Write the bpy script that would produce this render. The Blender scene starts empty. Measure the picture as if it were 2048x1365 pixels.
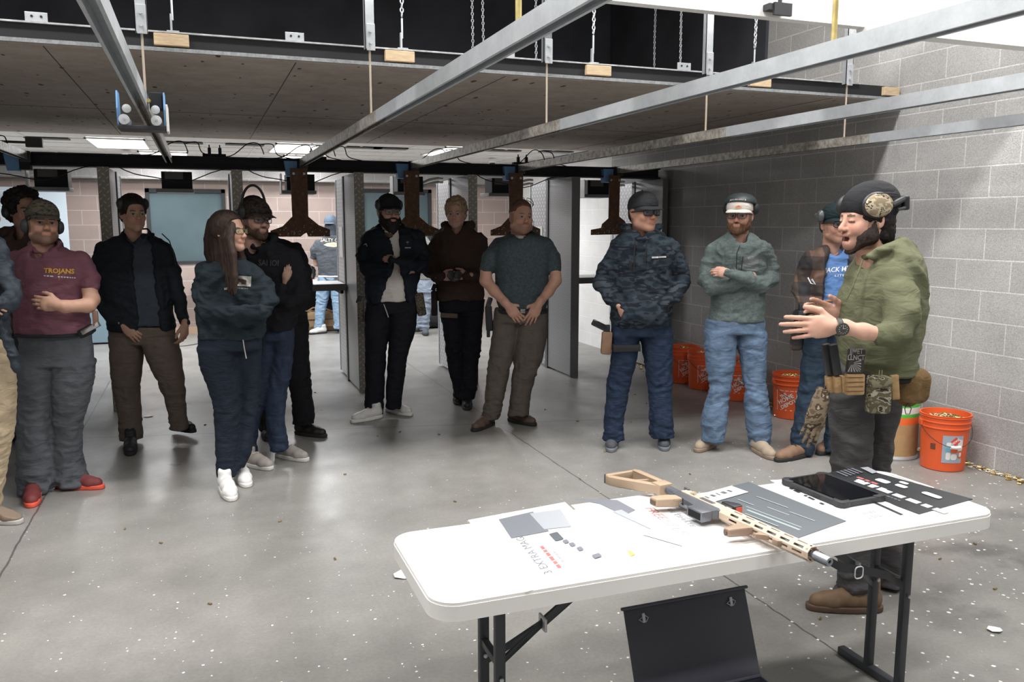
import bpy, bmesh, math, random
import numpy as np
from mathutils import Vector, Matrix
from mathutils.bvhtree import BVHTree
SC = bpy.context.scene
COL = SC.collection
# ---------------------------------------------------------------- camera
FPX = 1650.0; CX = 1024.0; CY = 682.5; HC = 1.62
PIT = math.atan(236/FPX); AZ = math.atan(626*math.cos(PIT)/FPX)
cam_d = bpy.data.cameras.new('camera'); cam = bpy.data.objects.new('camera', cam_d); COL.objects.link(cam)
cam_d.sensor_width = 36; cam_d.lens = FPX/2048*36; cam_d.clip_start = .05; cam_d.clip_end = 100
cam.location = (0, 0, HC); cam.rotation_euler = (math.pi/2-PIT, 0, -AZ)
SC.camera = cam
# ---------------------------------------------------------------- light
w = bpy.data.worlds.new('world'); SC.world = w; w.use_nodes = True
w.node_tree.nodes['Background'].inputs[0].default_value = (.8, .87, 1, 1)
w.node_tree.nodes['Background'].inputs[1].default_value = .03
SC.view_settings.view_transform = 'Standard'; SC.view_settings.look = 'None'
SC.view_settings.gamma = 1; SC.view_settings.use_curve_mapping = False
SC.view_settings.exposure = 0.08
def area(name, loc, sx, sy, power, col=(1, .97, .93), rot=(0, 0, 0)):
    l = bpy.data.lights.new(name, 'AREA'); l.shape = 'RECTANGLE'; l.size = sx; l.size_y = sy
    l.energy = power; l.color = col
    o = bpy.data.objects.new(name, l); o.location = loc; o.rotation_euler = rot; COL.objects.link(o); return o
RANGE_LIGHTS = [(x, 4.02) for x in (-1.2, 1.4, 3.7)] + [(x, 2.4) for x in (-1.2, 1.4, 3.9)] + [(x, .2) for x in (-1.2, 1.4, 3.9)]
for x, y in RANGE_LIGHTS:
    area("range_tube_light", (x, y, 4.33), 1.2, .25, (70 if y > 4 else 82 if y > 2 else 66), (1, .98, .955))
STALL_LIGHTS = [(-.83, 10.95), (1.2, 10.9), (3.2, 10.65), (-.4, 12.25), (1.45, 12.25)]
for x, y in STALL_LIGHTS:
    s = 1.2 if y < 12 else .3
    area('stall_panel_light', (x, y, 2.52), .56, s, 62 if y < 12 else 16, (.97, .98, 1))
# ---------------------------------------------------------------- maths of the picture
nrm = np.array([math.sin(AZ), math.cos(AZ), 0.]); rgt = np.array([math.cos(AZ), -math.sin(AZ), 0.])
fwd = nrm*math.cos(PIT)+np.array([0, 0, -math.sin(PIT)]); upv = np.cross(rgt, fwd)
CP = np.array([0, 0, HC])
def ray(x, y): return fwd+rgt*(x-CX)/FPX-upv*(y-CY)/FPX
def on(x, y, ax, v):
    d = ray(x, y); return CP+d*((v-CP[ax])/d[ax])
def fl(x, y, z=0.): return on(x, y, 2, z)
# ---------------------------------------------------------------- tagging
def tag(o, label=None, cat=None, group=None, kind=None):
    if label: o['label'] = label
    if cat: o['category'] = cat
    if group: o['group'] = group
    if kind: o['kind'] = kind
    return o
def thing(name, label, cat, loc=(0, 0, 0), rz=0, group=None):
    o = bpy.data.objects.new(name, None); COL.objects.link(o); o.empty_display_size = .1
    o.location = loc; o.rotation_euler = (0, 0, rz); return tag(o, label, cat, group)
def struct(o): o['kind'] = 'structure'; return o
# ---------------------------------------------------------------- materials
MATS = {}
def mat(name, col=(.5, .5, .5), rough=.6, metal=0., bump=0., bs=200., var=0., vs=8., spec=.5, emit=None, alpha=1., trans=0., attr=None, coord='Object', bd=.002, stretch=None, fold=0.):
    if name in MATS: return MATS[name]
    m = bpy.data.materials.new(name); m.use_nodes = True; nt = m.node_tree; N = nt.nodes; L = nt.links
    b = N['Principled BSDF']
    b.inputs['Base Color'].default_value = (*col, 1); b.inputs['Roughness'].default_value = rough
    b.inputs['Metallic'].default_value = metal; b.inputs['Specular IOR Level'].default_value = spec
    b.inputs['Alpha'].default_value = alpha; b.inputs['Transmission Weight'].default_value = trans
    if emit: b.inputs['Emission Color'].default_value = (*emit[0], 1); b.inputs['Emission Strength'].default_value = emit[1]
    tc = N.new('ShaderNodeTexCoord'); src = tc.outputs[coord]
    if stretch:
        mp = N.new('ShaderNodeMapping'); mp.inputs['Scale'].default_value = stretch; L.new(src, mp.inputs[0]); src = mp.outputs[0]
    base = None
    if attr:
        a = N.new('ShaderNodeAttribute'); a.attribute_name = attr; base = a.outputs['Color']; L.new(base, b.inputs['Base Color'])
    if var > 0:
        n = N.new('ShaderNodeTexNoise'); n.inputs['Scale'].default_value = vs; n.inputs['Detail'].default_value = 4; L.new(src, n.inputs[0])
        r = N.new('ShaderNodeMapRange'); r.inputs[1].default_value = .3; r.inputs[2].default_value = .7
        r.inputs[3].default_value = 1-var; r.inputs[4].default_value = 1+var; L.new(n.outputs[0], r.inputs[0])
        mx = N.new('ShaderNodeVectorMath'); mx.operation = 'SCALE'
        if base: L.new(base, mx.inputs[0])
        else: mx.inputs[0].default_value = col
        L.new(r.outputs[0], mx.inputs['Scale']); L.new(mx.outputs[0], b.inputs['Base Color'])
    if bump > 0:
        n = N.new('ShaderNodeTexNoise'); n.inputs['Scale'].default_value = bs; n.inputs['Detail'].default_value = 3; L.new(src, n.inputs[0])
        bp = N.new('ShaderNodeBump'); bp.inputs['Strength'].default_value = bump; bp.inputs['Distance'].default_value = bd
        L.new(n.outputs[0], bp.inputs['Height']); L.new(bp.outputs[0], b.inputs['Normal'])
        if fold > 0:
            mp2 = N.new('ShaderNodeMapping'); mp2.inputs['Scale'].default_value = (.7, .7, 1.7); L.new(tc.outputs[coord], mp2.inputs[0])
            n3 = N.new('ShaderNodeTexNoise'); n3.inputs['Scale'].default_value = 13; n3.inputs['Detail'].default_value = 2.5; n3.inputs['Distortion'].default_value = 1.6; L.new(mp2.outputs[0], n3.inputs[0])
            b3 = N.new('ShaderNodeBump'); b3.inputs['Strength'].default_value = fold; b3.inputs['Distance'].default_value = .022
            L.new(n3.outputs[0], b3.inputs['Height']); L.new(bp.outputs[0], b3.inputs['Normal']); L.new(b3.outputs[0], b.inputs['Normal'])
    MATS[name] = m; return m
def ramp(N, pts, interp='LINEAR'):
    r = N.new('ShaderNodeValToRGB'); r.color_ramp.interpolation = interp
    e = r.color_ramp.elements
    while len(e) < len(pts): e.new(.5)
    for i, (p, c) in enumerate(pts): e[i].position = p; e[i].color = (*c, 1) if len(c) == 3 else c
    return r
def blocks(name, c1, c2, mortar, axes='YZ', off=(0, 0), rough=.85, pits=.35, band=None):
    """concrete block wall; axes = which object coordinates run along the course and up"""
    m = bpy.data.materials.new(name); m.use_nodes = True; nt = m.node_tree; N = nt.nodes; L = nt.links; b = N['Principled BSDF']
    b.inputs['Roughness'].default_value = rough; b.inputs['Specular IOR Level'].default_value = .3
    tc = N.new('ShaderNodeTexCoord'); sp = N.new('ShaderNodeSeparateXYZ'); L.new(tc.outputs['Object'], sp.inputs[0])
    cb = N.new('ShaderNodeCombineXYZ'); L.new(sp.outputs[axes[0]], cb.inputs[0]); L.new(sp.outputs[axes[1]], cb.inputs[1])
    mp = N.new('ShaderNodeMapping'); mp.inputs['Location'].default_value = (off[0], off[1], 0); L.new(cb.outputs[0], mp.inputs[0])
    br = N.new('ShaderNodeTexBrick'); L.new(mp.outputs[0], br.inputs[0])
    br.inputs['Color1'].default_value = (*c1, 1); br.inputs['Color2'].default_value = (*c2, 1); br.inputs['Mortar'].default_value = (*mortar, 1)
    br.inputs['Scale'].default_value = 1; br.inputs['Mortar Size'].default_value = .0055; br.inputs['Mortar Smooth'].default_value = .3
    br.inputs['Brick Width'].default_value = .406; br.inputs['Row Height'].default_value = .203; br.inputs['Bias'].default_value = 0
    n = N.new('ShaderNodeTexNoise'); n.inputs['Scale'].default_value = 130; n.inputs['Detail'].default_value = 3; L.new(tc.outputs['Object'], n.inputs[0])
    n2 = N.new('ShaderNodeTexNoise'); n2.inputs['Scale'].default_value = 2.2; n2.inputs['Detail'].default_value = 4; L.new(tc.outputs['Object'], n2.inputs[0])
    r1 = N.new('ShaderNodeMapRange'); r1.inputs[1].default_value = .3; r1.inputs[2].default_value = .7; r1.inputs[3].default_value = 1-pits; r1.inputs[4].default_value = 1+pits*.6; L.new(n.outputs[0], r1.inputs[0])
    r2 = N.new('ShaderNodeMapRange'); r2.inputs[1].default_value = .3; r2.inputs[2].default_value = .7; r2.inputs[3].default_value = .9; r2.inputs[4].default_value = 1.08; L.new(n2.outputs[0], r2.inputs[0])
    mu = N.new('ShaderNodeMath'); mu.operation = 'MULTIPLY'; L.new(r1.outputs[0], mu.inputs[0]); L.new(r2.outputs[0], mu.inputs[1])
    sc = N.new('ShaderNodeVectorMath'); sc.operation = 'SCALE'; L.new(br.outputs['Color'], sc.inputs[0]); L.new(mu.outputs[0], sc.inputs['Scale'])
    L.new(sc.outputs[0], b.inputs['Base Color'])
    bp = N.new('ShaderNodeBump'); bp.inputs['Strength'].default_value = .5; bp.inputs['Distance'].default_value = .004
    ad = N.new('ShaderNodeMath'); ad.operation = 'SUBTRACT'; L.new(n.outputs[0], ad.inputs[0]); L.new(br.outputs['Fac'], ad.inputs[1])
    L.new(ad.outputs[0], bp.inputs['Height']); L.new(bp.outputs[0], b.inputs['Normal'])
    MATS[name] = m; return m
def concrete_floor():
    m = bpy.data.materials.new('concrete_floor'); m.use_nodes = True; nt = m.node_tree; N = nt.nodes; L = nt.links; b = N['Principled BSDF']
    tc = N.new('ShaderNodeTexCoord'); O = tc.outputs['Object']
    def noise(s, d=5, w=None, ro=.6):
        n = N.new('ShaderNodeTexNoise'); n.inputs['Scale'].default_value = s; n.inputs['Detail'].default_value = d; n.inputs['Roughness'].default_value = ro
        L.new(O, n.inputs[0]); return n.outputs[0]
    def mr(a, lo, hi, o0, o1):
        r = N.new('ShaderNodeMapRange'); r.inputs[1].default_value = lo; r.inputs[2].default_value = hi; r.inputs[3].default_value = o0; r.inputs[4].default_value = o1; L.new(a, r.inputs[0]); return r.outputs[0]
    def ma(op, a, c):
        x = N.new('ShaderNodeMath'); x.operation = op
        for i, v in enumerate((a, c)):
            if isinstance(v, (int, float)): x.inputs[i].default_value = v
            elif v is not None: L.new(v, x.inputs[i])
        return x.outputs[0]
    g = ma('MULTIPLY', mr(noise(1.1), .3, .7, .80, 1.12), mr(noise(60, 6, ro=.8), .3, .7, .84, 1.13))
    g = ma('MULTIPLY', g, mr(noise(5, 6), .35, .65, .93, 1.06))
    # joints sawn in the slab
    sp = N.new('ShaderNodeSeparateXYZ'); L.new(O, sp.inputs[0]); X, Y = sp.outputs[0], sp.outputs[1]
    wob = mr(noise(9, 3), .3, .7, -.004, .004)
    def line(e, wd): return mr(ma('ABSOLUTE', ma('ADD', e, wob), None), wd*.5, wd*1.3, .38, 1.)
    j1 = line(ma('SUBTRACT', X, 2.195), .005); j2 = line(ma('ADD', X, .945), .006)
    j3 = line(ma('ADD', ma('SUBTRACT', Y, 6.67), ma('MULTIPLY', X, .215)), .006)
    g = ma('MULTIPLY', g, ma('MULTIPLY', j1, ma('MULTIPLY', j2, j3)))
    st_ = ma('MULTIPLY', mr(noise(2.6, 5), .50, .64, 0, 1), ma('MULTIPLY', mr(X, 2.5, 3.0, 0, 1), mr(Y, 3.6, 3.0, 0, 1)))
    g = ma('MULTIPLY', g, mr(st_, 0, 1, 1, .62))
    sc = N.new('ShaderNodeVectorMath'); sc.operation = 'SCALE'; sc.inputs[0].default_value = (.262, .255, .240); L.new(g, sc.inputs['Scale'])
    # paper chips trodden into the floor
    vo = N.new('ShaderNodeTexVoronoi'); vo.inputs['Scale'].default_value = 30; vo.inputs['Randomness'].default_value = 1; L.new(O, vo.inputs[0])
    vc = N.new('ShaderNodeSeparateColor'); L.new(vo.outputs['Color'], vc.inputs[0])
    size = mr(vc.outputs[0], .45, 1., .0, .22)
    dist = ma('ADD', vo.outputs['Distance'], mr(noise(70, 3), .3, .7, -.09, .09))
    near = mr(ma('SUBTRACT', Y, 0.), 3.0, 6.6, 1, .15)
    rside = mr(X, .6, 3.4, .75, 1.25)
    fl_ = ma('LESS_THAN', dist, ma('MULTIPLY', size, ma('MULTIPLY', near, rside)))
    mx = N.new('ShaderNodeMix'); mx.data_type = 'RGBA'; L.new(fl_, mx.inputs[0]); L.new(sc.outputs[0], mx.inputs[6]); mx.inputs[7].default_value = (.78, .77, .74, 1)
    L.new(mx.outputs[2], b.inputs['Base Color'])
    L.new(ma('MAXIMUM', mr(noise(3, 6), .3, .7, .27, .46), fl_), b.inputs['Roughness'])
    b.inputs['Specular IOR Level'].default_value = .5
    bp = N.new('ShaderNodeBump'); bp.inputs['Strength'].default_value = .25; bp.inputs['Distance'].default_value = .002
    L.new(ma('ADD', noise(60, 6, ro=.8), ma('MULTIPLY', j1, ma('MULTIPLY', j2, j3))), bp.inputs['Height']); L.new(bp.outputs[0], b.inputs['Normal'])
    MATS['concrete_floor'] = m; return m
def speckled(name, c0, c1, scale, lo, hi, rough=.7, metal=0., bump=.2):
    m = bpy.data.materials.new(name); m.use_nodes = True; nt = m.node_tree; N = nt.nodes; L = nt.links; b = N['Principled BSDF']
    tc = N.new('ShaderNodeTexCoord'); n = N.new('ShaderNodeTexNoise'); n.inputs['Scale'].default_value = scale; n.inputs['Detail'].default_value = 6; n.inputs['Roughness'].default_value = .75
    L.new(tc.outputs['Object'], n.inputs[0]); r = ramp(N, [(lo, c0), (hi, c1)]); L.new(n.outputs[0], r.inputs[0]); L.new(r.outputs[0], b.inputs['Base Color'])
    b.inputs['Roughness'].default_value = rough; b.inputs['Metallic'].default_value = metal
    bp = N.new('ShaderNodeBump'); bp.inputs['Strength'].default_value = bump; bp.inputs['Distance'].default_value = .002; L.new(n.outputs[0], bp.inputs['Height']); L.new(bp.outputs[0], b.inputs['Normal'])
    MATS[name] = m; return m
def diamond_plate(name, col, sc, axes='YZ', strength=1.):
    m = bpy.data.materials.new(name); m.use_nodes = True; nt = m.node_tree; N = nt.nodes; L = nt.links; b = N['Principled BSDF']
    b.inputs['Metallic'].default_value = .4; b.inputs['Roughness'].default_value = .4; b.inputs['Base Color'].default_value = (*col, 1)
    tc = N.new('ShaderNodeTexCoord'); sp = N.new('ShaderNodeSeparateXYZ'); L.new(tc.outputs['Object'], sp.inputs[0])
    def ma(op, a, c):
        x = N.new('ShaderNodeMath'); x.operation = op
        for i, v in enumerate((a, c)):
            if isinstance(v, (int, float)): x.inputs[i].default_value = v
            elif v is not None: L.new(v, x.inputs[i])
        return x.outputs[0]
    u = ma('MULTIPLY', sp.outputs[axes[0]], sc); v = ma('MULTIPLY', sp.outputs[axes[1]], sc)
    p = ma('ADD', u, v); q = ma('SUBTRACT', u, v)
    par = ma('MODULO', ma('ADD', ma('FLOOR', p, None), ma('ADD', ma('FLOOR', q, None), 1000.)), 2.)
    fp = ma('ABSOLUTE', ma('SUBTRACT', ma('FRACT', p, None), .5), None); fq = ma('ABSOLUTE', ma('SUBTRACT', ma('FRACT', q, None), .5), None)
    def lug(a, c): return ma('LESS_THAN', ma('ADD', ma('MULTIPLY', a, 4.2), c), .42)
    h = ma('ADD', ma('MULTIPLY', par, lug(fp, fq)), ma('MULTIPLY', ma('SUBTRACT', 1., par), lug(fq, fp)))
    mc_ = N.new('ShaderNodeMix'); mc_.data_type = 'RGBA'; L.new(h, mc_.inputs[0]); mc_.inputs[6].default_value = (*[c*.55 for c in col], 1); mc_.inputs[7].default_value = (*[min(1, c*1.25) for c in col], 1); L.new(mc_.outputs[2], b.inputs['Base Color'])  # raised lugs painted brighter, ground darker, to stand for the relief's light
    bp = N.new('ShaderNodeBump'); bp.inputs['Strength'].default_value = strength; bp.inputs['Distance'].default_value = .003; L.new(h, bp.inputs['Height']); L.new(bp.outputs[0], b.inputs['Normal'])
    MATS[name] = m; return m
# ---------------------------------------------------------------- mesh helpers
def link(name, bm, m, parent=None, smooth=False):
    me = bpy.data.meshes.new(name); bmesh.ops.recalc_face_normals(bm, faces=bm.faces[:]); bm.to_mesh(me); bm.free()
    for x in (m if isinstance(m, (list, tuple)) else [m]): me.materials.append(x)
    if smooth:
        for p in me.polygons: p.use_smooth = True
        me.set_sharp_from_angle(angle=math.radians(38))
    o = bpy.data.objects.new(name, me); COL.objects.link(o)
    if parent: o.parent = parent
    return o
def box(bm, c, s, R=None, bev=0., mi=0):
    b2 = bmesh.new() if bev > 0 else bm
    M = Matrix.Translation(Vector(c)) @ (R.to_4x4() if R else Matrix.Identity(4)) @ Matrix.Diagonal((*s, 1))
    g = bmesh.ops.create_cube(b2, size=1, matrix=M)
    fs = set(f for v in g['verts'] for f in v.link_faces)
    for f in fs: f.material_index = mi
    if bev > 0:
        bmesh.ops.bevel(b2, geom=b2.edges[:]+b2.verts[:], offset=bev, segments=2, profile=.5, affect='EDGES', clamp_overlap=True)
        for f in b2.faces: f.material_index = mi
        merge(bm, b2)
def merge(bm, b2):
    me = bpy.data.meshes.new('tmp'); b2.to_mesh(me); b2.free(); bm.from_mesh(me); bpy.data.meshes.remove(me)
def bb(bm, lo, hi, bev=0., mi=0):
    lo = Vector(lo); hi = Vector(hi); box(bm, (lo+hi)/2, hi-lo, None, bev, mi)
def frame_from(d):
    d = Vector(d).normalized(); a = Vector((0, 0, 1)) if abs(d.z) < .9 else Vector((1, 0, 0))
    x = a.cross(d).normalized(); y = d.cross(x); return x, y, d
def tube(bm, pts, r, n=8, closed=False, mi=0, flat=1.):
    pts = [Vector(p) for p in pts]; rings = []; m = len(pts)
    px = None
    for i, p in enumerate(pts):
        a = pts[i-1] if (i > 0 or closed) else p; c = pts[(i+1) % m] if (i < m-1 or closed) else p
        d = (c-a).normalized()
        if px is None: x, y, _ = frame_from(d)
        else:
            x = (px-d*px.dot(d))
            if x.length < 1e-5: x, y, _ = frame_from(d)
            x.normalize(); y = d.cross(x)
        px = x; rr = r[i] if isinstance(r, (list, tuple)) else r
        rings.append([bm.verts.new(p+(x*math.cos(2*math.pi*k/n)+y*math.sin(2*math.pi*k/n)*flat)*rr) for k in range(n)])
    for i in range(m if closed else m-1):
        A, B = rings[i], rings[(i+1) % m]
        for k in range(n):
            f = bm.faces.new((A[k], A[(k+1) % n], B[(k+1) % n], B[k])); f.material_index = mi
    if not closed:
        for A in (rings[0][::-1], rings[-1]):
            f = bm.faces.new(A); f.material_index = mi
def lathe(bm, prof, n=32, c=(0, 0, 0), axis='Z', mi=0, R=None):
    c = Vector(c); rings = []
    def P(r, z, a):
        v = Vector((r*math.cos(a), r*math.sin(a), z))
        if axis == 'X': v = Vector((v.z, v.x, v.y))
        if axis == 'Y': v = Vector((v.y, v.z, v.x))
        if R: v = R @ v
        return v+c
    for r, z in prof:
        rings.append([bm.verts.new(P(max(r, 1e-5), z, 2*math.pi*k/n)) for k in range(n)])
    for A, B in zip(rings, rings[1:]):
        for k in range(n):
            f = bm.faces.new((A[k], A[(k+1) % n], B[(k+1) % n], B[k])); f.material_index = mi
    for A in (rings[0][::-1], rings[-1]):
        f = bm.faces.new(A); f.material_index = mi
def prism(bm, pts, t, M=None, mi=0, bev=0.):
    """outline in local xy, thickness t along z (0..t), M 4x4"""
    b2 = bmesh.new(); lo = [b2.verts.new((x, y, 0)) for x, y in pts]; hi = [b2.verts.new((x, y, t)) for x, y in pts]
    b2.faces.new(lo[::-1]); b2.faces.new(hi)
    for i in range(len(pts)): b2.faces.new((lo[i], lo[(i+1) % len(pts)], hi[(i+1) % len(pts)], hi[i]))
    if bev: bmesh.ops.bevel(b2, geom=b2.edges[:], offset=bev, segments=2, profile=.5, affect='EDGES', clamp_overlap=True)
    if M: b2.transform(M)
    for f in b2.faces: f.material_index = mi
    merge(bm, b2)
def rrect(w, h, r, n=6, c=(0, 0)):
    o = []
    for sx, sy, a0 in ((1, 1, 0), (-1, 1, 90), (-1, -1, 180), (1, -1, 270)):
        for k in range(n+1):
            a = math.radians(a0+90*k/n); o.append((c[0]+sx*(w/2-r)+r*math.cos(a), c[1]+sy*(h/2-r)+r*math.sin(a)))
    return o
def copy_tree(o, parent=None):
    c = o.copy(); COL.objects.link(c); c.parent = parent
    for ch in list(o.children): copy_tree(ch, c)
    return c
def text_mesh(s, size=1., shear=0., bold=0.):
    cu = bpy.data.curves.new('txt', 'FONT'); cu.body = s; cu.size = size; cu.align_x = 'CENTER'; cu.align_y = 'CENTER'; cu.shear = shear; cu.offset = bold; cu.resolution_u = 2
    o = bpy.data.objects.new('txt', cu); COL.objects.link(o)
    dg = bpy.context.evaluated_depsgraph_get(); me = bpy.data.meshes.new_from_object(o.evaluated_get(dg)); bpy.data.objects.remove(o); bpy.data.curves.remove(cu)
    bm = bmesh.new(); bm.from_mesh(me); bpy.data.meshes.remove(me)
    bmesh.ops.triangulate(bm, faces=bm.faces[:])
    return bm
# ================================================================ THE SETTING
M_range = blocks('range_block', (.44, .435, .43), (.395, .39, .385), (.60, .595, .585), 'YZ', (0.05, .040), pits=.22)
M_stall = blocks('stall_block', (.40, .315, .28), (.36, .285, .255), (.52, .47, .44), 'XZ', (.1, .03), pits=.12)
M_white = blocks('white_block', (.70, .69, .67), (.67, .66, .65), (.76, .75, .74), 'YZ', (.1, .03), pits=.06)
M_grey_soffit = blocks('soffit_block', (.33, .32, .31), (.27, .26, .255), (.40, .39, .38), 'XZ', (.1, .18), pits=.2)
M_black = mat('black_paint', (.012, .013, .016), .7)
M_darkceil = mat('dark_ceiling_paint', (.040, .043, .052), .85, var=.3, vs=2)
M_ply = speckled('weathered_panel', (.30, .25, .21), (.40, .35, .305), 5, .3, .6, .85)
def pocks(m, sc=3.2, thr=.10):
    nt = m.node_tree; N = nt.nodes; L = nt.links; b = N['Principled BSDF']; old = b.inputs['Base Color'].links[0].from_socket
    tc = N['Texture Coordinate']; mp = N.new('ShaderNodeMapping'); mp.inputs['Scale'].default_value = (1.4, .55, 1); L.new(tc.outputs['Object'], mp.inputs[0])
    vo = N.new('ShaderNodeTexVoronoi'); vo.inputs['Scale'].default_value = sc*3; L.new(mp.outputs[0], vo.inputs[0]); sc_ = N.new('ShaderNodeSeparateColor'); L.new(vo.outputs['Color'], sc_.inputs[0])
    n = N.new('ShaderNodeTexNoise'); n.inputs['Scale'].default_value = 60; L.new(tc.outputs['Object'], n.inputs[0]); a = N.new('ShaderNodeMath'); a.operation = 'MULTIPLY_ADD'; L.new(n.outputs[0], a.inputs[0]); a.inputs[1].default_value = .16; L.new(vo.outputs['Distance'], a.inputs[2])
    mu = N.new('ShaderNodeMath'); mu.operation = 'MULTIPLY'; L.new(sc_.outputs[0], mu.inputs[0]); mu.inputs[1].default_value = thr*2.9
    lt = N.new('ShaderNodeMath'); lt.operation = 'LESS_THAN'; L.new(a.outputs[0], lt.inputs[0]); L.new(mu.outputs[0], lt.inputs[1])
    mx = N.new('ShaderNodeMix'); mx.data_type = 'RGBA'; L.new(lt.outputs[0], mx.inputs[0]); L.new(old, mx.inputs[6]); mx.inputs[7].default_value = (.07, .05, .04, 1); L.new(mx.outputs[2], b.inputs['Base Color'])
pocks(M_ply)
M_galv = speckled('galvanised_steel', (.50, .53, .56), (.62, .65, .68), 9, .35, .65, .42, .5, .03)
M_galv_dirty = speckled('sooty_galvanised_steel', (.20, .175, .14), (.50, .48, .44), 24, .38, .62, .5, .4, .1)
M_tile = mat('ceiling_tile', (.86, .84, .81), .9, var=.06, vs=30)
M_wood = mat('pine_wood', (.62, .47, .30), .7, var=.15, vs=20, stretch=(1, 8, 8))
M_white_paint = mat('white_paint', (.80, .79, .76), .55, var=.04, vs=5)
M_steel_dark = mat('dark_steel', (.05, .05, .055), .45, .5)
XL, XR, YN, YB, YS, ZC = -2.6, 4.82, -4., 13.0, 9.32, 4.6
bm = bmesh.new(); bb(bm, (XL-.2, YN, -.12), (XR+.2, YB+.2, 0)); struct(link('floor', bm, concrete_floor()))
bm = bmesh.new(); bb(bm, (XR, YN, 0), (XR+.2, YS, ZC)); struct(link('wall_right', bm, M_range))
bm = bmesh.new(); bb(bm, (XR, YS, 0), (XR+.2, 10.42, 2.55)); bb(bm, (XR, 11.4, 0), (XR+.2, YB, 2.55)); bb(bm, (XR, 10.42, 2.28), (XR+.2, 11.4, 2.55)); struct(link('wall_right_stalls', bm, M_white))
bm = bmesh.new(); bb(bm, (XL-.2, YN, 0), (XL, 9.4, ZC)); struct(link('wall_left', bm, M_range))
bm = bmesh.new(); bb(bm, (XL-.2, 9.4, 0), (XL, 11.3, 2.55)); bb(bm, (XL-.2, 12.3, 0), (XL, YB, 2.55)); bb(bm, (XL-.2, 11.3, 2.1), (XL, 12.3, 2.55)); struct(link('wall_left_stalls', bm, M_white))
bm = bmesh.new()
W1 = (-.70, .38, 1.03, 2.11); W2 = (2.36, 3.50, 1.03, 2.15)
xs = [XL, W1[0], W1[1], W2[0], W2[1], XR]
for a, c in ((0, 1), (2, 3), (4, 5)): bb(bm, (xs[a], YB, 0), (xs[c], YB+.2, 2.55))
for q in (W1, W2): bb(bm, (q[0], YB, 0), (q[1], YB+.2, q[2])); bb(bm, (q[0], YB, q[3]), (q[1], YB+.2, 2.55))
struct(link('wall_back', bm, M_stall))
bm = bmesh.new(); bb(bm, (XL, 12.72, 2.23), (XR, 12.995, 2.55)); struct(link('trim_1', bm, M_grey_soffit))
bm = bmesh.new(); bb(bm, (XL-.2, YN-.2, 0), (XR+.2, YN, ZC)); struct(link('wall_front', bm, M_range))
bm = bmesh.new(); bb(bm, (XL-.2, YN-.2, ZC), (XR+.2, 9.55, ZC+.12))
for y in np.arange(4.6, 9.4, .8): bb(bm, (XL, y, ZC-.22), (XR, y+.09, ZC))
struct(link('ceiling', bm, M_darkceil))
bm = bmesh.new(); bb(bm, (XL, YS+.05, 2.6), (XR, YS+.2, ZC)); struct(link('wall_bulkhead', bm, M_darkceil))
bm = bmesh.new(); bb(bm, (XR-.03, 6.35, 2.62), (XR-.001, YS, ZC)); struct(link('trim_2', bm, M_darkceil))  # dark panel added so the upper wall turns black farther back
bm = bmesh.new()
bb(bm, (XL, YS-.02, 2.56), (XR, YB, 2.60))
for i, y in enumerate(np.arange(9.33, 13, .61)): bb(bm, (XL, y-.01, 2.553), (XR, y+.01, 2.561))
for x in np.arange(-2.35, 4.8, .61): bb(bm, (x-.01, 9.33, 2.553), (x+.01, YB, 2.561))
struct(link('ceiling_stalls', bm, M_tile))
# windows in the back wall
M_glass_teal = mat('teal_window_glass', (.085, .12, .13), .12, spec=.6, var=.08, vs=3)
for i, q in enumerate((W1, W2)):
    bm = bmesh.new(); t = .055
    bb(bm, (q[0], 12.975, q[2]), (q[0]+t, 13.06, q[3])); bb(bm, (q[1]-t, 12.975, q[2]), (q[1], 13.06, q[3]))
    bb(bm, (q[0], 12.975, q[2]), (q[1], 13.06, q[2]+.04)); bb(bm, (q[0], 12.975, q[3]-t), (q[1], 13.06, q[3]))
    f = link('window_%d' % (i+1), bm, mat('dark_window_frame', (.018, .019, .021), .7)); struct(f)
    bm = bmesh.new(); bb(bm, (q[0]+t, 13.01, q[2]+.04), (q[1]-t, 13.03, q[3]-t)); link('pane', bm, M_glass_teal, f)
# doors
bm = bmesh.new(); bb(bm, (XR+.02, 10.46, 0.01), (XR+.06, 11.36, 2.08)); d1 = struct(link('door_1', bm, mat('white_door', (.86, .87, .87), .4)))
bm = bmesh.new(); bb(bm, (XR-.005, 10.40, 0), (XR+.1, 10.46, 2.26)); bb(bm, (XR-.005, 11.36, 0), (XR+.1, 11.42, 2.26)); bb(bm, (XR-.005, 10.46, 2.2), (XR+.1, 11.36, 2.26)); bb(bm, (XR-.005, 10.46, 2.08), (XR+.1, 11.36, 2.12)); link('door_frame', bm, mat('dark_window_frame'), d1)
bm = bmesh.new(); bb(bm, (XR+.01, 10.46, 2.12), (XR+.03, 11.36, 2.2)); link('transom_pane', bm, M_glass_teal, d1)
bm = bmesh.new(); tube(bm, [(XR-.0, 11.25, 1.0), (XR-.05, 11.25, 1.0), (XR-.05, 11.13, 1.0)], .012); link('door_handle', bm, M_galv, d1)
bm = bmesh.new(); bb(bm, (-2.56, 12.33, .01), (-1.62, 12.375, 2.08)); d2 = struct(link('door_2', bm, mat('pale_blue_door', (.50, .58, .64), .4)))
bm = bmesh.new(); bb(bm, (XL, 11.24, 0), (XL+.05, 11.32, 2.16)); bb(bm, (XL, 12.26, 0), (XL+.05, 12.34, 2.16)); bb(bm, (XL, 11.3, 2.08), (XL+.05, 12.3, 2.16)); link('door_frame', bm, M_white_paint, d2)
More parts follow.
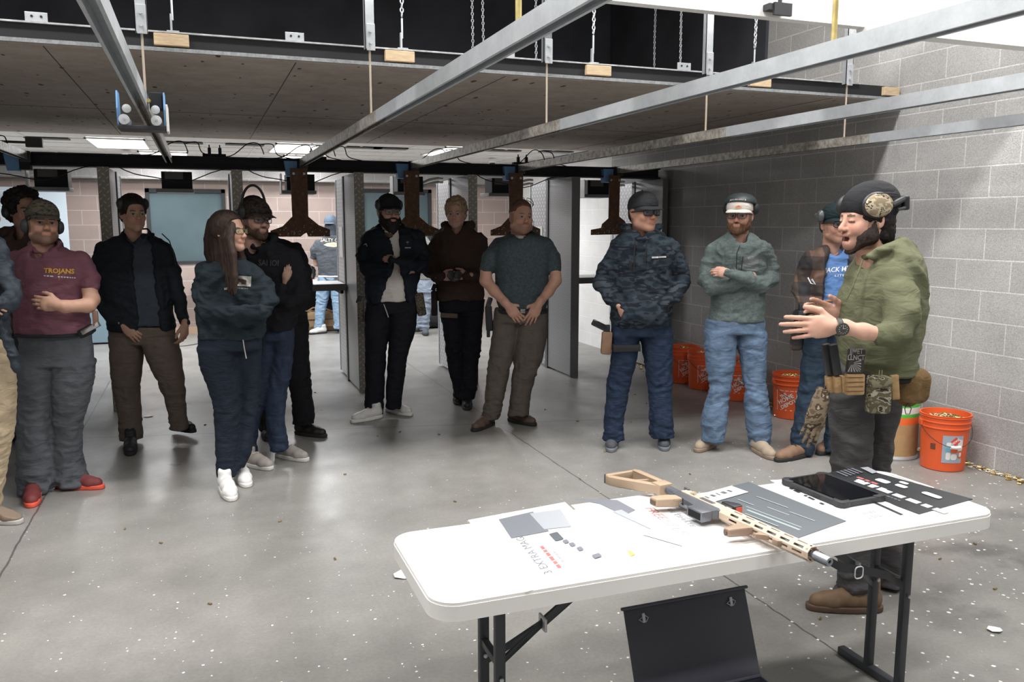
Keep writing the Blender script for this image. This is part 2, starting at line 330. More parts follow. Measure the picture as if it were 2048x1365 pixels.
bm = bmesh.new(); bb(bm, (XL+.05, 11.75, 1.98), (XL+.12, 12.05, 2.06)); tube(bm, [(XL+.1, 12.0, 2.02), (-2.2, 12.15, 2.02), (-2.1, 12.33, 2.02)], .012); link('door_closer', bm, M_galv, d2)
bm = bmesh.new(); tube(bm, [(-1.70, 12.33, 1.0), (-1.70, 12.27, 1.0), (-1.82, 12.27, 1.0)], .012); link('door_handle', bm, M_galv, d2)
bm = bmesh.new(); bb(bm, (XL-.18, 11.32, 0.01), (XL-.14, 12.26, 2.08)); link('dark_passage', bm, M_white_paint, d2)
# baseboard strip of the stall back wall
bm = bmesh.new(); bb(bm, (-1.2, 12.975, 0), (2.3, 12.999, .1)); struct(link('baseboard_back', bm, mat('tan_baseboard', (.55, .38, .27), .6)))
# ================================================================ OVERHEAD BAFFLE
base = thing('overhead_baffle', 'wide brown pockmarked overhead panel hung above the row of people', 'ceiling baffle', (1.1, 4.8, 2.49))
def at(o): o.matrix_parent_inverse = Matrix.Translation(-Vector(o.parent.location)); return o
bm = bmesh.new(); bb(bm, (XL+.01, 4.78, 2.49), (4.80, YS-.03, 2.512)); at(link('panel', bm, M_ply, base))
bm = bmesh.new()
for x in np.arange(-1.9, 4.7, 1.22): bb(bm, (x-.0025, 4.80, 2.4885), (x+.0025, 9.2, 2.4905))
for y in (7.22,): bb(bm, (XL+.03, y-.0025, 2.4885), (4.78, y+.0025, 2.4905))
at(link('panel_seam', bm, mat('seam_shadow_gap', (.05, .042, .035), .9), base))
bm = bmesh.new(); bb(bm, (XL+.02, 4.765, 2.497), (4.79, 4.779, 2.516)); at(link('edge_strip', bm, speckled('worn_grey_edge', (.20, .215, .225), (.36, .38, .39), 45, .35, .65), base))
bm = bmesh.new(); bb(bm, (XL+.02, 4.82, 2.513), (4.79, 4.93, 2.60)); at(link('front_angle_iron', bm, M_black, base))
bm = bmesh.new(); bb(bm, (XL+.02, 4.805, 2.598), (4.45, 4.94, 2.606)); at(link('angle_iron_lip', bm, mat('pale_iron_edge', (.50, .51, .53), .5, .2, var=.3, vs=20), base))  # top lip coloured paler than the black iron below it
for y in (6.2, 7.6, 9.0):
    bm = bmesh.new(); bb(bm, (XL+.02, y, 2.513), (4.79, y+.1, 2.6)); at(link('cross_bearer', bm, M_black, base))
for px in (345, 800, 1197, 1520, 1786):
    p = on(px, 100+px*.045, 1, 4.8); bm = bmesh.new(); bb(bm, (p[0]-.085, 4.79, 2.532), (min(p[0]+.085, 4.8), 4.86, 2.592), .003); at(link('wood_block', bm, M_wood, base))
for px in (77, 591, 1014, 1368):
    p = on(px, 90+px*.045, 1, 4.83); bm = bmesh.new()
    bb(bm, (p[0]-.05, 4.83, 2.60), (p[0]+.05, 4.836, 2.655), .001); bb(bm, (p[0]-.05, 4.83, 2.60), (p[0]+.05, 4.87, 2.606))
    br = at(link('bracket_plate', bm, M_galv, base))
    for s in (-.02, .022): bm = bmesh.new(); lathe(bm, [(.006, 0), (.006, .003)], 10, (p[0]+s, 4.827, 2.635), 'Y'); at(link('bolt_hole', bm, M_black, base))
def chain(x, y, z0, z1, hook=True, r=.0028, lab='', parent=None, mt=None):
    bm = bmesh.new(); z = z0; k = 0; L = .034
    while z < z1:
        pts = []
        for i in range(12):
            a = 2*math.pi*i/12; u = .0085*math.cos(a); v = (L/2-.004)*math.sin(a)
            pts.append((x+(u if k % 2 else 0)+.002*math.sin(z*9), y+(0 if k % 2 else u), z+v))
        tube(bm, pts, r, 5, True); z += L*.72; k += 1
    if hook: tube(bm, [(x, y, z0-.13), (x, y, z0-.02)], .006, 6); bb(bm, (x-.012, y-.012, z0-.19), (x-.002, y+.012, z0-.10)); bb(bm, (x-.03, y-.02, z0-.195), (x+.03, y+.02, z0-.185))
    return tag(link('chain', bm, mt or M_galv, None, True), lab, 'chain')
for px, py, lab in ((346, 60, 'bright chain hanging to the baffle edge behind the leftmost overhead rail'), (804, 60, 'bright chain with a hook just right of the second hanger strut from left'), (1187, 60, 'bright chain with hook ending at a wood block above the middle of the baffle'), (1511, 60, 'bright chain between the white hanger strut and the brass pipe at right')):
    p = on(px, py, 1, 4.84); chain(p[0], 4.84, 2.80, 4.35, True, .0038, lab)
for px, y, lab in ((741, 6.2, 'thin dark chain in the roof void right of the second hanger strut'), (945, 6.2, 'thin dark chain above the middle of the baffle, left one of a pair'), (966, 6.25, 'thin dark chain above the middle of the baffle, right one of a pair'), (1072, 6.2, 'grey chain just left of the dark third hanger strut'), (1310, 7.0, 'dark chain in the roof void left of the white hanger strut'), (1362, 6.2, 'grey chain just left of the white hanger strut')):
    p = on(px, 60, 1, y); chain(p[0], y, 2.62, 4.3, False, .0032, lab)
bm = bmesh.new(); p = on(1598, 60, 1, 6.2); tube(bm, [(p[0], 6.2, 4.3), (p[0]+.02, 6.2, 3.2), (p[0]-.03, 6.2, 2.62)], .004, 6); tag(link('hanging_wire', bm, M_galv), 'thin pale wire hanging in the dark roof void near the right wall', 'wire')
# white beam / second baffle nearer the camera
bf = thing('white_beam', 'brightly lit white painted beam running overhead at top right', 'beam', (2.6, 3.6, 2.64))
bm = bmesh.new(); bb(bm, (XL+.01, 3.60, 2.645), (3.35, 3.66, 3.5)); bb(bm, (3.34, 3.585, 2.625), (4.81, 3.68, 3.5)); at(link('beam_board', bm, M_white_paint, bf))  # unseen upper height added to block lamp light over the baffle
for px, py in ((1552, 12),):
    p = on(px, py, 1, 3.59); bm = bmesh.new(); bb(bm, (p[0]-.07, 3.55, p[2]-.03), (p[0]+.05, 3.60, p[2]+.0), 0); bb(bm, (p[0]-.045, 3.54, p[2]-.055), (p[0]+.06, 3.555, p[2]+.005)); tube(bm, [(p[0], 3.56, p[2]), (p[0], 3.56, p[2]+.3)], .01, 6); at(link('unistrut_bracket', bm, M_steel_dark, bf))
p = on(1972, 15, 1, 3.4); bm = bmesh.new(); tube(bm, [(p[0], 3.4, p[2]-.02), (p[0], 3.4, 3.9)], .01, 8); lathe(bm, [(.012, 0), (.022, .01), (.022, .03), (.012, .04)], 8, (p[0], 3.4, p[2]-.03)); tag(link('threaded_rod', bm, M_galv), 'threaded steel rod with nut above the uppermost rail at far right', 'rod')
# light fittings of the range (above the frame)
for i, (x, y) in enumerate(RANGE_LIGHTS):
    t = thing('strip_light', 'ceiling strip light over the range, %s of the %s row' % (('left', 'middle', 'right')[i % 3], ('row nearest the brown baffle', 'row above the table', 'row above the camera')[i//3].replace('row ', '')), 'light', (x, y, 4.36), 0, 'strip lights over the range floor')
    bm = bmesh.new(); bb(bm, (-.62, -.14, .0), (.62, .14, .07)); link('housing', bm, M_white_paint, t)
    for s in (-.07, .07): bm = bmesh.new(); tube(bm, [(-.6, s, .0), (.6, s, .0)], .013, 8); link('tube', bm, mat('lit_tube', (1, 1, 1), .5, emit=((.95, .97, 1), 6)), t)
    bm = bmesh.new(); tube(bm, [(-.5, 0, .07), (-.5, 0, ZC-4.36)], .006, 6); tube(bm, [(.5, 0, .07), (.5, 0, ZC-4.36)], .006, 6); link('hanger', bm, M_galv, t)
# ceiling panels, vents, cameras in stall room
for i, (x, y) in enumerate(STALL_LIGHTS):
    s = .6 if y < 12 else .2
    lab = ('bright square ceiling light at left with louvre end, beyond the brown baffle', 'bright ceiling light panel above the window, second from left', 'bright ceiling light panel third from left', 'narrow bright ceiling light strip low behind the leftmost light', 'short bright ceiling light strip behind the second rail end')[i]
    t = thing('ceiling_light', lab, 'light', (x, y, 2.545)); bm = bmesh.new()
    for a, c in (((-.31, -s-.01), (-.29, s+.01)), ((.29, -s-.01), (.31, s+.01)), ((-.31, -s-.01), (.31, -s+.01)), ((-.31, s-.01), (.31, s+.01))): bb(bm, (a[0], a[1], -.006), (c[0], c[1], .012))
    link('frame', bm, M_white_paint, t)
    bm = bmesh.new(); bb(bm, (-.29, -s+.01, .0), (.29, s-.01, .01)); link('diffuser', bm, mat('lit_diffuser', (1, 1, 1), .5, emit=((1, 1, 1), 5)), t)
for i, (x, y) in enumerate(((-1.53, 10.6), (-.13, 10.6), (.56, 10.6), (1.97, 10.5), (3.75, 10.3), (4.45, 10.2), (2.3, 10.5))):
    lab = 'slotted grey ceiling vent, ' + ('leftmost, left of the louvred light', 'just right of the leftmost overhead rail', 'left of the second ceiling light', 'between the second and third ceiling lights', 'right of the third ceiling light', 'nearest the right wall', 'next to the third ceiling light')[i]
    t = thing('ceiling_vent', lab, 'vent', (x, y, 2.55)); bm = bmesh.new(); bb(bm, (-.22, -.09, -.004), (.22, .09, .004)); link('backing', bm, mat('vent_shadow', (.06, .055, .05), .8), t)
    bm = bmesh.new()
    for k in range(5): bb(bm, (-.22, -.08+k*.037, -.008), (.22, -.068+k*.037, -.002))
    link('slats', bm, mat('vent_grey', (.42, .40, .37), .6), t)
for x, y, lab in ((-.84, 12.0, 'small white ceiling camera below the leftmost ceiling light'), (4.05, 11.6, 'small dome camera on the ceiling near the right wall')):
    t = thing('security_camera', lab, 'camera', (x, y, 2.55)); bm = bmesh.new(); lathe(bm, [(.06, 0), (.062, -.03), (.05, -.06)], 16); link('housing', bm, M_white_paint, t)
    bm = bmesh.new(); lathe(bm, [(.042, -.055), (.038, -.085), (.02, -.1)], 16); link('dome', bm, mat('gloss_black', (.02, .02, .022), .1), t, True)
# ================================================================ LANES
RX = [-1.33, -.22, .92, 1.97, 3.08, 4.20]
RAILLAB = ['extreme left, entering the frame at the left edge', 'leftmost of the long rails, carrying the blue trolley', 'steep one crossing the middle of the picture', 'running from the middle up to the top right corner', 'second from the right wall', 'lowest and nearest the right wall']
def rail_mesh(y0, y1):
    bm = bmesh.new(); w, h, t = .027, .060, .004
    prof = [(-w, 0), (-w, h), (w, h), (w, 0), (w-.011, 0), (w-.011, .007), (w-t, .007), (w-t, h-t), (-w+t, h-t), (-w+t, .007), (-w+.011, .007), (-w+.011, 0)]
    A = [bm.verts.new((x, y0, z)) for x, z in prof]; B = [bm.verts.new((x, y1, z)) for x, z in prof]
    for i in range(len(prof)): bm.faces.new((A[i], A[(i+1) % 12], B[(i+1) % 12], B[i]))
    bm.faces.new(A); bm.faces.new(B[::-1]); return bm
for i, x in enumerate(RX):
    zb = 2.145
    t = thing('overhead_rail', 'galvanised steel target rail overhead, '+RAILLAB[i], 'rail', (x, 4.5, zb), 0, 'target rails over the lanes')
    at0 = lambda o: setattr(o, 'location', (0, -4.5, 0)) or o
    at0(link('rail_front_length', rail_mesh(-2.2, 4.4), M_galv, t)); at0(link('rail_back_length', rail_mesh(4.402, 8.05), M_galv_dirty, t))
    if i == 0: continue
    # strut down from the roof then thin rod to the rail
    h = thing('hanger_strut', ('', 'pale slotted steel strut hanging at upper left with rod to the trolley rail', 'grey steel strut hanging beside the baffle edge, second from left', 'dark steel strut hanging behind the steep rail', 'bright white steel strut right of the picture middle', 'steel strut at right hanging behind the brass pipe')[i], 'strut', (x, 4.66, 2.56), 0, 'struts holding the overhead rails')
    bm = bmesh.new(); bb(bm, (-.028, -.018, 0), (.028, -.014, ZC-2.56-.01)); bb(bm, (-.028, -.018, 0), (-.024, .018, ZC-2.56-.01)); bb(bm, (.024, -.018, 0), (.028, .018, ZC-2.56-.01)); link('channel', bm, M_galv if i != 3 else mat('dark_strut_grey', (.16, .17, .19), .6), h)  # the strut behind the steep rail is coloured darker than the others
    bm = bmesh.new(); bb(bm, (-.02, -.026, -.01), (.026, -.018, .13), .002); link('clamp_plate', bm, M_galv, h)
    for z in (.03, .09): bm = bmesh.new(); lathe(bm, [(.009, 0), (.009, .008), (.004, .012)], 6, (0, -.036, z), 'Y'); link('bolt', bm, M_galv, h)
    bm = bmesh.new(); tube(bm, [(0, -.0, .0), (0, -.0, -(2.56-2.203))], .006, 8); link('rod', bm, mat('tan_rod', (.50, .42, .34), .6), h)
# brass pipes nearer the camera
for (px, py, x, lab) in ((1037, 40, .92, 'brass coloured pipe dropping onto the steep rail near top middle'), (1667, 90, 1.97, 'brass coloured pipe dropping onto the upper right rail')):
    y = on(px, py, 0, x)[1]; bm = bmesh.new(); tube(bm, [(x, y, 2.203), (x, y, 4.59)], .0095, 10); tag(link('brass_pipe', bm, mat('brass_pipe', (.55, .45, .18), .45, .6, var=.2, vs=30), None, True), lab, 'pipe')
# blue trolley on rail 1
def sm(pts, k=5):
    pts = [Vector(p) for p in pts]; o = []
    for i in range(len(pts)-1):
        a, b, c, d = pts[max(i-1, 0)], pts[i], pts[i+1], pts[min(i+2, len(pts)-1)]
        for j in range(k): t = j/k; o.append(.5*((2*b)+(c-a)*t+(2*a-5*b+4*c-d)*t*t+(3*b-a-3*c+d)*t**3))
    return o+[pts[-1]]
M_blue = mat('blue_cover', (.16, .36, .66), .45, var=.1, vs=20)
M_wheel = mat('pale_plastic_wheel', (.66, .68, .70), .4)
t = thing('target_trolley', 'blue and grey target trolley riding on the leftmost long rail', 'trolley', (RX[1], 4.25, 2.07))
for s in (-1, 1):
    bm = bmesh.new(); o = [(-.06, 0), (.06, 0), (.075, .07), (.05, .15), (-.05, .15), (-.075, .07)]
    prism(bm, o, .006, Matrix.Translation((s*.098-.003, 0, -.01)) @ Matrix(((0, 0, 1, 0), (1, 0, 0, 0), (0, 1, 0, 0), (0, 0, 0, 1))))
    link('side_plate', bm, M_blue, t)
bm = bmesh.new(); bb(bm, (-.10, -.07, -.03), (.10, .07, -.012), .003); link('base_plate', bm, M_steel_dark, t)
bm = bmesh.new(); bb(bm, (.103, -.075, -.035), (.112, .06, .085), .002); link('white_plate', bm, M_white_paint, t)
bm = bmesh.new(); bb(bm, (.035, -.02, .07), (.09, .06, .145), .004); link('motor', bm, M_black, t)
for x, y in ((-.072, -.06), (.062, -.06), (-.072, .05), (.062, .05)):
    bm = bmesh.new(); lathe(bm, [(.008, -.016), (.023, -.014), (.023, -.006), (.015, 0), (.023, .006), (.023, .014), (.008, .016)], 18, (x, y, .012), 'Y'); wv = link('pulley', bm, M_wheel, t, True)
    bm = bmesh.new(); lathe(bm, [(.006, -.022), (.006, .022)], 6, (x, y, .012), 'Y'); link('axle_bolt', bm, M_galv, wv)
for x in (-.06, .06): bm = bmesh.new(); lathe(bm, [(.012, -.01), (.019, -.008), (.019, .008), (.012, .01)], 14, (x, -.05, .062), 'Y'); link('guide_wheel', bm, M_wheel, t, True)
bm = bmesh.new(); lathe(bm, [(.008, -.02), (.011, 0), (.008, .02)], 10, (.032, -.05, .10), 'Y'); link('brass_fitting', bm, mat('brass_pipe'), t, True)
# black cross beam over the stalls
t = thing('cross_beam', 'long black steel beam above the shooting stalls with cables on it', 'beam', (1.1, 8.1, 2.1))
bm = bmesh.new(); bb(bm, (XL, 8.06, 2.115), (4.74, 8.14, 2.20)); bb(bm, (XL, 8.02, 2.10), (4.74, 8.18, 2.118)); bb(bm, (XL, 8.02, 2.195), (4.74, 8.18, 2.21)); at(link('i_section', bm, M_black, t))
bm = bmesh.new(); bb(bm, (XL, 8.58, 2.13), (4.74, 8.66, 2.2)); at(link('rear_tube', bm, M_black, t))
rng = random.Random(4)
for x in (-1.6, -.1, .55, 1.0, 1.2, 2.3, 3.35):
    bm = bmesh.new(); z = 2.215
    p = [(x-.45, 8.1, z), (x-.25, 8.08, z+.01), (x-.1, 8.05, z+.1+rng.random()*.05), (x, 8.05, z+.12), (x+.04, 8.05, z+.03)]
    tube(bm, sm(p), .005, 6); tube(bm, sm([(a+.12, b, c) for a, b, c in p[2:]]+[(x+.3, 8.1, z)]), .005, 6); at(link('cable', bm, M_black, t))
for x in (-1.76, -.66, .41, 2.61):
    bm = bmesh.new(); p = [(x+.94*k/12, 8.03+.02*math.sin(k), 2.12-.13*math.sin(math.pi*k/12)-.012*math.sin(k*1.1)) for k in range(13)]; tube(bm, p, .005, 6); at(link('drooping_cable', bm, M_black, t))
for x, lab in ((.16, 'left of the steep rail end'), (1.06, 'just right of the steep rail end'), (3.15, 'above the man in the teal polo')):
    tt = thing('power_strip', 'black two-plug power strip on the beam, '+lab, 'power strip', (x, 8.1, 2.21)); bm = bmesh.new(); bb(bm, (-.1, -.03, 0), (.1, .03, .03), .004); link('body', bm, M_black, tt)
    for s in (-.04, .05): bm = bmesh.new(); bb(bm, (s-.014, -.014, .03), (s+.014, .014, .085), .003); tube(bm, [(s, 0, .08), (s, 0, .11)], .006, 6); link('plug', bm, M_black, tt)
tt = thing('conduit_box', 'grey junction box on the conduit above the left stall', 'junction box', (-1.30, 8.3, 2.30)); bm = bmesh.new(); bb(bm, (-.065, -.03, -.03), (.065, .03, .05), .004); link('box', bm, mat('box_grey', (.12, .12, .12), .6), tt)
bm = bmesh.new(); tube(bm, [(-1.2, .0, .02), (-.06, 0, .01)], .011, 8); link('conduit', bm, mat('box_grey'), tt)
# motor ends (blue), target plates (rusty brown), lane boxes
for i, x in enumerate(RX):
    if i == 1: continue
    lab = ['at the left edge of the picture', '', 'at the end of the steep rail', 'above the brown hoodie man', 'above the man in the teal polo', 'at the end of the lowest right rail'][i]
    t = thing('rail_motor', 'blue and black rail end motor '+lab, 'motor', (x, 8.0, 2.1)); bm = bmesh.new()
    prism(bm, [(-.05, 0), (.04, 0), (.055, .14), (-.07, .14)], .10, Matrix.Translation((-.09, .0, -.05)) @ Matrix(((1, 0, 0, 0), (0, 0, 1, 0), (0, 1, 0, 0), (0, 0, 0, 1))), bev=.004); link('blue_cover', bm, M_blue, t)
    bm = bmesh.new(); bb(bm, (-.042, -.03, -.04), (.035, .10, .115), .006); link('motor_body', bm, M_black, t)
    bm = bmesh.new(); bb(bm, (-.03, -.06, .02), (.05, -.03, .11), .003); link('end_stop', bm, M_steel_dark, t)
M_rust = speckled('rusty_steel_plate', (.085, .042, .024), (.20, .105, .062), 22, .35, .7, .75)
def rust_specks():
    m = M_rust; nt = m.node_tree; N = nt.nodes; L = nt.links; b = N['Principled BSDF']; old = b.inputs['Base Color'].links[0].from_socket
    tc = N['Texture Coordinate']; vo = N.new('ShaderNodeTexVoronoi'); vo.inputs['Scale'].default_value = 55; L.new(tc.outputs['Object'], vo.inputs[0])
    sp = N.new('ShaderNodeSeparateXYZ'); L.new(tc.outputs['Object'], sp.inputs[0])
    mr = N.new('ShaderNodeMapRange'); mr.inputs[1].default_value = -.36; mr.inputs[2].default_value = -.6; mr.inputs[3].default_value = .0; mr.inputs[4].default_value = .40; L.new(sp.outputs[2], mr.inputs[0])
    sc = N.new('ShaderNodeSeparateColor'); L.new(vo.outputs['Color'], sc.inputs[0])
    m1 = N.new('ShaderNodeMath'); m1.operation = 'MULTIPLY'; L.new(mr.outputs[0], m1.inputs[0]); L.new(sc.outputs[0], m1.inputs[1])
    lt = N.new('ShaderNodeMath'); lt.operation = 'LESS_THAN'; L.new(vo.outputs['Distance'], lt.inputs[0]); L.new(m1.outputs[0], lt.inputs[1])
    mx = N.new('ShaderNodeMix'); mx.data_type = 'RGBA'; L.new(lt.outputs[0], mx.inputs[0]); L.new(old, mx.inputs[6]); mx.inputs[7].default_value = (.6, .57, .53, 1); L.new(mx.outputs[2], b.inputs['Base Color'])
rust_specks()
def plate(x, outline, lab):
    t = thing('target_plate', lab, 'steel plate', (x, 7.93, 2.1)); bm = bmesh.new()
    prism(bm, [(a, c) for a, c in outline], .008, Matrix(((1, 0, 0, 0), (0, 0, 1, 0), (0, 1, 0, 0), (0, 0, 0, 1))))
    link('plate', bm, M_rust, t)
    for s in (-.045, .05): bm = bmesh.new(); lathe(bm, [(.012, 0), (.012, .006), (.006, .01)], 8, (s, -.012, -.03), 'Y'); link('bolt', bm, M_galv, t)
OUT = [(-.075, .02), (.08, .02), (.075, -.42), (.17, -.50), (.27, -.54), (.27, -.605), (.07, -.605), (.055, -.57), (.03, -.58), (0, -.605), (-.27, -.605), (-.27, -.55), (-.16, -.51), (-.07, -.42)]
plate(RX[2]-.04, OUT, 'rusty brown T-shaped hanging plate, leftmost, with a ragged shot-out foot')
plate(RX[3]-.03, OUT, 'rusty brown T-shaped hanging plate behind the bearded man in navy')
plate(RX[4]-.06, OUT, 'rusty brown hanging plate behind the head of the teal polo man')
plate(RX[5]-.06, [(-.065, .02), (.065, .02), (.06, -.41), (.13, -.46), (.19, -.60), (.02, -.60), (-.27, -.605), (-.27, -.55), (-.15, -.53), (-.14, -.49), (-.065, -.43)], 'rusty brown hanging plate, rightmost, behind the camouflage hoodie man')
for i, x in enumerate((-1.17, -.12, 1.02, 2.13, 3.16, 4.3)):
    lab = ('at far left above the open door', 'under the beam at the end of the trolley rail', 'left of the first rusty plate', 'above the bearded man with the white paper flap', 'above the two men in hoodie and polo', 'behind the rightmost plate')[i]
    t = thing('lane_control_box', 'black lane control box '+lab, 'control box', (x-.05, 8.62, 2.0)); bm = bmesh.new()
    bb(bm, (-.14, -.1, -.06), (.13, .14, .10), .004); link('case', bm, M_black, t)
    bm = bmesh.new(); bb(bm, (-.11, -.108, .03), (.05, -.1, .095)); link('front_plate', bm, mat('box_face', (.16, .15, .135), .5), t)
    bm = bmesh.new(); bb(bm, (-.19, -.14, -.095), (.14, .16, -.06), .003); link('tray', bm, mat('tray_grey', (.30, .31, .31), .5), t)
    if i in (0, 2, 3, 5): bm = bmesh.new(); bb(bm, (-.20, -.14, -.095), (-.19, .0, .10)); link('side_flap', bm, M_white_paint, t)
    if i >= 3:
        bm = bmesh.new()
        for z in (.0, .04): tube(bm, [(.13, -.09, z), (.2, -.1, z+.03), (.3, -.08, z+.05), (.36, -.02, z+.05)], .013, 8)
        link('white_conduit', bm, M_white_paint, t)
# stall dividers
DX = [-1.84, -.735, .335, 1.415, 2.53, 3.645, 4.70]
M_dp_face = diamond_plate('diamond_plate_edge', (.50, .47, .42), 17, 'XZ', 1.); M_dp_side = diamond_plate('diamond_plate_side', (.60, .61, .62), 26, 'YZ', .4)
M_perf = diamond_plate('ribbed_plate_side', (.80, .81, .83), 13, 'YZ', .6)
DLAB = ['beyond the left picture edge', 'leftmost one, by the man in the open black jacket', 'behind the standing woman, topped by the black beam', 'beside the bearded man in navy', 'between the bearded man and the brown hoodie man', 'right of the man in the teal polo', 'against the right wall behind the camouflage hoodie man']
M_postg = mat('grey_post', (.17, .17, .175), .5, .3)
proto = None
for i, x in enumerate(DX):
    t = thing('stall_divider', 'tall diamond plate stall divider, '+DLAB[i], 'partition', (x, 7.83, 0), 0, 'metal dividers between the shooting stalls')
    T = .04 if i < 6 else .025
    bm = bmesh.new(); bb(bm, (-T, .01, .02), (T, .62, 2.085)); link('front_panel', bm, M_dp_side, t)
    bm = bmesh.new(); bb(bm, (-T-.006, 0, .0), (T+.006, .012, 2.09), .001); link('edge_cover', bm, M_dp_face if i < 5 else M_postg, t)
    bm = bmesh.new(); bb(bm, (-T-.012, .62, 0), (T+.012, .68, 2.085), .002); link('post', bm, M_postg, t)
    bm = bmesh.new(); bb(bm, (-T+.005, .68, .03), (T-.005, 1.18, 2.07)); link('rear_panel', bm, M_perf, t)
    bm = bmesh.new(); bb(bm, (-T-.001, 1.16, .03), (T+.001, 1.185, 2.07)); link('rear_edge', bm, M_galv, t)
    if i in (3, 4, 5): bm = bmesh.new(); bb(bm, (-T+.0, .80, 1.27), (-T+.0045, 1.0, 1.58)); link('posted_notice', bm, M_white_paint, t)
# shelves
for i in range(6):
    a, c = DX[i]+.05, DX[i+1]-.055
    if i in (1, 3, 4): continue
    lab = ['far left stall', '', 'middle stall, behind the black hoodies', '', '', 'right stall behind the camouflage hoodie man'][i]
    t = thing('stall_shelf', 'grey shooting shelf across the '+lab, 'shelf', ((a+c)/2, 8.5, 1.0)); bm = bmesh.new(); bb(bm, (a, 8.42, .985), (c, 8.95, 1.01), .003); at(link('top', bm, mat('shelf_top', (.52, .52, .5), .5), t))
    bm = bmesh.new(); bb(bm, (a, 8.40, .945), (c, 8.42, 1.012)); at(link('front_edge', bm, mat('shelf_edge', (.14, .14, .14), .5), t))
    for s in (a+.02, c-.05): bm = bmesh.new(); bb(bm, (s, 8.43, .91), (s+.03, 8.85, .984)); at(link('bracket', bm, M_black, t))
# gear table at the back
t = thing('gear_table', 'long white-topped table against the back wall holding bags', 'table', (.9, 12.7, 0)); bm = bmesh.new(); bb(bm, (-.05, 12.47, .74), (2.6, 12.96, .79), .006); at(link('table_top', bm, M_white_paint, t))
for x in (.1, 1.2, 2.4):
    for y in (12.54, 12.9): bm = bmesh.new(); tube(bm, [(x, y, 0), (x, y, .74)], .016, 8); at(link('leg', bm, M_steel_dark, t))
bm = bmesh.new(); bb(bm, (-.0, 12.95, .05), (2.55, 12.96, .739)); at(link('dark_back_panel', bm, mat('dark_back_cloth', (.02, .02, .022), .9), t))  # dark panel added to fill the dark area below the table top
M_bagk = mat('black_nylon', (.018, .019, .022), .75, bump=.3, bs=90); M_bagt = mat('tan_canvas', (.29, .19, .10), .8, bump=.4, bs=60, var=.25, vs=6)
def bag(x, y, z, sx, sy, sz, m, lab, rz=0.):
    t = thing('duffel_bag', lab, 'bag', (x, y, z), rz); bm = bmesh.new()
    box(bm, (0, 0, sz/2), (sx, sy, sz), None, min(sy, sz)*.3); bmesh.ops.subdivide_edges(bm, edges=bm.edges[:], cuts=2, use_grid_fill=True)
    r = random.Random(int(x*100))
    for v in bm.verts: v.co += Vector((r.uniform(-1, 1), r.uniform(-1, 1), r.uniform(-1, 1)))*.012
    for v in bm.verts: v.co.z = max(v.co.z, 0)
    link('body', bm, m, t, True)
    bm = bmesh.new(); tube(bm, [(-sx*.3, -sy*.5, sz*.3), (-sx*.3, -sy*.42, sz*.95), (-sx*.1, 0, sz*1.18), (sx*.1, 0, sz*1.18), (sx*.3, -sy*.42, sz*.95), (sx*.3, -sy*.5, sz*.3)], .012, 6); link('handle', bm, m, t)
    bm = bmesh.new(); bb(bm, (-sx*.48, -sy*.51, sz*.62), (sx*.48, -sy*.49, sz*.65)); link('zip', bm, M_steel_dark, t)
bag(1.62, 12.66, 0, .75, .30, .30, M_bagt, 'tan canvas duffel bag on the floor behind the man in light jeans')
bag(1.38, 12.7, .79, .42, .34, .20, M_bagk, 'black gear bag on the back table beside a red and white bottle')
bag(.50, 12.72, 0, .7, .36, .55, M_bagk, 'large black bag under the white table behind the woman')
bag(2.28, 12.74, 0, .2, .3, .5, mat('black_nylon2', (.012, .012, .013), .8), 'small black case under the right end of the back table')
bag(3.4, 12.45, 0, .5, .4, .5, M_bagk, 'dark bag standing on the floor below the teal window at right')
t = thing('bottle', 'red and white bottle standing on the stall shelf left of the hooded man', 'bottle', (1.03, 8.62, 1.01)); bm = bmesh.new(); lathe(bm, [(.028, 0), (.03, .005), (.03, .06)], 20); link('red_body', bm, mat('red_plastic', (.65, .03, .02), .4), t, True)
bm = bmesh.new(); lathe(bm, [(.031, .06), (.031, .09), (.022, .097)], 20); link('white_cap', bm, M_white_paint, t, True)
t = thing('storage_bin', 'blue grey metal cabinet low on the floor beside the open stall door', 'cabinet', (-1.28, 12.45, 0)); bm = bmesh.new(); bb(bm, (-.32, -.2, .02), (.22, .2, .82), .01); link('body', bm, mat('blue_grey_cabinet', (.22, .32, .38), .45), t)
bm = bmesh.new(); bb(bm, (-.33, -.21, .8), (.23, .21, .84), .006); link('lid', bm, mat('blue_grey_cabinet'), t)
bm = bmesh.new(); tube(bm, [(-.1, -.2, .6), (-.1, -.23, .6), (.02, -.23, .6), (.02, -.2, .6)], .007, 6); link('handle', bm, M_galv, t)
rng = random.Random(9); bm = bmesh.new()
for k in range(7):
    x, y = rng.uniform(-.1, .45), rng.uniform(10.9, 12.2); p = [(x, y, .006)]; a = rng.uniform(0, 6)
    for j in range(14): a += rng.uniform(-.7, .7); x += .06*math.cos(a); y += .06*math.sin(a); p.append((x, y, .006))
    tube(bm, p, .005, 5)
tag(link('floor_cables', bm, M_steel_dark), 'tangle of thin cables on the pale floor near the back table', 'cable', kind='stuff')
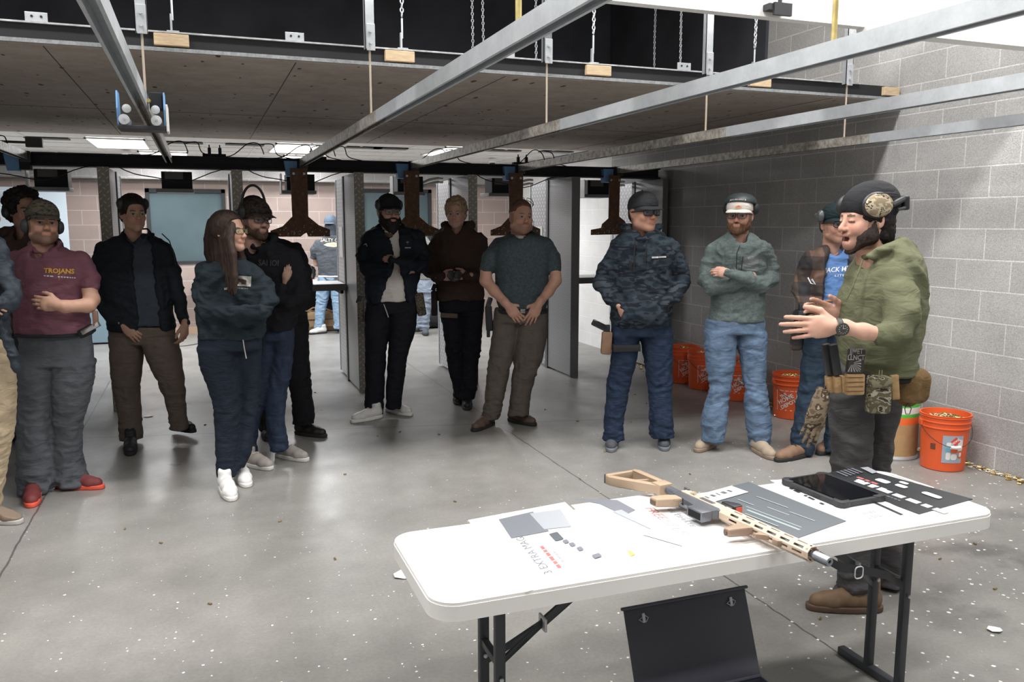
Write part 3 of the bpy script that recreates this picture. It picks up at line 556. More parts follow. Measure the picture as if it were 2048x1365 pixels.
# ================================================================ BUCKETS
M_or = mat('orange_plastic', (.78, .115, .03), .38, spec=.5); M_brass = mat('brass_casing', (.62, .44, .17), .3, .9); M_shell = mat('pale_scrap', (.72, .68, .6), .8)
def casings(bm, n, r, z, rr, seed=1, lay=1.):
    g = random.Random(seed)
    for k in range(n):
        a = g.uniform(0, 6.283); d = r*math.sqrt(g.random()); h = z+.03*(1-(d/r)**2)+g.uniform(0, .014)
        th = g.uniform(0, 6.283); ph = g.uniform(-.5, .5)*lay; v = Vector((math.cos(th)*math.cos(ph), math.sin(th)*math.cos(ph), math.sin(ph)))*.011
        c = Vector((d*math.cos(a), d*math.sin(a), h)); tube(bm, [c-v, c+v], rr, 6, mi=0 if g.random() < .85 else 1)
def wrap(bm2d, R, zc, ang, taper=0.):
    """curve a flat decal (x, y) round a bucket of radius R, centred at height zc and bearing ang"""
    bmesh.ops.subdivide_edges(bm2d, edges=[e for e in bm2d.edges if e.calc_length() > .02], cuts=3)
    for v in bm2d.verts:
        x, y, z = v.co; r = R+.0012+z+taper*y; a = ang+x/R; v.co = (r*math.cos(a), r*math.sin(a), zc+y)
    return bm2d
def bucket(x, y, lab, rz, sticker=False, logo=True, n=170, h=.372, rt=.152):
    t = thing('bucket', lab, 'bucket', (x, y, 0), rz, 'orange buckets of spent brass')
    rb = rt*.875; rz_ = lambda z: rb+(rt-rb)*z/h
    bm = bmesh.new(); P = [(rb-.012, 0), (rb, .004)]
    for z in (.05, .15, .25, h*.76): P.append((rz_(z), z))
    for z in (h*.76, h*.86, h*.95): P += [(rz_(z)+.001, z), (rz_(z)+.008, z+.003), (rz_(z)+.008, z+.008), (rz_(z)+.002, z+.011)]
    P += [(rt+.006, h-.004), (rt+.006, h), (rt-.004, h), (rt-.006, h-.02), (rt-.012, h-.10), (.001, h-.10)]
    lathe(bm, P, 48); link('pail', bm, M_or, t, True)
    bm = bmesh.new(); casings(bm, n, rt-.018, h-.055, .0052, int(x*97)+int(y*31)); lathe(bm, [(rt-.014, h-.09), (rt-.014, h-.058), (rt*.5, h-.035), (.001, h-.03)], 24, mi=2); c = link('spent_casings', bm, [M_brass, M_shell, mat('dark_brass', (.22, .16, .07), .5, .7)], t, True); c['kind'] = 'stuff'
    bm = bmesh.new(); pts = []
    for k in range(17):
        a = math.pi*k/16; pts.append(((rt+.012)*math.cos(a), -(rt+.016)*math.sin(a), h*.82-.13*math.sin(a)))
    tube(bm, pts, .0022, 6); hd = link('wire_handle', bm, M_steel_dark, t)
    bm = bmesh.new(); tube(bm, pts[7:10], .011, 10); link('grip', bm, M_white_paint, hd)
    for s in (1, -1): bm = bmesh.new(); bb(bm, (s*(rt+.001)-.012, -.02, h*.78), (s*(rt+.001)+.012, .02, h*.88), .003); link('handle_lug', bm, M_or, t)
    return t
M_wlogo = mat('printed_white', (.82, .80, .78), .5); M_blk_print = mat('printed_black', (.08, .05, .04), .6)
def logo(t, R, zc, ang, s, m, tap=.055):
    bm = bmesh.new(); k = .5*s
    for a in range(4):
        c, d = math.cos(math.pi/2*a), math.sin(math.pi/2*a); q = [(-k, k-.03*s), (k, k-.03*s), (k, k), (-k, k)]
        bm.faces.new([bm.verts.new((x*c-y*d, x*d+y*c, 0)) for x, y in q])
    for line, y, sz in (('THE', .28, .2), ('HOME', .07, .3), ('DEPOT', -.2, .26)):
        tm = text_mesh(line, sz*s, .0, .008*s); tm.transform(Matrix.Rotation(math.radians(32), 4, 'Z') @ Matrix.Translation((0, y*s, 0))); merge(bm, tm)
    wrap(bm, R, zc, ang, tap); return link('printed_logo', bm, m, t)
BK = [(4.60, 7.22, 'red bucket of spent brass, farthest of the row along the wall', 2.2), (4.60, 6.87, 'red bucket second farthest, half hidden behind the light jeans man', 2.2), (4.60, 6.33, 'bucket with white logo seen between the legs of the light jeans man', 2.2), (4.60, 5.56, 'red bucket of brass between the grey fleece man and the plaid shirt man', 2.2), (4.59, 4.01, 'bright orange bucket heaped with brass, nearest, at right', 2.2)]
for i, (x, y, lab, rz) in enumerate(BK):
    t = bucket(x, y, lab, 0)
    ang = math.atan2(-y, -x)
    for c in t.children:
        if c.name.startswith(('wire_handle', 'handle_lug')): c.rotation_euler.z = ang+math.pi/2+.45
    if i == 4:
        bm = bmesh.new(); bmesh.ops.create_grid(bm, x_segments=14, y_segments=2, size=.5, matrix=Matrix.Diagonal((.13, .185, 1, 1))); wrap(bm, .1415, .155, ang+.42, .05); lb = link('paper_label', bm, mat('label_blue_grey', (.36, .42, .50), .5), t)
        def pc(pts, m, dx, dy, z=.0008, nm='label_print'):
            b = bmesh.new(); b.faces.new([b.verts.new((x+dx, y+dy, z)) for x, y in pts]); wrap(b, .1418, .155, ang+.42, .05); link(nm, b, m, lb)
        for (dx, dy, w_, h_, m) in ((-.028, .035, .028, .026, M_wlogo), (-.03, .0, .026, .03, mat('label_cyan', (.15, .45, .62), .5)), (-.028, -.045, .028, .05, M_wlogo), (.008, -.01, .045, .026, M_or), (.008, -.05, .04, .04, M_wlogo), (.045, .03, .034, .075, M_wlogo), (.05, -.035, .03, .05, M_or), (.05, -.035, .018, .03, M_wlogo)):
            pc(rrect(w_, h_, min(w_, h_)*.35, 4), m, dx, dy)
        pc([(-.03, 0), (0, -.03), (.03, 0), (0, .03)], mat('logo_red', (.75, .07, .04), .5), .012, .055); b = text_mesh('HOME', .02, 0, .0006); b.transform(Matrix.Translation((.012, .055, .0014)) @ Matrix.Rotation(.7, 4, 'Z')); wrap(b, .1418, .155, ang+.42, .05); link('label_print', b, M_wlogo, lb)
        b = bmesh.new()
        for k in range(4): q = rrect(.034, .007, .002, 2, (-.055, .02-k*.0105)); b.faces.new([b.verts.new((x, y, 0)) for x, y in q])
        wrap(b, .142, .16, ang-.05, .05); link('warning_print', b, M_blk_print, t)
    else:
        logo(t, .141, .16, ang+(-.25 if i == 3 else .25), .17, M_wlogo)
# cardboard drum
t = thing('fibre_drum', 'brown fibreboard drum with green, white and orange bands beside the nearest orange bucket', 'drum', (4.50, 4.36, 0)); R0 = .165
for nm, z0, z1, m in (('cardboard_wall', .02, .25, mat('cardboard', (.42, .27, .13), .8, var=.1, vs=20)), ('orange_band', .25, .30, mat('orange_tape', (.85, .16, .04), .5)), ('green_band', .30, .325, mat('green_tape', (.08, .52, .07), .5)), ('white_band', .325, .37, M_white_paint), ('green_band', .37, .40, mat('green_tape')), ('grey_wall', .40, .44, mat('drum_grey', (.42, .42, .40), .5))):
    bm = bmesh.new(); lathe(bm, [(R0, z0), (R0, z1), (R0-.012, z1), (R0-.012, z0)], 40); link(nm, bm, m, t, True)
bm = bmesh.new(); lathe(bm, [(R0+.004, 0), (R0+.008, .01), (R0+.002, .028), (R0-.02, .028), (R0-.02, 0)], 40); link('bottom_rim', bm, M_galv, t, True)
bm = bmesh.new(); lathe(bm, [(R0, .432), (R0+.008, .44), (R0+.008, .455), (R0, .46), (R0-.014, .455), (R0-.012, .43)], 40); link('top_rim', bm, M_galv, t, True)
bm = bmesh.new(); casings(bm, 170, R0-.02, .40, .0052, 77); lathe(bm, [(R0-.014, .36), (R0-.014, .395), (.001, .42)], 24, mi=2); c = link('spent_casings', bm, [M_brass, M_shell, mat('dark_brass')], t, True); c['kind'] = 'stuff'
a0 = math.atan2(-4.36, -4.50); bm = bmesh.new(); bmesh.ops.create_grid(bm, x_segments=6, y_segments=2, size=.5, matrix=Matrix.Diagonal((.06, .045, 1, 1))); wrap(bm, R0, .235, a0-.55); link('shipping_label', bm, M_white_paint, t)
b = bmesh.new(); [b.faces.new([b.verts.new((x+u, y+v, 0)) for u, v in ((0, 0), (w_, 0), (w_, .012), (0, .012))]) for x, y, w_ in ((-.045, .01, .03), (-.01, .012, .05), (-.02, -.012, .02), (.004, -.012, .03))]; wrap(b, R0, .135, a0-.35); link('stencil_print', b, M_blk_print, t)
# brass and debris along the wall foot
g = random.Random(5); bm = bmesh.new()
def ncas(bm, n, y0, y1, w_, seed, pale=.35):
    g = random.Random(seed)
    for k in range(n):
        y = g.uniform(y0, y1); x = XR-.008-abs(g.gauss(0, w_)); th = g.uniform(0, 6.28); v = Vector((math.cos(th), math.sin(th), 0))*.011; c = Vector((min(x, XR-.02), y, .0058+g.choice((0, 0, .008))))
        if g.random() < pale: box(bm, c, (g.uniform(.008, .03), g.uniform(.008, .03), .004), Matrix.Rotation(g.uniform(0, 6), 3, 'Z'), 0, 1)
        else: tube(bm, [c-v, c+v], .0052, 6, mi=0)
ncas(bm, 330, 3.0, 4.5, .035, 3, .4); ncas(bm, 700, 4.4, 8.4, .13, 8, .1)
tag(link('wall_foot_brass', bm, [M_brass, M_shell], None, True), 'drift of spent brass casings and pale scraps along the foot of the right wall', 'brass casings', kind='stuff')
bm = bmesh.new(); tube(bm, [(-.0095, 0, .0045), (.0095, 0, .0045)], .0045, 8); pc_ = link('brass_casing', bm, mat('dull_brass', (.34, .25, .12), .45, .7), None, True)
spots = [(800, 865), (1245, 835), (755, 873), (878, 870), (1262, 845), (322, 1088), (283, 842), (630, 786), (1155, 843), (410, 851), (1210, 905), (1640, 1240), (1100, 1228), (1720, 1060), (1565, 1045), (1880, 1120), (1990, 1180), (1950, 1090), (670, 1120), (420, 1210), (250, 1060), (1090, 820), (1270, 790), (1293, 808), (560, 1045), (1330, 845), (690, 950), (910, 1005), (1160, 960), (1380, 950)]
for i, (px, py) in enumerate(spots):
    o = pc_ if i == 0 else pc_.copy()
    if i: COL.objects.link(o)
    p = fl(px, py); o.location = (p[0], p[1], 0); o.rotation_euler = (0, 0, g.uniform(0, 6)); tag(o, 'single spent brass casing lying on the open concrete floor', 'casing', 'loose casings on the open floor')
for px, py, s, lab in ((810, 1152, .05, 'crumpled white paper scrap on the floor left of the table end'), (297, 834, .035, 'flat white paper scrap on the floor behind the man in the open black jacket'), (1005, 1142, .03, 'small white paper scrap under the table edge'), (1990, 1262, .03, 'white paper scrap on the floor at far right')):
    p = fl(px, py); bm = bmesh.new(); g2 = random.Random(px); vs = [bm.verts.new((s*(1+.4*g2.random())*math.cos(k*.9), s*.7*(1+.4*g2.random())*math.sin(k*.9), .003+.008*g2.random())) for k in range(7)]; bm.faces.new(vs); bmesh.ops.triangulate(bm, faces=bm.faces[:]); r = bmesh.ops.extrude_face_region(bm, geom=bm.faces[:]); [setattr(v.co, 'z', v.co.z+.0015) for v in r['geom'] if isinstance(v, bmesh.types.BMVert)]
    o = link('paper_scrap', bm, M_white_paint); o.location = (p[0], p[1], 0); tag(o, lab, 'paper')
# ================================================================ FIGURE ENGINE (signed distance fields meshed by surface nets)
f32 = np.float32
def hashn(i, j, k):
    h = (i*374761393+j*668265263+k*2147483647) & 0xffffffff; h = ((h ^ (h >> 13))*1274126177) & 0xffffffff; return ((h ^ (h >> 16)) & 0xffff)/65535.
def vnoise(p):
    p = np.asarray(p, np.float64)+100.; i = np.floor(p).astype(np.int64); f = p-i; f = f*f*(3-2*f); r = 0
    for a in (0, 1):
        for b in (0, 1):
            for c in (0, 1):
                w_ = (f[..., 0] if a else 1-f[..., 0])*(f[..., 1] if b else 1-f[..., 1])*(f[..., 2] if c else 1-f[..., 2]); r = r+w_*hashn(i[..., 0]+a, i[..., 1]+b, i[..., 2]+c)
    return r*2-1
def wrinkle(V, amp, fr=9., seed=0.):
    """cloth folds: warped ridges running mostly across the limb"""
    q = V*fr+seed; w1 = np.stack([vnoise(q*.6), vnoise(q*.6+31), vnoise(q*.6+57)], -1)
    a = vnoise(q*np.array([.7, .7, 1.6])+w1*1.3); r = 1-np.abs(a)*2.6
    b = vnoise(q*np.array([1.7, 1.7, 2.9])+w1*.9+9); r2 = 1-np.abs(b)*2.6
    return amp*(r*1.15+r2*.65-.5)
class Field:
    def __init__(s, lo, hi, h):
        s.h = h; s.lo = np.array(lo, float)-3*h; n = (np.ceil((np.array(hi)-s.lo)/h)+4).astype(int); s.n = n
        s.ax = [(s.lo[i]+h*np.arange(n[i])).astype(f32) for i in range(3)]; s.D = np.full(n, 1, f32)
    def sub(s, lo, hi):
        sl = []
        for i in range(3):
            a = int(max(0, math.floor((lo[i]-s.lo[i])/s.h))); b = int(min(s.n[i], math.ceil((hi[i]-s.lo[i])/s.h)+1)); sl.append(slice(a, max(b, a)))
        X = s.ax[0][sl[0]][:, None, None]; Y = s.ax[1][sl[1]][None, :, None]; Z = s.ax[2][sl[2]][None, None, :]; return tuple(sl), X, Y, Z
    def apply(s, fn, lo, hi, k=0., op='u'):
        m = k+3*s.h; sl, X, Y, Z = s.sub(np.array(lo)-m, np.array(hi)+m)
        if any(q.stop <= q.start for q in sl): return
        d = fn(X, Y, Z).astype(f32); D = s.D[sl]
        if op == 's': d = -d; 
        if op == 'u':
            if k > 0: h = np.clip(.5+.5*(D-d)/k, 0, 1); r = D+(d-D)*h-k*h*(1-h)
            else: r = np.minimum(D, d)
        else:
            if k > 0: h = np.clip(.5-.5*(D-d)/k, 0, 1); r = D+(d-D)*h+k*h*(1-h)
            else: r = np.maximum(D, d)
        s.D[sl] = r
    def cone(s, a, b, ra, rb, k=.02, op='u'):
        a = np.array(a, float); b = np.array(b, float); d = b-a; L = max(d@d, 1e-9); R = max(ra, rb)
        def fn(X, Y, Z):
            t = np.clip(((X-a[0])*d[0]+(Y-a[1])*d[1]+(Z-a[2])*d[2])/L, 0, 1)
            return np.sqrt((X-a[0]-t*d[0])**2+(Y-a[1]-t*d[1])**2+(Z-a[2]-t*d[2])**2)-(ra+(rb-ra)*t)
        s.apply(fn, np.minimum(a, b)-R, np.maximum(a, b)+R, k, op)
    def chain(s, P, R, k=.02, op='u'):
        for i in range(len(P)-1): s.cone(P[i], P[i+1], R[i], R[i+1], k, op)
    def ell(s, c, r, k=.02, op='u', A=None):
        c = np.array(c, float); r = np.array(r, float); A = np.eye(3) if A is None else np.array(A)
        def fn(X, Y, Z):
            x, y, z = X-c[0], Y-c[1], Z-c[2]; q = [(A[i][0]*x+A[i][1]*y+A[i][2]*z) for i in range(3)]
            k0 = np.sqrt((q[0]/r[0])**2+(q[1]/r[1])**2+(q[2]/r[2])**2); k1 = np.sqrt((q[0]/r[0]**2)**2+(q[1]/r[1]**2)**2+(q[2]/r[2]**2)**2)
            return k0*(k0-1)/np.maximum(k1, 1e-4)
        e = np.sqrt(sum((A[i]*r[i])**2 for i in range(3))); s.apply(fn, c-e, c+e, k, op)
    def box(s, c, r, rad=.005, k=.0, op='u', A=None):
        c = np.array(c, float); r = np.array(r, float); A = np.eye(3) if A is None else np.array(A)
        def fn(X, Y, Z):
            x, y, z = X-c[0], Y-c[1], Z-c[2]; q = [np.abs(A[i][0]*x+A[i][1]*y+A[i][2]*z)-r[i]+rad for i in range(3)]
            return np.sqrt(np.maximum(q[0], 0)**2+np.maximum(q[1], 0)**2+np.maximum(q[2], 0)**2)+np.minimum(np.maximum(q[0], np.maximum(q[1], q[2])), 0)-rad
        e = np.sqrt(sum((A[i]*r[i])**2 for i in range(3)))*1.75; s.apply(fn, c-e, c+e, k, op)
    def loft(s, rows, k=.03, ex=2.3, op='u', u=rgt, v=nrm, gr=0.):
        """rows: (z, cx, cy, halfwidth, halfdepth) stacked slices"""
        R = np.array(sorted([tuple(r) for r in rows])); z0, z1 = R[0, 0], R[-1, 0]; zz = np.linspace(z0, z1, 60)
        def pc(y):  # smooth interpolation
            m = np.gradient(y, R[:, 0]) if len(y) > 2 else np.full(len(y), (y[-1]-y[0])/(z1-z0))
            i = np.clip(np.searchsorted(R[:, 0], zz)-1, 0, len(R)-2); h = R[i+1, 0]-R[i, 0]; t = (zz-R[i, 0])/h
            return (2*t**3-3*t**2+1)*y[i]+(t**3-2*t**2+t)*h*m[i]+(-2*t**3+3*t**2)*y[i+1]+(t**3-t**2)*h*m[i+1]
        C = [pc(R[:, i]) for i in range(1, 5)]
        def fn(X, Y, Z):
            zc = np.clip(Z, z0, z1); cx, cy, a, b = [np.interp(zc.ravel(), zz, c).reshape(Z.shape) for c in C]; a = np.maximum(a+gr, .01); b = np.maximum(b+gr, .01)
            p = np.abs((X-cx)*u[0]+(Y-cy)*u[1])/a; q = np.abs((X-cx)*v[0]+(Y-cy)*v[1])/b
            m = (p**ex+q**ex)**(1/ex); d = (m-1)*np.minimum(a, b)
            e = np.maximum(Z-z1, z0-Z); return np.where(e > 0, np.sqrt(np.maximum(d, 0)**2+e*e)+np.minimum(d, 0)*0, np.maximum(d, e))
        M = max(R[:, 3].max(), R[:, 4].max())+gr; s.apply(fn, [R[:, 1].min()-M, R[:, 2].min()-M, z0], [R[:, 1].max()+M, R[:, 2].max()+M, z1], k, op)
    def cut(s, p, n, k=.0):
        """remove everything on the side the normal points to"""
        p = np.array(p, float); n = np.array(n, float); n /= np.linalg.norm(n)
        fn = lambda X, Y, Z: -((X-p[0])*n[0]+(Y-p[1])*n[1]+(Z-p[2])*n[2])+0*X
        s.apply(fn, s.lo, s.lo+s.h*s.n, k, 's')
    def mesh(s):
        D = s.D; ins = D < 0; n = s.n; c = [(i, j, k) for i in (0, 1) for j in (0, 1) for k in (0, 1)]
        cnt = np.zeros(n-1, np.int8)
        for i, j, k in c: cnt += ins[i:n[0]-1+i, j:n[1]-1+j, k:n[2]-1+k]
        idx = np.argwhere((cnt > 0) & (cnt < 8))
        if len(idx) == 0: return np.zeros((0, 3)), np.zeros((0, 4), int)
        vals = [D[idx[:, 0]+i, idx[:, 1]+j, idx[:, 2]+k] for i, j, k in c]; acc = np.zeros((len(idx), 3)); num = np.zeros(len(idx)); ca = np.array(c, float)
        for a in range(8):
            for b in range(a+1, 8):
                if np.abs(ca[a]-ca[b]).sum() != 1: continue
                m = (vals[a] < 0) != (vals[b] < 0); t = np.where(m, vals[a]/(vals[a]-vals[b]+1e-12), 0)[:, None]; acc += np.where(m[:, None], ca[a]+(ca[b]-ca[a])*t, 0); num += m
        V = s.lo+s.h*(idx+acc/num[:, None]); ids = np.full(n-1, -1, np.int64); ids[tuple(idx.T)] = np.arange(len(idx)); F = []
        for ax in range(3):
            o1, o2 = (ax+1) % 3, (ax+2) % 3; A = np.take(ins, range(0, n[ax]-1), ax); B = np.take(ins, range(1, n[ax]), ax)
            for flip in (0, 1):
                e = np.argwhere(A & ~B if flip == 0 else ~A & B); e = e[(e[:, o1] > 0) & (e[:, o2] > 0) & (e[:, o1] < n[o1]-1) & (e[:, o2] < n[o2]-1)]
                def g(da, db): q = e.copy(); q[:, o1] -= da; q[:, o2] -= db; return ids[tuple(q.T)]
                q = np.stack([g(1, 1), g(0, 1), g(0, 0), g(1, 0)], 1); F.append(q if flip == 0 else q[:, ::-1])
        return V, np.concatenate(F)
def mk(name, V, F, mats, parent=None, col=None, fm=None):
    me = bpy.data.meshes.new(name); V = np.asarray(V, f32); F = np.asarray(F, np.int32)
    me.vertices.add(len(V)); me.vertices.foreach_set('co', V.ravel()); me.loops.add(F.size); me.loops.foreach_set('vertex_index', F.ravel())
    me.polygons.add(len(F)); me.polygons.foreach_set('loop_start', np.arange(0, F.size, F.shape[1], dtype=np.int32)); me.polygons.foreach_set('loop_total', np.full(len(F), F.shape[1], np.int32))
    me.polygons.foreach_set('use_smooth', np.ones(len(F), bool))
    if fm is not None: me.polygons.foreach_set('material_index', fm.astype(np.int32))
    me.update(calc_edges=True)
    if col is not None:
        a = me.color_attributes.new('Col', 'FLOAT_COLOR', 'POINT'); a.data.foreach_set('color', np.concatenate([col, np.ones((len(col), 1))], 1).astype(f32).ravel())
    for m in (mats if isinstance(mats, (list, tuple)) else [mats]): me.materials.append(m)
    o = bpy.data.objects.new(name, me); COL.objects.link(o)
    if parent: o.parent = parent; o.matrix_parent_inverse = Matrix.Translation(-Vector(parent.location))
    return o
def vnorm(V, F):
    n = np.zeros_like(V); fn = np.cross(V[F[:, 2]]-V[F[:, 0]], V[F[:, 3]]-V[F[:, 1]])
    for i in range(4): np.add.at(n, F[:, i], fn)
    return n/np.maximum(np.linalg.norm(n, axis=1, keepdims=True), 1e-9)
def smooth(V, F, it=1, lam=.5):
    for _ in range(it):
        s_ = np.zeros_like(V); c = np.zeros(len(V))
        for a, b in ((0, 1), (1, 2), (2, 3), (3, 0)):
            np.add.at(s_, F[:, a], V[F[:, b]]); np.add.at(c, F[:, a], 1); np.add.at(s_, F[:, b], V[F[:, a]]); np.add.at(c, F[:, b], 1)
        V = V+lam*(s_/c[:, None]-V)
    return V
# ---- materials for people
def fabric(name, col=(0, 0, 0), rough=.85, bump=.35, bs=350, var=.10, vs=14, **k):
    k.setdefault('fold', .38); return mat(name, col, rough, bump=bump, bs=bs, var=var, vs=vs, spec=.2, bd=.0015, **k)
M_skin = mat('skin', (.5, .3, .2), .5, attr='Col', bump=.12, bs=160, spec=.35, var=.05, vs=30)
M_hairc = {}
def hairm(n, c=(0, 0, 0)): return mat('hair_'+n, c, .6, spec=.22, bump=.9, bs=120, var=.35, vs=70, bd=.004, stretch=(1, 1, .25))
def camo(name, cols, sc=7., stops=(0, .42, .52, .62), stretch=(1, 1, 1.8), rough=.85):
    if name in MATS: return MATS[name]
    m = bpy.data.materials.new(name); m.use_nodes = True; nt = m.node_tree; N = nt.nodes; L = nt.links; b = N['Principled BSDF']; b.inputs['Roughness'].default_value = rough; b.inputs['Specular IOR Level'].default_value = .2
    tc = N.new('ShaderNodeTexCoord'); mp = N.new('ShaderNodeMapping'); mp.inputs['Scale'].default_value = stretch; L.new(tc.outputs['Object'], mp.inputs[0]); n = N.new('ShaderNodeTexNoise'); n.inputs['Scale'].default_value = sc; n.inputs['Detail'].default_value = 3; L.new(mp.outputs[0], n.inputs[0])
    r = ramp(N, list(zip(stops, cols)), 'CONSTANT'); L.new(n.outputs[0], r.inputs[0]); L.new(r.outputs[0], b.inputs['Base Color']); MATS[name] = m; return m
def plaid(name):
    m = bpy.data.materials.new(name); m.use_nodes = True; nt = m.node_tree; N = nt.nodes; L = nt.links; b = N['Principled BSDF']; b.inputs['Roughness'].default_value = .9
    tc = N.new('ShaderNodeTexCoord'); sp = N.new('ShaderNodeSeparateXYZ'); L.new(tc.outputs['Object'], sp.inputs[0])
    def ma(op, a, c):
        x = N.new('ShaderNodeMath'); x.operation = op
        for i, v in enumerate((a, c)):
            if isinstance(v, (int, float)): x.inputs[i].default_value = v
            elif v is not None: L.new(v, x.inputs[i])
        return x.outputs[0]
    h = ma('GREATER_THAN', ma('SINE', ma('MULTIPLY', sp.outputs[2], 36.), None), .1); v = ma('GREATER_THAN', ma('SINE', ma('MULTIPLY', ma('ADD', sp.outputs[0], ma('MULTIPLY', sp.outputs[1], -.4)), 40.), None), .1)
    r = ramp(N, [(0, (.018, .016, .018)), (.34, (.045, .032, .028)), (.67, (.12, .07, .05))], 'CONSTANT'); L.new(ma('MULTIPLY', ma('ADD', h, v), .45), r.inputs[0]); L.new(r.outputs[0], b.inputs['Base Color']); MATS[name] = m; return m
# ---- head ------------------------------------------------------------------
def head_frame(c, psi, pitch=0., roll=0., s=1.):
    """c = world centre between the ears; psi = turn from facing the camera towards picture right"""
    psi = math.radians(psi); p = math.radians(pitch); f = -nrm*math.cos(psi)+rgt*math.sin(psi); side = np.cross(f, [0, 0, 1.]); f = f*math.cos(p)+np.array([0, 0, 1.])*math.sin(p); up = np.cross(side, f)
    if roll: r = math.radians(roll); side, up = side*math.cos(r)+up*math.sin(r), up*math.cos(r)-side*math.sin(r)
    return np.array(c, float), np.stack([side, f, up])*1., s   # rows: local x, y, z in world
def tw(H, V): return H[0]+(np.asarray(V)*H[2])@H[1]
def head_sdf(F, o=0., fat=0., mouth=0., fem=0.):
    j = fat*.012
    F.ell((0, -.014, .034), (.075+o, .096+o, .086+o), 0); F.ell((0, .022, -.032), (.061+o+j, .070+o, .086+o+j), .03)
    for sx in (-1, 1):
        F.cone((sx*(.047+j), .012, -.074), (sx*.012, .066, -.102), .018+o+j, .018+o, .03); F.ell((sx*.036, .062, -.034), (.025+o, .022+o, .024+o), .02); F.ell((sx*.03, -.02, .0), (.043+o, .06, .06), .03)
    F.ell((0, .072, -.102), (.022+o, .019+o, .018+o-fem*.003), .022)
def head_mesh(cfg):
    F = Field((-.11, -.14, -.25), (.11, .15, .14), .0042); fat = cfg.get('fat', 0); mo = cfg.get('mouth', 0); fem = cfg.get('fem', 0)
    head_sdf(F, 0, fat, mo, fem)
    F.cone((-.032, .076, .012), (.032, .076, .012), .012-.003*fem, .012-.003*fem, .02)
    cl = cfg.get('closed')
    for sx in (-1, 1): F.ell((sx*.031, .099 if cl else .097, -.006), (.0175, .014 if cl else .016, .0115), .012, 's')
    if cl:
        for sx in (-1, 1): F.ell((sx*.031, .080, -.005), (.015, .012, .009), .006); F.cone((sx*.044, .086, -.011), (sx*.019, .090, -.011), .0022, .0022, .003, 's')
    for sx in (-1, 1): F.cone((sx*.046, .070, -.001), (sx*.017, .083, -.001), .0045, .0045, .005)   # upper lid
    F.cone((0, .088, .004), (0, .107, -.030), .0075, .0105, .012); F.ell((0, .110, -.036), (.0125, .012, .0105), .008)
    for sx in (-1, 1): F.ell((sx*.0125, .101, -.040), (.0075, .010, .0075), .006)
    if mo:
        F.ell((0, .086, -.060), (.026, .014, .010), .01); F.ell((0, .088, -.064), (.023, .012, .0045), .004); F.ell((0, .080, -.092), (.020, .013, .006), .006); F.ell((0, .097, -.078), (.017, .022, .008), .006, 's')
    else:
        F.ell((0, .084, -.066), (.028, .014, .015), .012); F.ell((0, .0925, -.0625), (.021, .0085, .0045), .005); F.ell((0, .0915, -.0725), (.018, .0085, .0055), .005); F.ell((0, .106, -.0672), (.021, .012, .0016), .003, 's')
    for sx in (-1, 1):
        A = Matrix.Rotation(sx*.30, 3, 'Z'); A = np.array(A)
        F.ell((sx*.077, -.012, -.010), (.0075, .019, .031), .008, 'u', A.T); F.ell((sx*.087, -.006, -.006), (.008, .011, .019), .006, 's')
    nk = .054+.004*fat-.010*fem
    F.cone((0, -.022, -.07), (0, -.040, -.225), nk, nk+.006, .03)
    V, Q = F.mesh(); V = smooth(V, Q, 1, .35)
    sk = np.array(cfg.get('skin', (.52, .33, .25))); C = np.tile(sk, (len(V), 1)); x, y, z = V.T
    def blend(m, c, a=1.): m = np.clip(m, 0, 1)[:, None]*a; C[:] = C*(1-m)+np.array(c)*m
    blend(np.exp(-((np.abs(x)-.038)/.022)**2-((z+.035)/.022)**2)*(y > .03), sk*np.array([1.08, .80, .76]), .5); blend((y > .095)*(z < -.02)*(z > -.05), sk*np.array([1.08, .84, .8]), .5)
    lip = (np.abs(x) < .023)*(y > .080)*(z < -.058+.0*x)*(z > -.0785) if not mo else (np.abs(x) < .024)*(y > .078)*((z > -.072)*(z < -.060)+(z < -.086)*(z > -.097))
    blend(lip*1., sk*np.array([.88, .62, .60]), .6)
    if mo: blend((np.abs(x) < .018)*(y > .058)*(z > -.088)*(z < -.071), (.12, .02, .02))
    hc = np.array(cfg.get('brow', (.06, .04, .03)))
    blend((np.abs(x) > .012)*(np.abs(x) < .046)*(np.abs(z-.0165+(np.abs(x)-.03)**2*8) < .0048)*(y > .05), hc, .85)
    blend((np.abs(x) > .016)*(np.abs(x) < .046)*(np.abs(z+(.0105 if cfg.get('closed') else .0005)) < .0032)*(y > .062), hc*.6, .75)
    sb = cfg.get('stubble', 0)
    if sb:
        jw = np.clip((-z-.048-.5*np.maximum(0, .045-np.abs(y-.03)))/.012, 0, 1)*(z > -.125)*np.clip((y+.02)/.03, 0, 1); mus = np.exp(-(np.maximum(np.abs(x)-.018, 0)/.008)**2-(np.maximum(np.abs(z+.053)-.004, 0)/.004)**2)*(y > .07); side = (y < .035)*(y > -.005)*(z > -.06)*(z < .02)*(np.abs(x) > .055)
        blend((np.maximum(np.maximum(jw, mus), side))*(1-lip*.9), hc, sb)
    return V, Q, C
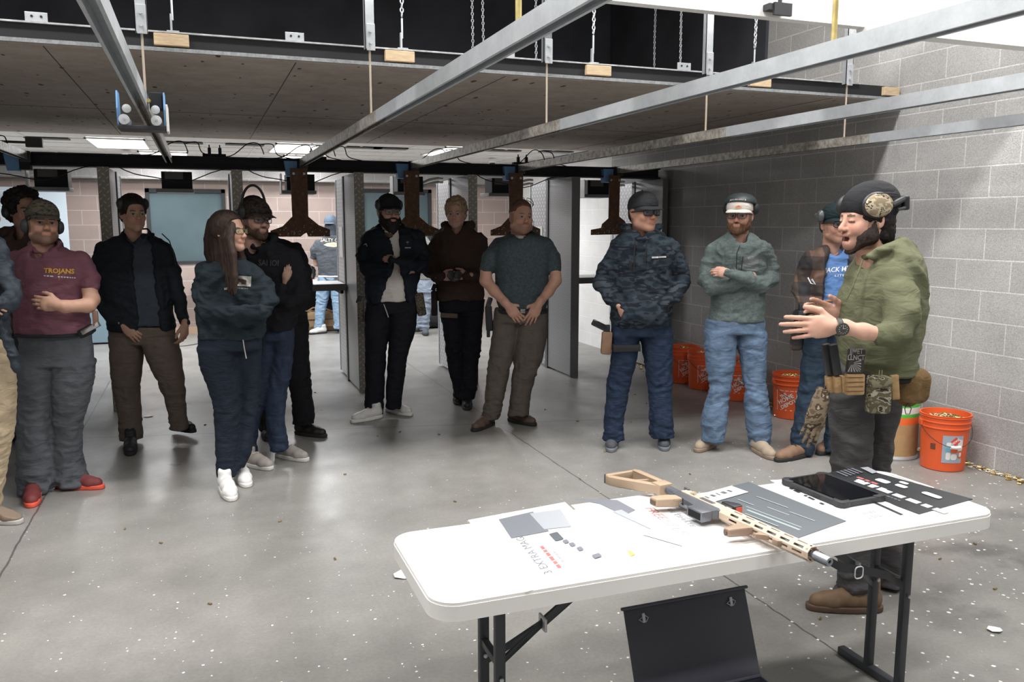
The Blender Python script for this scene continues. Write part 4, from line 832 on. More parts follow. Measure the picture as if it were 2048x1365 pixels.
def eye_mesh(H, cfg):
    Vs, Qs, Cs = [], [], []; n0 = 0; look = Vector(cfg.get('look', (0, 1, -.05))).normalized()
    for sx in (-1, 1):
        bm = bmesh.new(); bmesh.ops.create_uvsphere(bm, u_segments=16, v_segments=10, radius=.0125); bm.transform(Matrix.Translation((sx*.031, .0795, -.006)))
        bm.verts.ensure_lookup_table(); V = np.array([v.co[:] for v in bm.verts]); Q = np.array([[v.index for v in f.verts][:4] if len(f.verts) == 4 else [f.verts[0].index, f.verts[1].index, f.verts[2].index, f.verts[2].index] for f in bm.faces])
        d = (V-np.array([sx*.031, .0795, -.006]))/.0125; a = d@np.array(look); C = np.where((a > .80)[:, None], np.array([.03, .02, .015]), np.array([.36, .32, .30])); Vs.append(V); Qs.append(Q+n0); Cs.append(C); n0 += len(V); bm.free()
    return np.concatenate(Vs), np.concatenate(Qs), np.concatenate(Cs)
def local_mesh(F, H, name, m, parent, dis=0., fr=60., sm=1):
    V, Q = F.mesh(); V = smooth(V, Q, sm, .4)
    if dis: V = V+vnorm(V, Q)*(dis*vnoise(V*fr)+dis*.5*vnoise(V*fr*2.3))[:, None]
    return mk(name, tw(H, V), Q, m, parent)
def hair_short(H, P, m, o=.010, line=.062, dis=.003, fr=90, side=-.02, back=-.075, rough_top=0.):
    F = Field((-.115, -.15, -.12), (.115, .13, .17), .0042); F.ell((0, -.018, .038), (.079+o, .100+o, .090+o+rough_top), 0)
    F.ell((0, -.045, -.02), (.066+o, .068+o, .06), .02)
    F.box((0, .13, line-.12), (.2, .07+.0, .12), .02, .02, 's'); F.box((0, .06, side-.1), (.2, .062, .1), .01, .015, 's'); F.cut((0, 0, back), (0, 0, -1), .01)
    return local_mesh(F, H, 'hair', m, P, dis, fr)
def cap(H, P, m, mb=None, o=0., brim=True, tilt=-.12, bl=.085, back=False, text=None, hole=False, front=None):
    g = thing2 = None
    F = Field((-.12, -.16, -.02), (.12, .13, .18), .0042); F.ell((0, -.012, .040), (.087+o, .110+o, .098+o), 0); F.ell((0, .045, .055), (.070+o, .052+o, .062+o), .03); F.cut((0, 0, .024), (0, -tilt, -1), .004)
    V, Q = F.mesh(); V = smooth(V, Q, 1, .4)
    if front is not None:
        fm = np.where((V[Q].mean(1)[:, 1] > .012), 1, 0); c = mk('cap_crown', tw(H, V), Q, [m, front], P, None, fm)
    else: c = mk('cap_crown', tw(H, V), Q, m, P)
    if brim:
        bm = bmesh.new(); n, r_ = 18, 7; sg = -1 if back else 1; up_, dn = [], []
        for i in range(r_+1):
            for j in range(n+1):
                a = math.pi*j/n; u = i/r_; x0, y0 = .076*math.cos(a), .092*math.sin(a)+.012; x1, y1 = .082*math.cos(a), (.095+bl)*math.sin(a)**.8+.012
                x = x0+(x1-x0)*u; y = y0+(y1-y0)*u; z = .030+tilt*-.0-2.6*x*x*(.3+u)-.26*max(0, y-.09)+.006; up_.append(bm.verts.new((x, y*sg, z+.003))); dn.append(bm.verts.new((x, y*sg, z-.002)))
        for i in range(r_):
            for j in range(n):
                q = [i*(n+1)+j, i*(n+1)+j+1, (i+1)*(n+1)+j+1, (i+1)*(n+1)+j]; bm.faces.new([up_[k] for k in q]); bm.faces.new([dn[k] for k in q[::-1]])
        for L_ in ([r_*(n+1)+j for j in range(n+1)], [j for j in range(n+1)], [i*(n+1) for i in range(r_+1)], [i*(n+1)+n for i in range(r_+1)]):
            for a, b in zip(L_, L_[1:]): bm.faces.new((up_[a], up_[b], dn[b], dn[a]))
        M = Matrix([list(H[1][:, i]*H[2])+[H[0][i]] for i in range(3)]+[[0, 0, 0, 1]]); bm.transform(M); o2 = link('cap_brim', bm, mb or m, P, True); at(o2)
    bm = bmesh.new(); bmesh.ops.create_uvsphere(bm, u_segments=10, v_segments=6, radius=.007); bm.transform(Matrix.Translation(Vector(tw(H, (0, -.012, .138+o))))); at(link('cap_button', bm, m, P, True))
    return c
def LM(H): return Matrix([list(H[1][:, i]*H[2])+[H[0][i]] for i in range(3)]+[[0, 0, 0, 1]])
def muffs(H, P, m, up=.0, y=-.01, band='top', wd=.094, z0=-.012, bandz=.125, tilt=0., part='ear_muffs'):
    for sx in (-1, 1): F = Field((sx*wd-.05, -.12, -.09), (sx*wd+.05, .12, .20), .0045); F.ell((sx*wd, y, z0+up), (.020, .034, .042), 0); F.ell((sx*(wd+.014), y, z0+up), (.013, .026, .033), .008); o = local_mesh(F, H, 'ear_cup', m, P)
    bm = bmesh.new(); pts = []
    for k in range(19):
        a = math.pi*k/18; c, s_ = math.cos(a), math.sin(a)
        if band == 'top': pts.append(((wd+.012)*c, y, z0+up+(bandz-z0-up)*s_**.7))
        else: pts.append(((wd+.012)*c, y-(.125+y)*s_**.8, z0+up+.02*s_))
    tube(bm, pts, .009, 8, flat=1.); bm.transform(LM(H)); at(link('headset_band', bm, m, o and P, True)); return o
def glasses(H, P, m=None, w_=.027, h_=.019, y=.108, z=-.005, r=.0022, lens=None, round_=.010, top_only=False):
    m = m or mat('glasses_frame', (.02, .02, .022), .3); bm = bmesh.new()
    for sx in (-1, 1):
        q = rrect(w_*2, h_*2, round_, 4, (0, 0)); tube(bm, [(sx*.0325+x, y-.018*(abs(sx*.0325+x)/.06)**2, z+v) for x, v in q], r, 6, True)
        tube(bm, [(sx*.060, y-.020, z+.010), (sx*.078, y-.06, z+.010), (sx*.082, -.02, z+.006)], r*1.1, 6)
    tube(bm, [(-.008, y-.001, z+.004), (0, y+.001, z+.006), (.008, y-.001, z+.004)], r, 6); bm.transform(LM(H)); g = at(link('glasses', bm, m, P, True))
    bm = bmesh.new()
    for sx in (-1, 1):
        q = rrect(w_*2-.002, h_*2-.002, round_, 4, (0, 0)); vs = [bm.verts.new((sx*.0325+x, y-.018*(abs(sx*.0325+x)/.06)**2, z+v)) for x, v in q]; bm.faces.new(vs)
    bmesh.ops.triangulate(bm, faces=bm.faces[:]); bmesh.ops.solidify(bm, geom=bm.faces[:], thickness=.0015); bm.transform(LM(H)); l = link('lens', bm, lens or mat('clear_lens', (.2, .22, .24), .08, alpha=.13), g); l.matrix_parent_inverse = Matrix.Identity(4)
    return g
def beard(H, P, m, o=.010, drop=.0, mous=True, dis=.003, fat=0., mouth=0, front=True):
    F = Field((-.10, -.05, -.19), (.10, .15, .03), .0042); j = fat*.012
    for sx in (-1, 1):
        F.cone((sx*(.049+j), .012, -.074), (sx*.014, .066, -.102-drop*.5), .019+o+j, .019+o, .02); F.cone((sx*(.060+j), .006, -.015), (sx*(.052+j), .012, -.07), .010+o*.6, .017+o, .02); F.cone((sx*.050, .03, -.062), (sx*.028, .060, -.082), .014+o, .017+o, .02)
    F.ell((0, .074, -.104-drop*.5), (.026+o*.8, .020+o, .020+o+drop*.5), .02)
    if mous: F.cone((-.024, .083, -.064), (0, .091, -.053), .0065+o*.2, .0075+o*.2, .006); F.cone((.024, .083, -.064), (0, .091, -.053), .0065+o*.2, .0075+o*.2, .006)
    for sx in (-1, 1): F.cone((sx*.028, .080, -.066), (sx*.028, .076, -.092), .008+o*.3, .010+o*.5, .01)
    F.ell((0, .099, -.069-.006*mouth), (.016, .016, .0055+.010*mouth), .004, 's')
    if not front: F.box((0, .145, -.075), (.060, .075, .055), .02, .015, 's')
    V, Q = F.mesh(); return local_mesh(F, H, 'beard', m, P, dis, 130)
# ---- hands -----------------------------------------------------------------
def hand_into(F, w, f, n, th, s=1., curl=(.35, .4, .45, .5), spread=.10, thumb=.6, k=.004):
    """w wrist, f towards the knuckles, n out of the back of the hand, th = +1/-1 side the thumb is on (along n x f)"""
    w = np.array(w, float); f = np.array(f, float); f /= np.linalg.norm(f); n = np.array(n, float); n -= f*(n@f); n /= np.linalg.norm(n); x = np.cross(n, f)*th
    A = np.stack([x, f, n]); s = s
    F.ell(w+f*.048*s, np.array([.040, .054, .016])*s, .012, 'u', A); F.ell(w+f*.068*s+n*.001, np.array([.041, .028, .014])*s, .01, 'u', A); F.cone(w-f*.03*s, w+f*.03*s, .026*s, .024*s, .015)
    F.ell(w+f*.030*s+x*.022*s-n*.008*s, np.array([.018, .032, .016])*s, .012, 'u', A)
    lens = (.043, .049, .045, .035); offs = (.029, .0098, -.0096, -.028)
    for i in range(4):
        a = spread*(1.2-i*.9); d = f*math.cos(a)+x*math.sin(a); p = w+f*(.088-.004*abs(i-1)-.003*(i == 3))*s+x*offs[i]*s; r = (.0092, .0094, .0088, .0077)[i]*s; c = curl[i] if isinstance(curl, (tuple, list)) else curl; L_ = lens[i]*s; ang = 0; P_ = [p-f*.02*s, p]; R_ = [r*1.05, r*1.08]
        for j, (fl_, cc) in enumerate(((1., .7), (.62, 1.), (.5, .7))):
            ang += c*cc; q = d*math.cos(ang)-n*math.sin(ang); p = p+q*L_*fl_; P_.append(p); R_.append(r*(.98, .9, .78)[j])
        F.chain(P_, R_, k)
    b = w+f*.022*s+x*.027*s-n*.006*s; d = f*.75+x*thumb-n*.15; d /= np.linalg.norm(d); p1 = b+d*.042*s; d2 = f*.95+x*(thumb*.35)-n*.2; d2 /= np.linalg.norm(d2); p2 = p1+d2*.031*s; p3 = p2+(d2-x*.1)/1.05*.024*s
    F.chain([b, p1, p2, p3], [.0145*s, .0118*s, .0105*s, .0085*s], k*1.5)
# ---- the person --------------------------------------------------------------
class Person:
    def __init__(s, Z, feet, label, cfg=None, off=0.):
        s.x0, s.y0, s.sc = Z; s.cfg = cfg or {}; pts = [s.floor(*q) for q in feet]; b = np.mean(pts, 0); b[2] = 0; s.base = b+nrm*off; s.base[2] = 0
        s.root = thing('person', label, 'person', tuple(s.base)); s.skin = []; s.garm = {}; s.nh = .088; s.neck = 11 if s.sc > 1.5 else 0; s.top = s.sc > 1.5; s.seed = float(len(label)*1.7)
    def px(s, x, y): return s.x0+x/s.sc, s.y0+y/s.sc
    def floor(s, x, y, z=0.): return fl(*s.px(x, y), z)
    def at(s, x, y, off=0.):
        d = ray(*s.px(x, y)); t = (((s.base-CP)@nrm)+off)/(d@nrm); return CP+d*t
    def m(s, n, x=None, y=None, off=0.):
        """length in metres of n zoom pixels at the person's depth"""
        d = ray(*s.px(x or 300, y or 500)); t = (((s.base-CP)@nrm)+off)/(d@nrm); return n/s.sc/FPX*t
    def rows(s, R, dep, off=0., gr=0.):
        o = []
        for i, r in enumerate(R):
            y, a, b = r[:3]
            if len(R) >= 6 and s.neck and dep != .0851 and R[-1][0]-R[0][0] > 60*s.neck/14 and i < 3: y += s.neck*(1, .6, .2)[i]
            of = (r[3] if len(r) > 3 and r[3] is not None else off); dp = r[4] if len(r) > 4 else dep
            p = s.at((a+b)/2, y, of); h = s.m((b-a)/2, (a+b)/2, y, of); d = dp(h) if callable(dp) else dp
            if s.top and len(R) >= 6 and i < 3 and not callable(dp) and R[-1][0]-R[0][0] > 200: d *= (.60, .78, .92)[i]
            o.append((p[2], p[0], p[1], h+gr, d+gr))
        return o
    def limb(s, L): return [s.at(x, y, o) for x, y, o, r in L], [s.m(r, x, y, o) for x, y, o, r in L]
    def garment(s, name, m, lofts=(), limbs=(), h=.0095, wr=.005, fr=9., cuts=(), extra=None, k=.035, gr=0., dep=None, zf=None, ellip=(), sm=1, pre=None):
        P = []; lo = np.array([9.]*3); hi = -lo; LL = []
        for L in lofts:
            r = s.rows(L['r'], L.get('d', .12), L.get('o', 0.), gr); LL.append((r, L))
            for q in r: lo = np.minimum(lo, [q[1]-q[3]-.02, q[2]-max(q[3], q[4])-.02, q[0]]); hi = np.maximum(hi, [q[1]+q[3]+.02, q[2]+max(q[3], q[4])+.02, q[0]])
        CC = []
        for L in limbs:
            p, r = s.limb(L); r = [a+gr for a in r]; CC.append((p, r))
            for a, b in zip(p, r): lo = np.minimum(lo, a-b); hi = np.maximum(hi, a+b)
        for c, r in ellip: lo = np.minimum(lo, np.array(c)-r); hi = np.maximum(hi, np.array(c)+r)
        F = Field(lo-.01, hi+.01, h)
        for r, L in LL: F.loft(r, L.get('k', k), L.get('ex', 2.3))
        for p, r in CC: F.chain(p, [q*.93 for q in r], min(k, .022))
        for c, r in ellip: F.ell(c, r, k)
        if s.top and hasattr(s, 'H') and lofts and len(lofts[0]['r']) >= 5 and s.nh and name not in ('trousers', 'belt', 'long_hair'):
            fb = -nrm*.75+s.H[1][1]*np.array([1, 1, 0])*.5; fb /= np.linalg.norm(fb); a = tw(s.H, (0, -.02, -.085))+fb*.022; b = tw(s.H, (0, -.035, -.165))+fb*s.nh; F.cone(a, b, .060, .047, .012, 's')
        if extra: extra(F)
        for c in cuts: F.cut(*c)
        V, Q = F.mesh(); V = smooth(V, Q, sm, .5)
        if wr:
            n = vnorm(V, Q); a = wrinkle(V, 1., fr*1.15, s.seed+len(name)); wr = wr*1.05; w_ = wr if zf is None else wr*zf(V); V = V+n*(a*w_-wr*.2 if zf is None else a*w_)[:, None]
        if gr or True: pass
        o = mk(name, V, Q, m, s.root); s.garm[name] = (V, Q); return o
    def head(s, x, y, psi, pitch=0., roll=0., size=1., off=-.025):
        s.H = head_frame(s.at(x, y, off), psi, pitch, roll, size); V, Q, C = head_mesh(s.cfg); s.skin.append((tw(s.H, V), Q, C)); V, Q, C = eye_mesh(s.H, s.cfg)
        if s.cfg.get('closed'): return s.H
        s.skin.append((tw(s.H, V), Q, C)); return s.H
    def arm(s, L, hand=None, h=.0055, k=.02, dark=None):
        """bare arm and/or hand; L as limb list"""
        p, r = s.limb(L) if L else ([], [])
        if hand: w_ = np.array(hand['w']); p2 = p+[w_-.2, w_+.2]; r2 = r+[.02, .02]
        else: p2, r2 = p, r
        lo = np.min([a-b for a, b in zip(p2, r2)], 0); hi = np.max([a+b for a, b in zip(p2, r2)], 0); hh = min(h, .0045) if hand else h
        F = Field(lo-.02, hi+.02, hh)
        if p: F.chain(p, r, k)
        if hand: hd = dict(hand); w_ = hd.pop('w'); f = hd.pop('f'); n = hd.pop('n'); th = hd.pop('th'); hand_into(F, w_, f, n, th, **hd)
        V, Q = F.mesh(); V = smooth(V, Q, 1, .35); c = np.array(dark or s.cfg.get('skin', (.52, .33, .25))); C = np.tile(c, (len(V), 1))
        C = C*(1+.10*vnoise(V*45)[:, None]*np.array([.4, 1, 1]))
        if dark is None: s.skin.append((V, Q, C))
        else: return mk('glove', V, Q, dark and M_skin, s.root, C)
    def core(s, torso, legs):
        """plain body under the clothes so that the figure is one continuous surface"""
        r = s.rows(torso, .085, 0, -.03); lg = [s.limb(L) for L in legs]; P = [np.array([q[1], q[2], q[0]]) for q in r]+[a for p, _ in lg for a in p]
        F = Field(np.min(P, 0)-.2, np.max(P, 0)+.2, .02); F.loft(r, .03)
        for p, rr in lg: F.chain(p, [max(.02, q-.038) for q in rr], .04)
        V, Q = F.mesh(); C = np.tile(np.array(s.cfg.get('skin', (.52, .33, .25))), (len(V), 1)); s.skin.append((V, Q, C))
    def finish(s):
        n = 0; VV, QQ, CC = [], [], []
        for V, Q, C in s.skin: VV.append(V); QQ.append(Q+n); CC.append(C); n += len(V)
        mk('body', np.concatenate(VV), np.concatenate(QQ), M_skin, s.root, np.concatenate(CC))
    def shoe(s, heel, toe, m, ms, W=.050, hgt=.095, lift=0., pitch=0., laces=None, top=1., zoom=True, ankle=None):
        a = s.floor(*heel) if zoom else np.array(heel, float); b = s.floor(*toe) if zoom else np.array(toe, float); a = a.copy(); b = b.copy(); a[2] = b[2] = lift; f = b-a; L_ = np.linalg.norm(f); f /= L_; Lr = max(.27, min(.32, L_+.035)); a = a-f*.035 if abs(f@rgt) > .6 else (a+b)/2-f*(Lr/2-.015)
        f = f*math.cos(pitch)+np.array([0, 0, 1.])*math.sin(pitch); sd = np.cross(f, [0, 0, 1.]); sd /= np.linalg.norm(sd); up = np.cross(sd, f); H = (a, np.stack([sd, f, up]), 1.); k = Lr/.30
        F = Field((-.07, -.02, .0), (.07, .33, .17), .0055); F.cone((0, .045*k, .052), (0, .14*k, .050), .040, .040, 0); F.cone((0, .14*k, .050), (0, .255*k, .036), .040, .034, .02); F.cone((0, .15*k, .07), (0, .22*k, .048), .022, .020, .02); F.cone((0, .05*k, .06), (0, .055*k, .06+hgt*.55), .037, .040, .02); F.cone((-.012, .2*k, .036), (.012, .22*k, .036), .034, .034, .02)
        F.cut((0, 0, .022), (0, 0, -1)); F.cut((0, 0, .06+hgt), (0, .3, 1)); F.ell((0, .055*k, .06+hgt+.02), (.030, .036, .05), .01, 's'); up_ = local_mesh(F, H, 'shoe', m, s.root)
        F = Field((-.07, -.02, -.005), (.07, .33, .05), .005); F.loft([(0, 0, .15*k, .046, .150*k), (.028, 0, .15*k, .046, .150*k)], 0, 2.6, u=np.array([1, 0, 0]), v=np.array([0, 1, 0])); so = local_mesh(F, H, 'shoe_sole', ms, s.root)
        if laces:
            bm = bmesh.new()
            for j in range(4):
                y = (.13+.022*j)*k; z = .101-.0075*j; tube(bm, [(-.022, y, z-.006), (0, y+.004, z+.002), (.022, y, z-.006)], .0028, 5)
            bm.transform(LM(H)); lc = at(link('laces', bm, laces, s.root, True))
        return up_
    def print_(s, txt, x, y, hpx, m, garment, rot=0., shear=0., bold=0., wscale=1., name='printed_text', bm=None, ofs=.0025):
        """lay flat artwork on the cloth: centre at zoom pixel (x, y)"""
        V, Q = s.garm[garment]; bvh = BVHTree.FromPolygons([tuple(v) for v in V], [tuple(int(i) for i in q) for q in Q]); bm = bm or text_mesh(txt, 1., shear, bold); p0 = s.at(x, y); k = s.m(hpx, x, y)
        for _ in range(3):
            es = [e for e in bm.edges if e.calc_length()*k > .02]
            if es: bmesh.ops.subdivide_edges(bm, edges=es, cuts=1); bmesh.ops.triangulate(bm, faces=bm.faces[:])
        c, s_ = math.cos(rot), math.sin(rot); bad = []
        for v in bm.verts:
            u, w_ = v.co.x*wscale, v.co.y; q = p0+rgt*(u*c-w_*s_)*k+upv*(u*s_+w_*c)*k; d = q-CP; d /= np.linalg.norm(d); hit = bvh.ray_cast(Vector(CP), Vector(d))
            if hit[0] is None: bad.append(v); continue
            v.co = hit[0]-Vector(d)*ofs
        bmesh.ops.delete(bm, geom=bad, context='VERTS')
        return at(link(name, bm, m, s.root))
def dashes(ws, h=1., gap=.3, jit=0):
    bm = bmesh.new(); x = -sum(abs(w_)+gap for w_ in ws)/2
    for i, w_ in enumerate(ws):
        if w_ > 0: y = jit*math.sin(i*2.3); bm.faces.new([bm.verts.new((x+u*w_, y+v*h, 0)) for u, v in ((0, -.5), (1, -.5), (1, .5), (0, .5))])
        x += abs(w_)+gap
    return bm
def poly(pts, sc=1.):
    bm = bmesh.new(); bm.faces.new([bm.verts.new((x*sc, y*sc, 0)) for x, y in pts]); bmesh.ops.triangulate(bm, faces=bm.faces[:]); return bm
# ================================================================ PEOPLE
ZA = (0, 340, 1.845); ZB = (340, 360, 2.069); ZCc = (660, 340, 2.4385); ZD = (1140, 360, 2.354); ZE = (1500, 340, 2.202)
dl = lambda h: max(h*1.05, .055)      # leg depth from its half width
def trousers(s, m, pel, legs, wr=.006, fr=10., h=.0095, d=.115, name='trousers', cuffs=True):
    L = [dict(r=pel, d=d)]+[dict(r=r, d=dl, k=.012) for r in legs]
    zt = s.at(0, pel[0][1] if False else pel[0][0])[2]
    hems = [s.at((r[-1][1]+r[-1][2])/2, r[-1][0])[2] for r in legs]; zh = min(hems)
    def zf(V): z = V[:, 2]; return .45+.9*np.clip(1-(z-zh)/.22, 0, 1)+.55*np.exp(-((z-zh-.42)/.09)**2)
    o = s.garment(name, m, L, wr=wr, fr=fr, h=h, zf=zf, k=.03)
    V, Q = s.garm[name]; return o
def ringc(s, F, pts, k=.02):
    pts = [(x, y+(9 if o < -.03 else 3 if o < .05 else 0), o, r*(.72 if r < 18 else .85)) for x, y, o, r in pts] if s.neck else pts
    P, R = s.limb(pts); F.chain(P, R, k*.6)
def pbox(s, name, x0, x1, y0, y1, off, dep, m, rot=0., bev=.006, parent=None, lean=0.):
    c = s.at((x0+x1)/2, (y0+y1)/2, off); w_ = s.m(x1-x0, (x0+x1)/2, (y0+y1)/2, off); h_ = s.m(y1-y0, (x0+x1)/2, (y0+y1)/2, off)
    R = Matrix([list(rgt), list(nrm), [0, 0, 1]]).transposed() @ Matrix.Rotation(lean, 3, 'Z') @ Matrix.Rotation(rot, 3, 'Y')
    bm = bmesh.new(); box(bm, c, (w_, dep, h_), R, bev); o = link(name, bm, m, parent or s.root, True)
    if (parent is None) or (parent is s.root): at(o)
    return o
def ptube(s, name, L, m, parent=None, n=8):
    P, R = s.limb(L); bm = bmesh.new(); tube(bm, P, R, n); o = link(name, bm, m, s.root, True); return at(o)
W3 = lambda a, b, c: rgt*a+np.array([0, 0, 1.])*b+nrm*c      # right, up, away
SK_L = (.56, .33, .24); SK_D = (.36, .21, .15)
m_white_sole = mat('white_sole', (.72, .71, .68), .6); m_dk_sole = mat('dark_sole', (.02, .02, .02), .7); m_lace = mat('lace_white', (.7, .7, .68), .8)
m_muff = mat('muff_black', (.022, .024, .027), .45)

# ---- man in maroon polo ------------------------------------------------------
s = Person(ZA, [(115, 1215), (290, 1170)], 'man in maroon shirt with yellow lettering, cap and ear muffs, arms crossed, red shoes', dict(skin=(.50, .29, .21), fat=.45, stubble=.6, brow=(.05, .03, .02)))
H = s.head(158, 196, 40, 4, 3)
hair_short(H, s.root, hairm('dark', (.03, .02, .015)), .006); cap(H, s.root, camo('cap_olive', [(.045, .04, .03), (.09, .075, .055), (.06, .055, .045), (.02, .02, .018)], 30), brim=True, bl=.075)
muffs(H, s.root, mat('muff_grey', (.04, .043, .05), .5), 0.0, -.015, 'back', .086, -.02)
mm = fabric('maroon_knit', (.185, .080, .108)); 
tr = [(272, 108, 215), (290, 85, 250), (312, 60, 290), (350, 48, 308), (430, 62, 312), (520, 62, 318), (605, 68, 330)]
def ex(F): ringc(s, F, [(112, 268, -.02, 14), (130, 290, -.10, 12), (165, 302, -.125, 11), (200, 290, -.10, 12), (222, 268, -.0, 14), (165, 250, .08, 16), (112, 268, -.02, 14)])
s.garment('shirt', mm, [dict(r=tr, d=.145)], [[(62, 335, 0, 40), (58, 400, .01, 42), (78, 450, -.04, 38)], [(298, 335, 0, 40), (330, 400, .0, 38), (335, 428, -.02, 36)]], wr=.004, extra=ex, cuts=[(s.at(70, 452), (0, 0, 0.0001) if 0 else W3(-.2, -1, 0) if 0 else (9, 9, 0) )] if 0 else ())
s.arm([(325, 420, 0, 27), (338, 478, -.06, 27), (325, 500, -.12, 26), (240, 505, -.20, 22), (215, 500, -.215, 18)], dict(w=s.at(215, 500, -.215), f=W3(-1, .12, .05), n=W3(0, .15, -1), th=-1, s=1.02, curl=(.35, .35, .35, .4), spread=.04, thumb=.55))
s.arm([(92, 425, -.03, 28), (104, 480, -.06, 26), (150, 515, -.08, 22)])
M_cargo = fabric('grey_cargo', (.105, .115, .13), bump=.2)
pel = [(598, 72, 330), (650, 78, 336), (720, 74, 342)]
lg1 = [(690, 72, 218), (750, 68, 212), (850, 72, 198), (950, 70, 192), (1050, 70, 192), (1120, 72, 196), (1185, 70, 190)]; lg2 = [(690, 205, 345, .02), (750, 200, 340, .02), (850, 203, 322, .03), (950, 202, 300, .05), (1050, 197, 298, .08), (1120, 200, 312, .1), (1160, 204, 325, .1)]
trousers(s, M_cargo, pel, [lg1, lg2]); s.core(tr, [[(150, 620, 0, 45), (140, 900, 0, 40), (130, 1180, 0, 40)], [(265, 620, 0, 45), (262, 900, .04, 40), (245, 1140, .08, 40)]])
m_red = mat('shoe_maroon', (.17, .035, .035), .7, bump=.4, bs=80); m_rs = mat('sole_coral', (.75, .10, .06), .5)
s.shoe((130, 1165), (112, 1275), m_red, m_rs, laces=mat('lace_dark', (.05, .02, .02))); s.shoe((225, 1172), (395, 1178), m_red, m_rs, laces=mat('lace_dark'))
def belt(s, y, x0, x1, m, d=.125, hh=14, off=0.):
    F = s.garment('belt', m, [dict(r=[(y-hh/2, x0, x1), (y+hh/2, x0, x1)], d=d)], wr=0, h=.007); return F
belt(s, 603, 66, 335, M_black, .15); s.finish()
Y_ = mat('print_yellow', (.72, .42, .05), .6); s.print_('TROJANS', 218, 374, 24, Y_, 'shirt', -.03, 0, .03, 1.12); s.print_('', 222, 395, 4, m_lace, 'shirt', -.07, bm=dashes((1.6, 2.2, 3, -2.5, 1.8, 1.8, 1.8, 1.8, 1.2, 1.2, 1.2), 1., .9), name='printed_dashes'); s.print_('', 217, 400, 18, Y_, 'shirt', name='printed_mark', bm=poly([(-.1, .4), (.12, .4), (.06, -.4), (-.02, -.45), (.02, .1)]))
p = s.at(335, 585, -.12); t = thing('pistol', 'silver pistol with brown grip at the belt of the maroon shirt man', 'pistol', tuple(p)); bm = bmesh.new(); R = Matrix([list(rgt), list(nrm), [0, 0, 1]]).transposed() @ Matrix.Rotation(math.radians(-28), 3, 'Y')
box(bm, (0, 0, 0), (.115, .026, .028), R, .004); box(bm, R @ Vector((.05, 0, .02)), (.012, .008, .012), R, .001); link('slide', bm, mat('bright_steel', (.6, .6, .62), .25, .9), t, True); bm = bmesh.new(); box(bm, R @ Vector((.03, 0, -.01))+Vector((.0, 0, .05)), (.03, .024, .09), None, .006); link('grip', bm, mat('brown_grip', (.17, .09, .06), .6), t, True)
bm = bmesh.new(); box(bm, R @ Vector((-.04, .02, -.0)), (.09, .05, .05), R, .01); link('holster', bm, M_black, t, True)

# ---- man in open black jacket ------------------------------------------------
s = Person(ZA, [(484, 1040), (680, 985)], 'man in open black jacket and brown trousers, standing with one foot stepped out', dict(skin=(.40, .24, .17), brow=(.03, .02, .015)))
H = s.head(492, 160, 42, 0, 0, 1.02); hair_short(H, s.root, hairm('black', (.015, .012, .012)), .012, .060); muffs(H, s.root, m_muff, .075, -.0, 'back', .080)
tr = [(222, 470, 555), (240, 430, 570), (262, 385, 605), (300, 362, 618), (400, 372, 620), (500, 395, 635), (592, 402, 645)]
mj = fabric('black_softshell', (.012, .015, .021), .7); mp = fabric('blue_grey_polo', (.045, .055, .072))
tr2 = [(232, 450, 555), (262, 410, 595), (300, 385, 605), (400, 390, 605), (500, 400, 625), (575, 408, 635)]
def ex(F): ringc(s, F, [(455, 222, .02, 7), (472, 250, -.09, 6), (508, 280, -.12, 5), (535, 248, -.1, 6), (552, 226, .0, 7)])
s.garment('polo_shirt', mp, [dict(r=tr2, d=.122)], wr=.003, extra=ex)
def ex(F):
    F.loft(s.rows([(205, 465, 552, -.13), (300, 478, 568, -.15), (400, 485, 582, -.15), (500, 498, 590, -.15), (640, 505, 592, -.15)], .075), .012, op='s')
    ringc(s, F, [(470, 262, -.115, 9), (452, 232, -.03, 11), (470, 215, .06, 10), (540, 215, .06, 10), (562, 232, -.03, 11), (556, 262, -.115, 9)])
s.garment('jacket', mj, [dict(r=tr, d=.14)], [[(382, 290, 0, 30), (356, 380, .01, 32), (355, 470, .0, 31), (420, 550, -.08, 24), (450, 575, -.11, 20)], [(606, 290, 0, 28), (640, 380, .0, 30), (655, 460, 0, 29), (675, 540, -.03, 24), (684, 560, -.04, 20)]], wr=.005, extra=ex)
s.arm([(430, 560, -.09, 13), (455, 577, -.12, 14)], dict(w=s.at(458, 578, -.125), f=W3(.75, -.6, -.1), n=W3(.3, .3, -1), th=1, s=.95, curl=(.45, .5, .5, .5)))
s.arm([(684, 555, -.04, 12), (684, 568, -.05, 13)], dict(w=s.at(683, 572, -.05), f=W3(-.1, -1, -.1), n=W3(1, 0, -.4), th=-1, s=.92, curl=(.5, .6, .65, .7)))
trousers(s, fabric('brown_chino', (.125, .100, .085), bump=.2), [(575, 405, 642), (640, 412, 648)], [[(610, 408, 530), (700, 412, 524), (800, 420, 512), (900, 440, 518), (996, 446, 523)], [(610, 520, 646), (680, 542, 662), (780, 585, 676), (860, 615, 684, .03), (957, 630, 693, .06)]], wr=.005)
s.core(tr, [[(465, 620, 0, 40), (480, 980, 0, 28)], [(585, 620, 0, 40), (660, 940, .05, 26)]]); mk_ = mat('shoe_black', (.018, .018, .022), .6)
s.shoe((486, 1005), (480, 1068), mk_, m_dk_sole); s.shoe((648, 972), (748, 1003), mk_, m_dk_sole, lift=.035, pitch=.04); s.finish()
ptube(s, 'shoulder_cord', [(597, 235, -.06, 2), (625, 262, -.04, 2), (640, 310, -.03, 2), (648, 355, -.03, 2)], M_black)

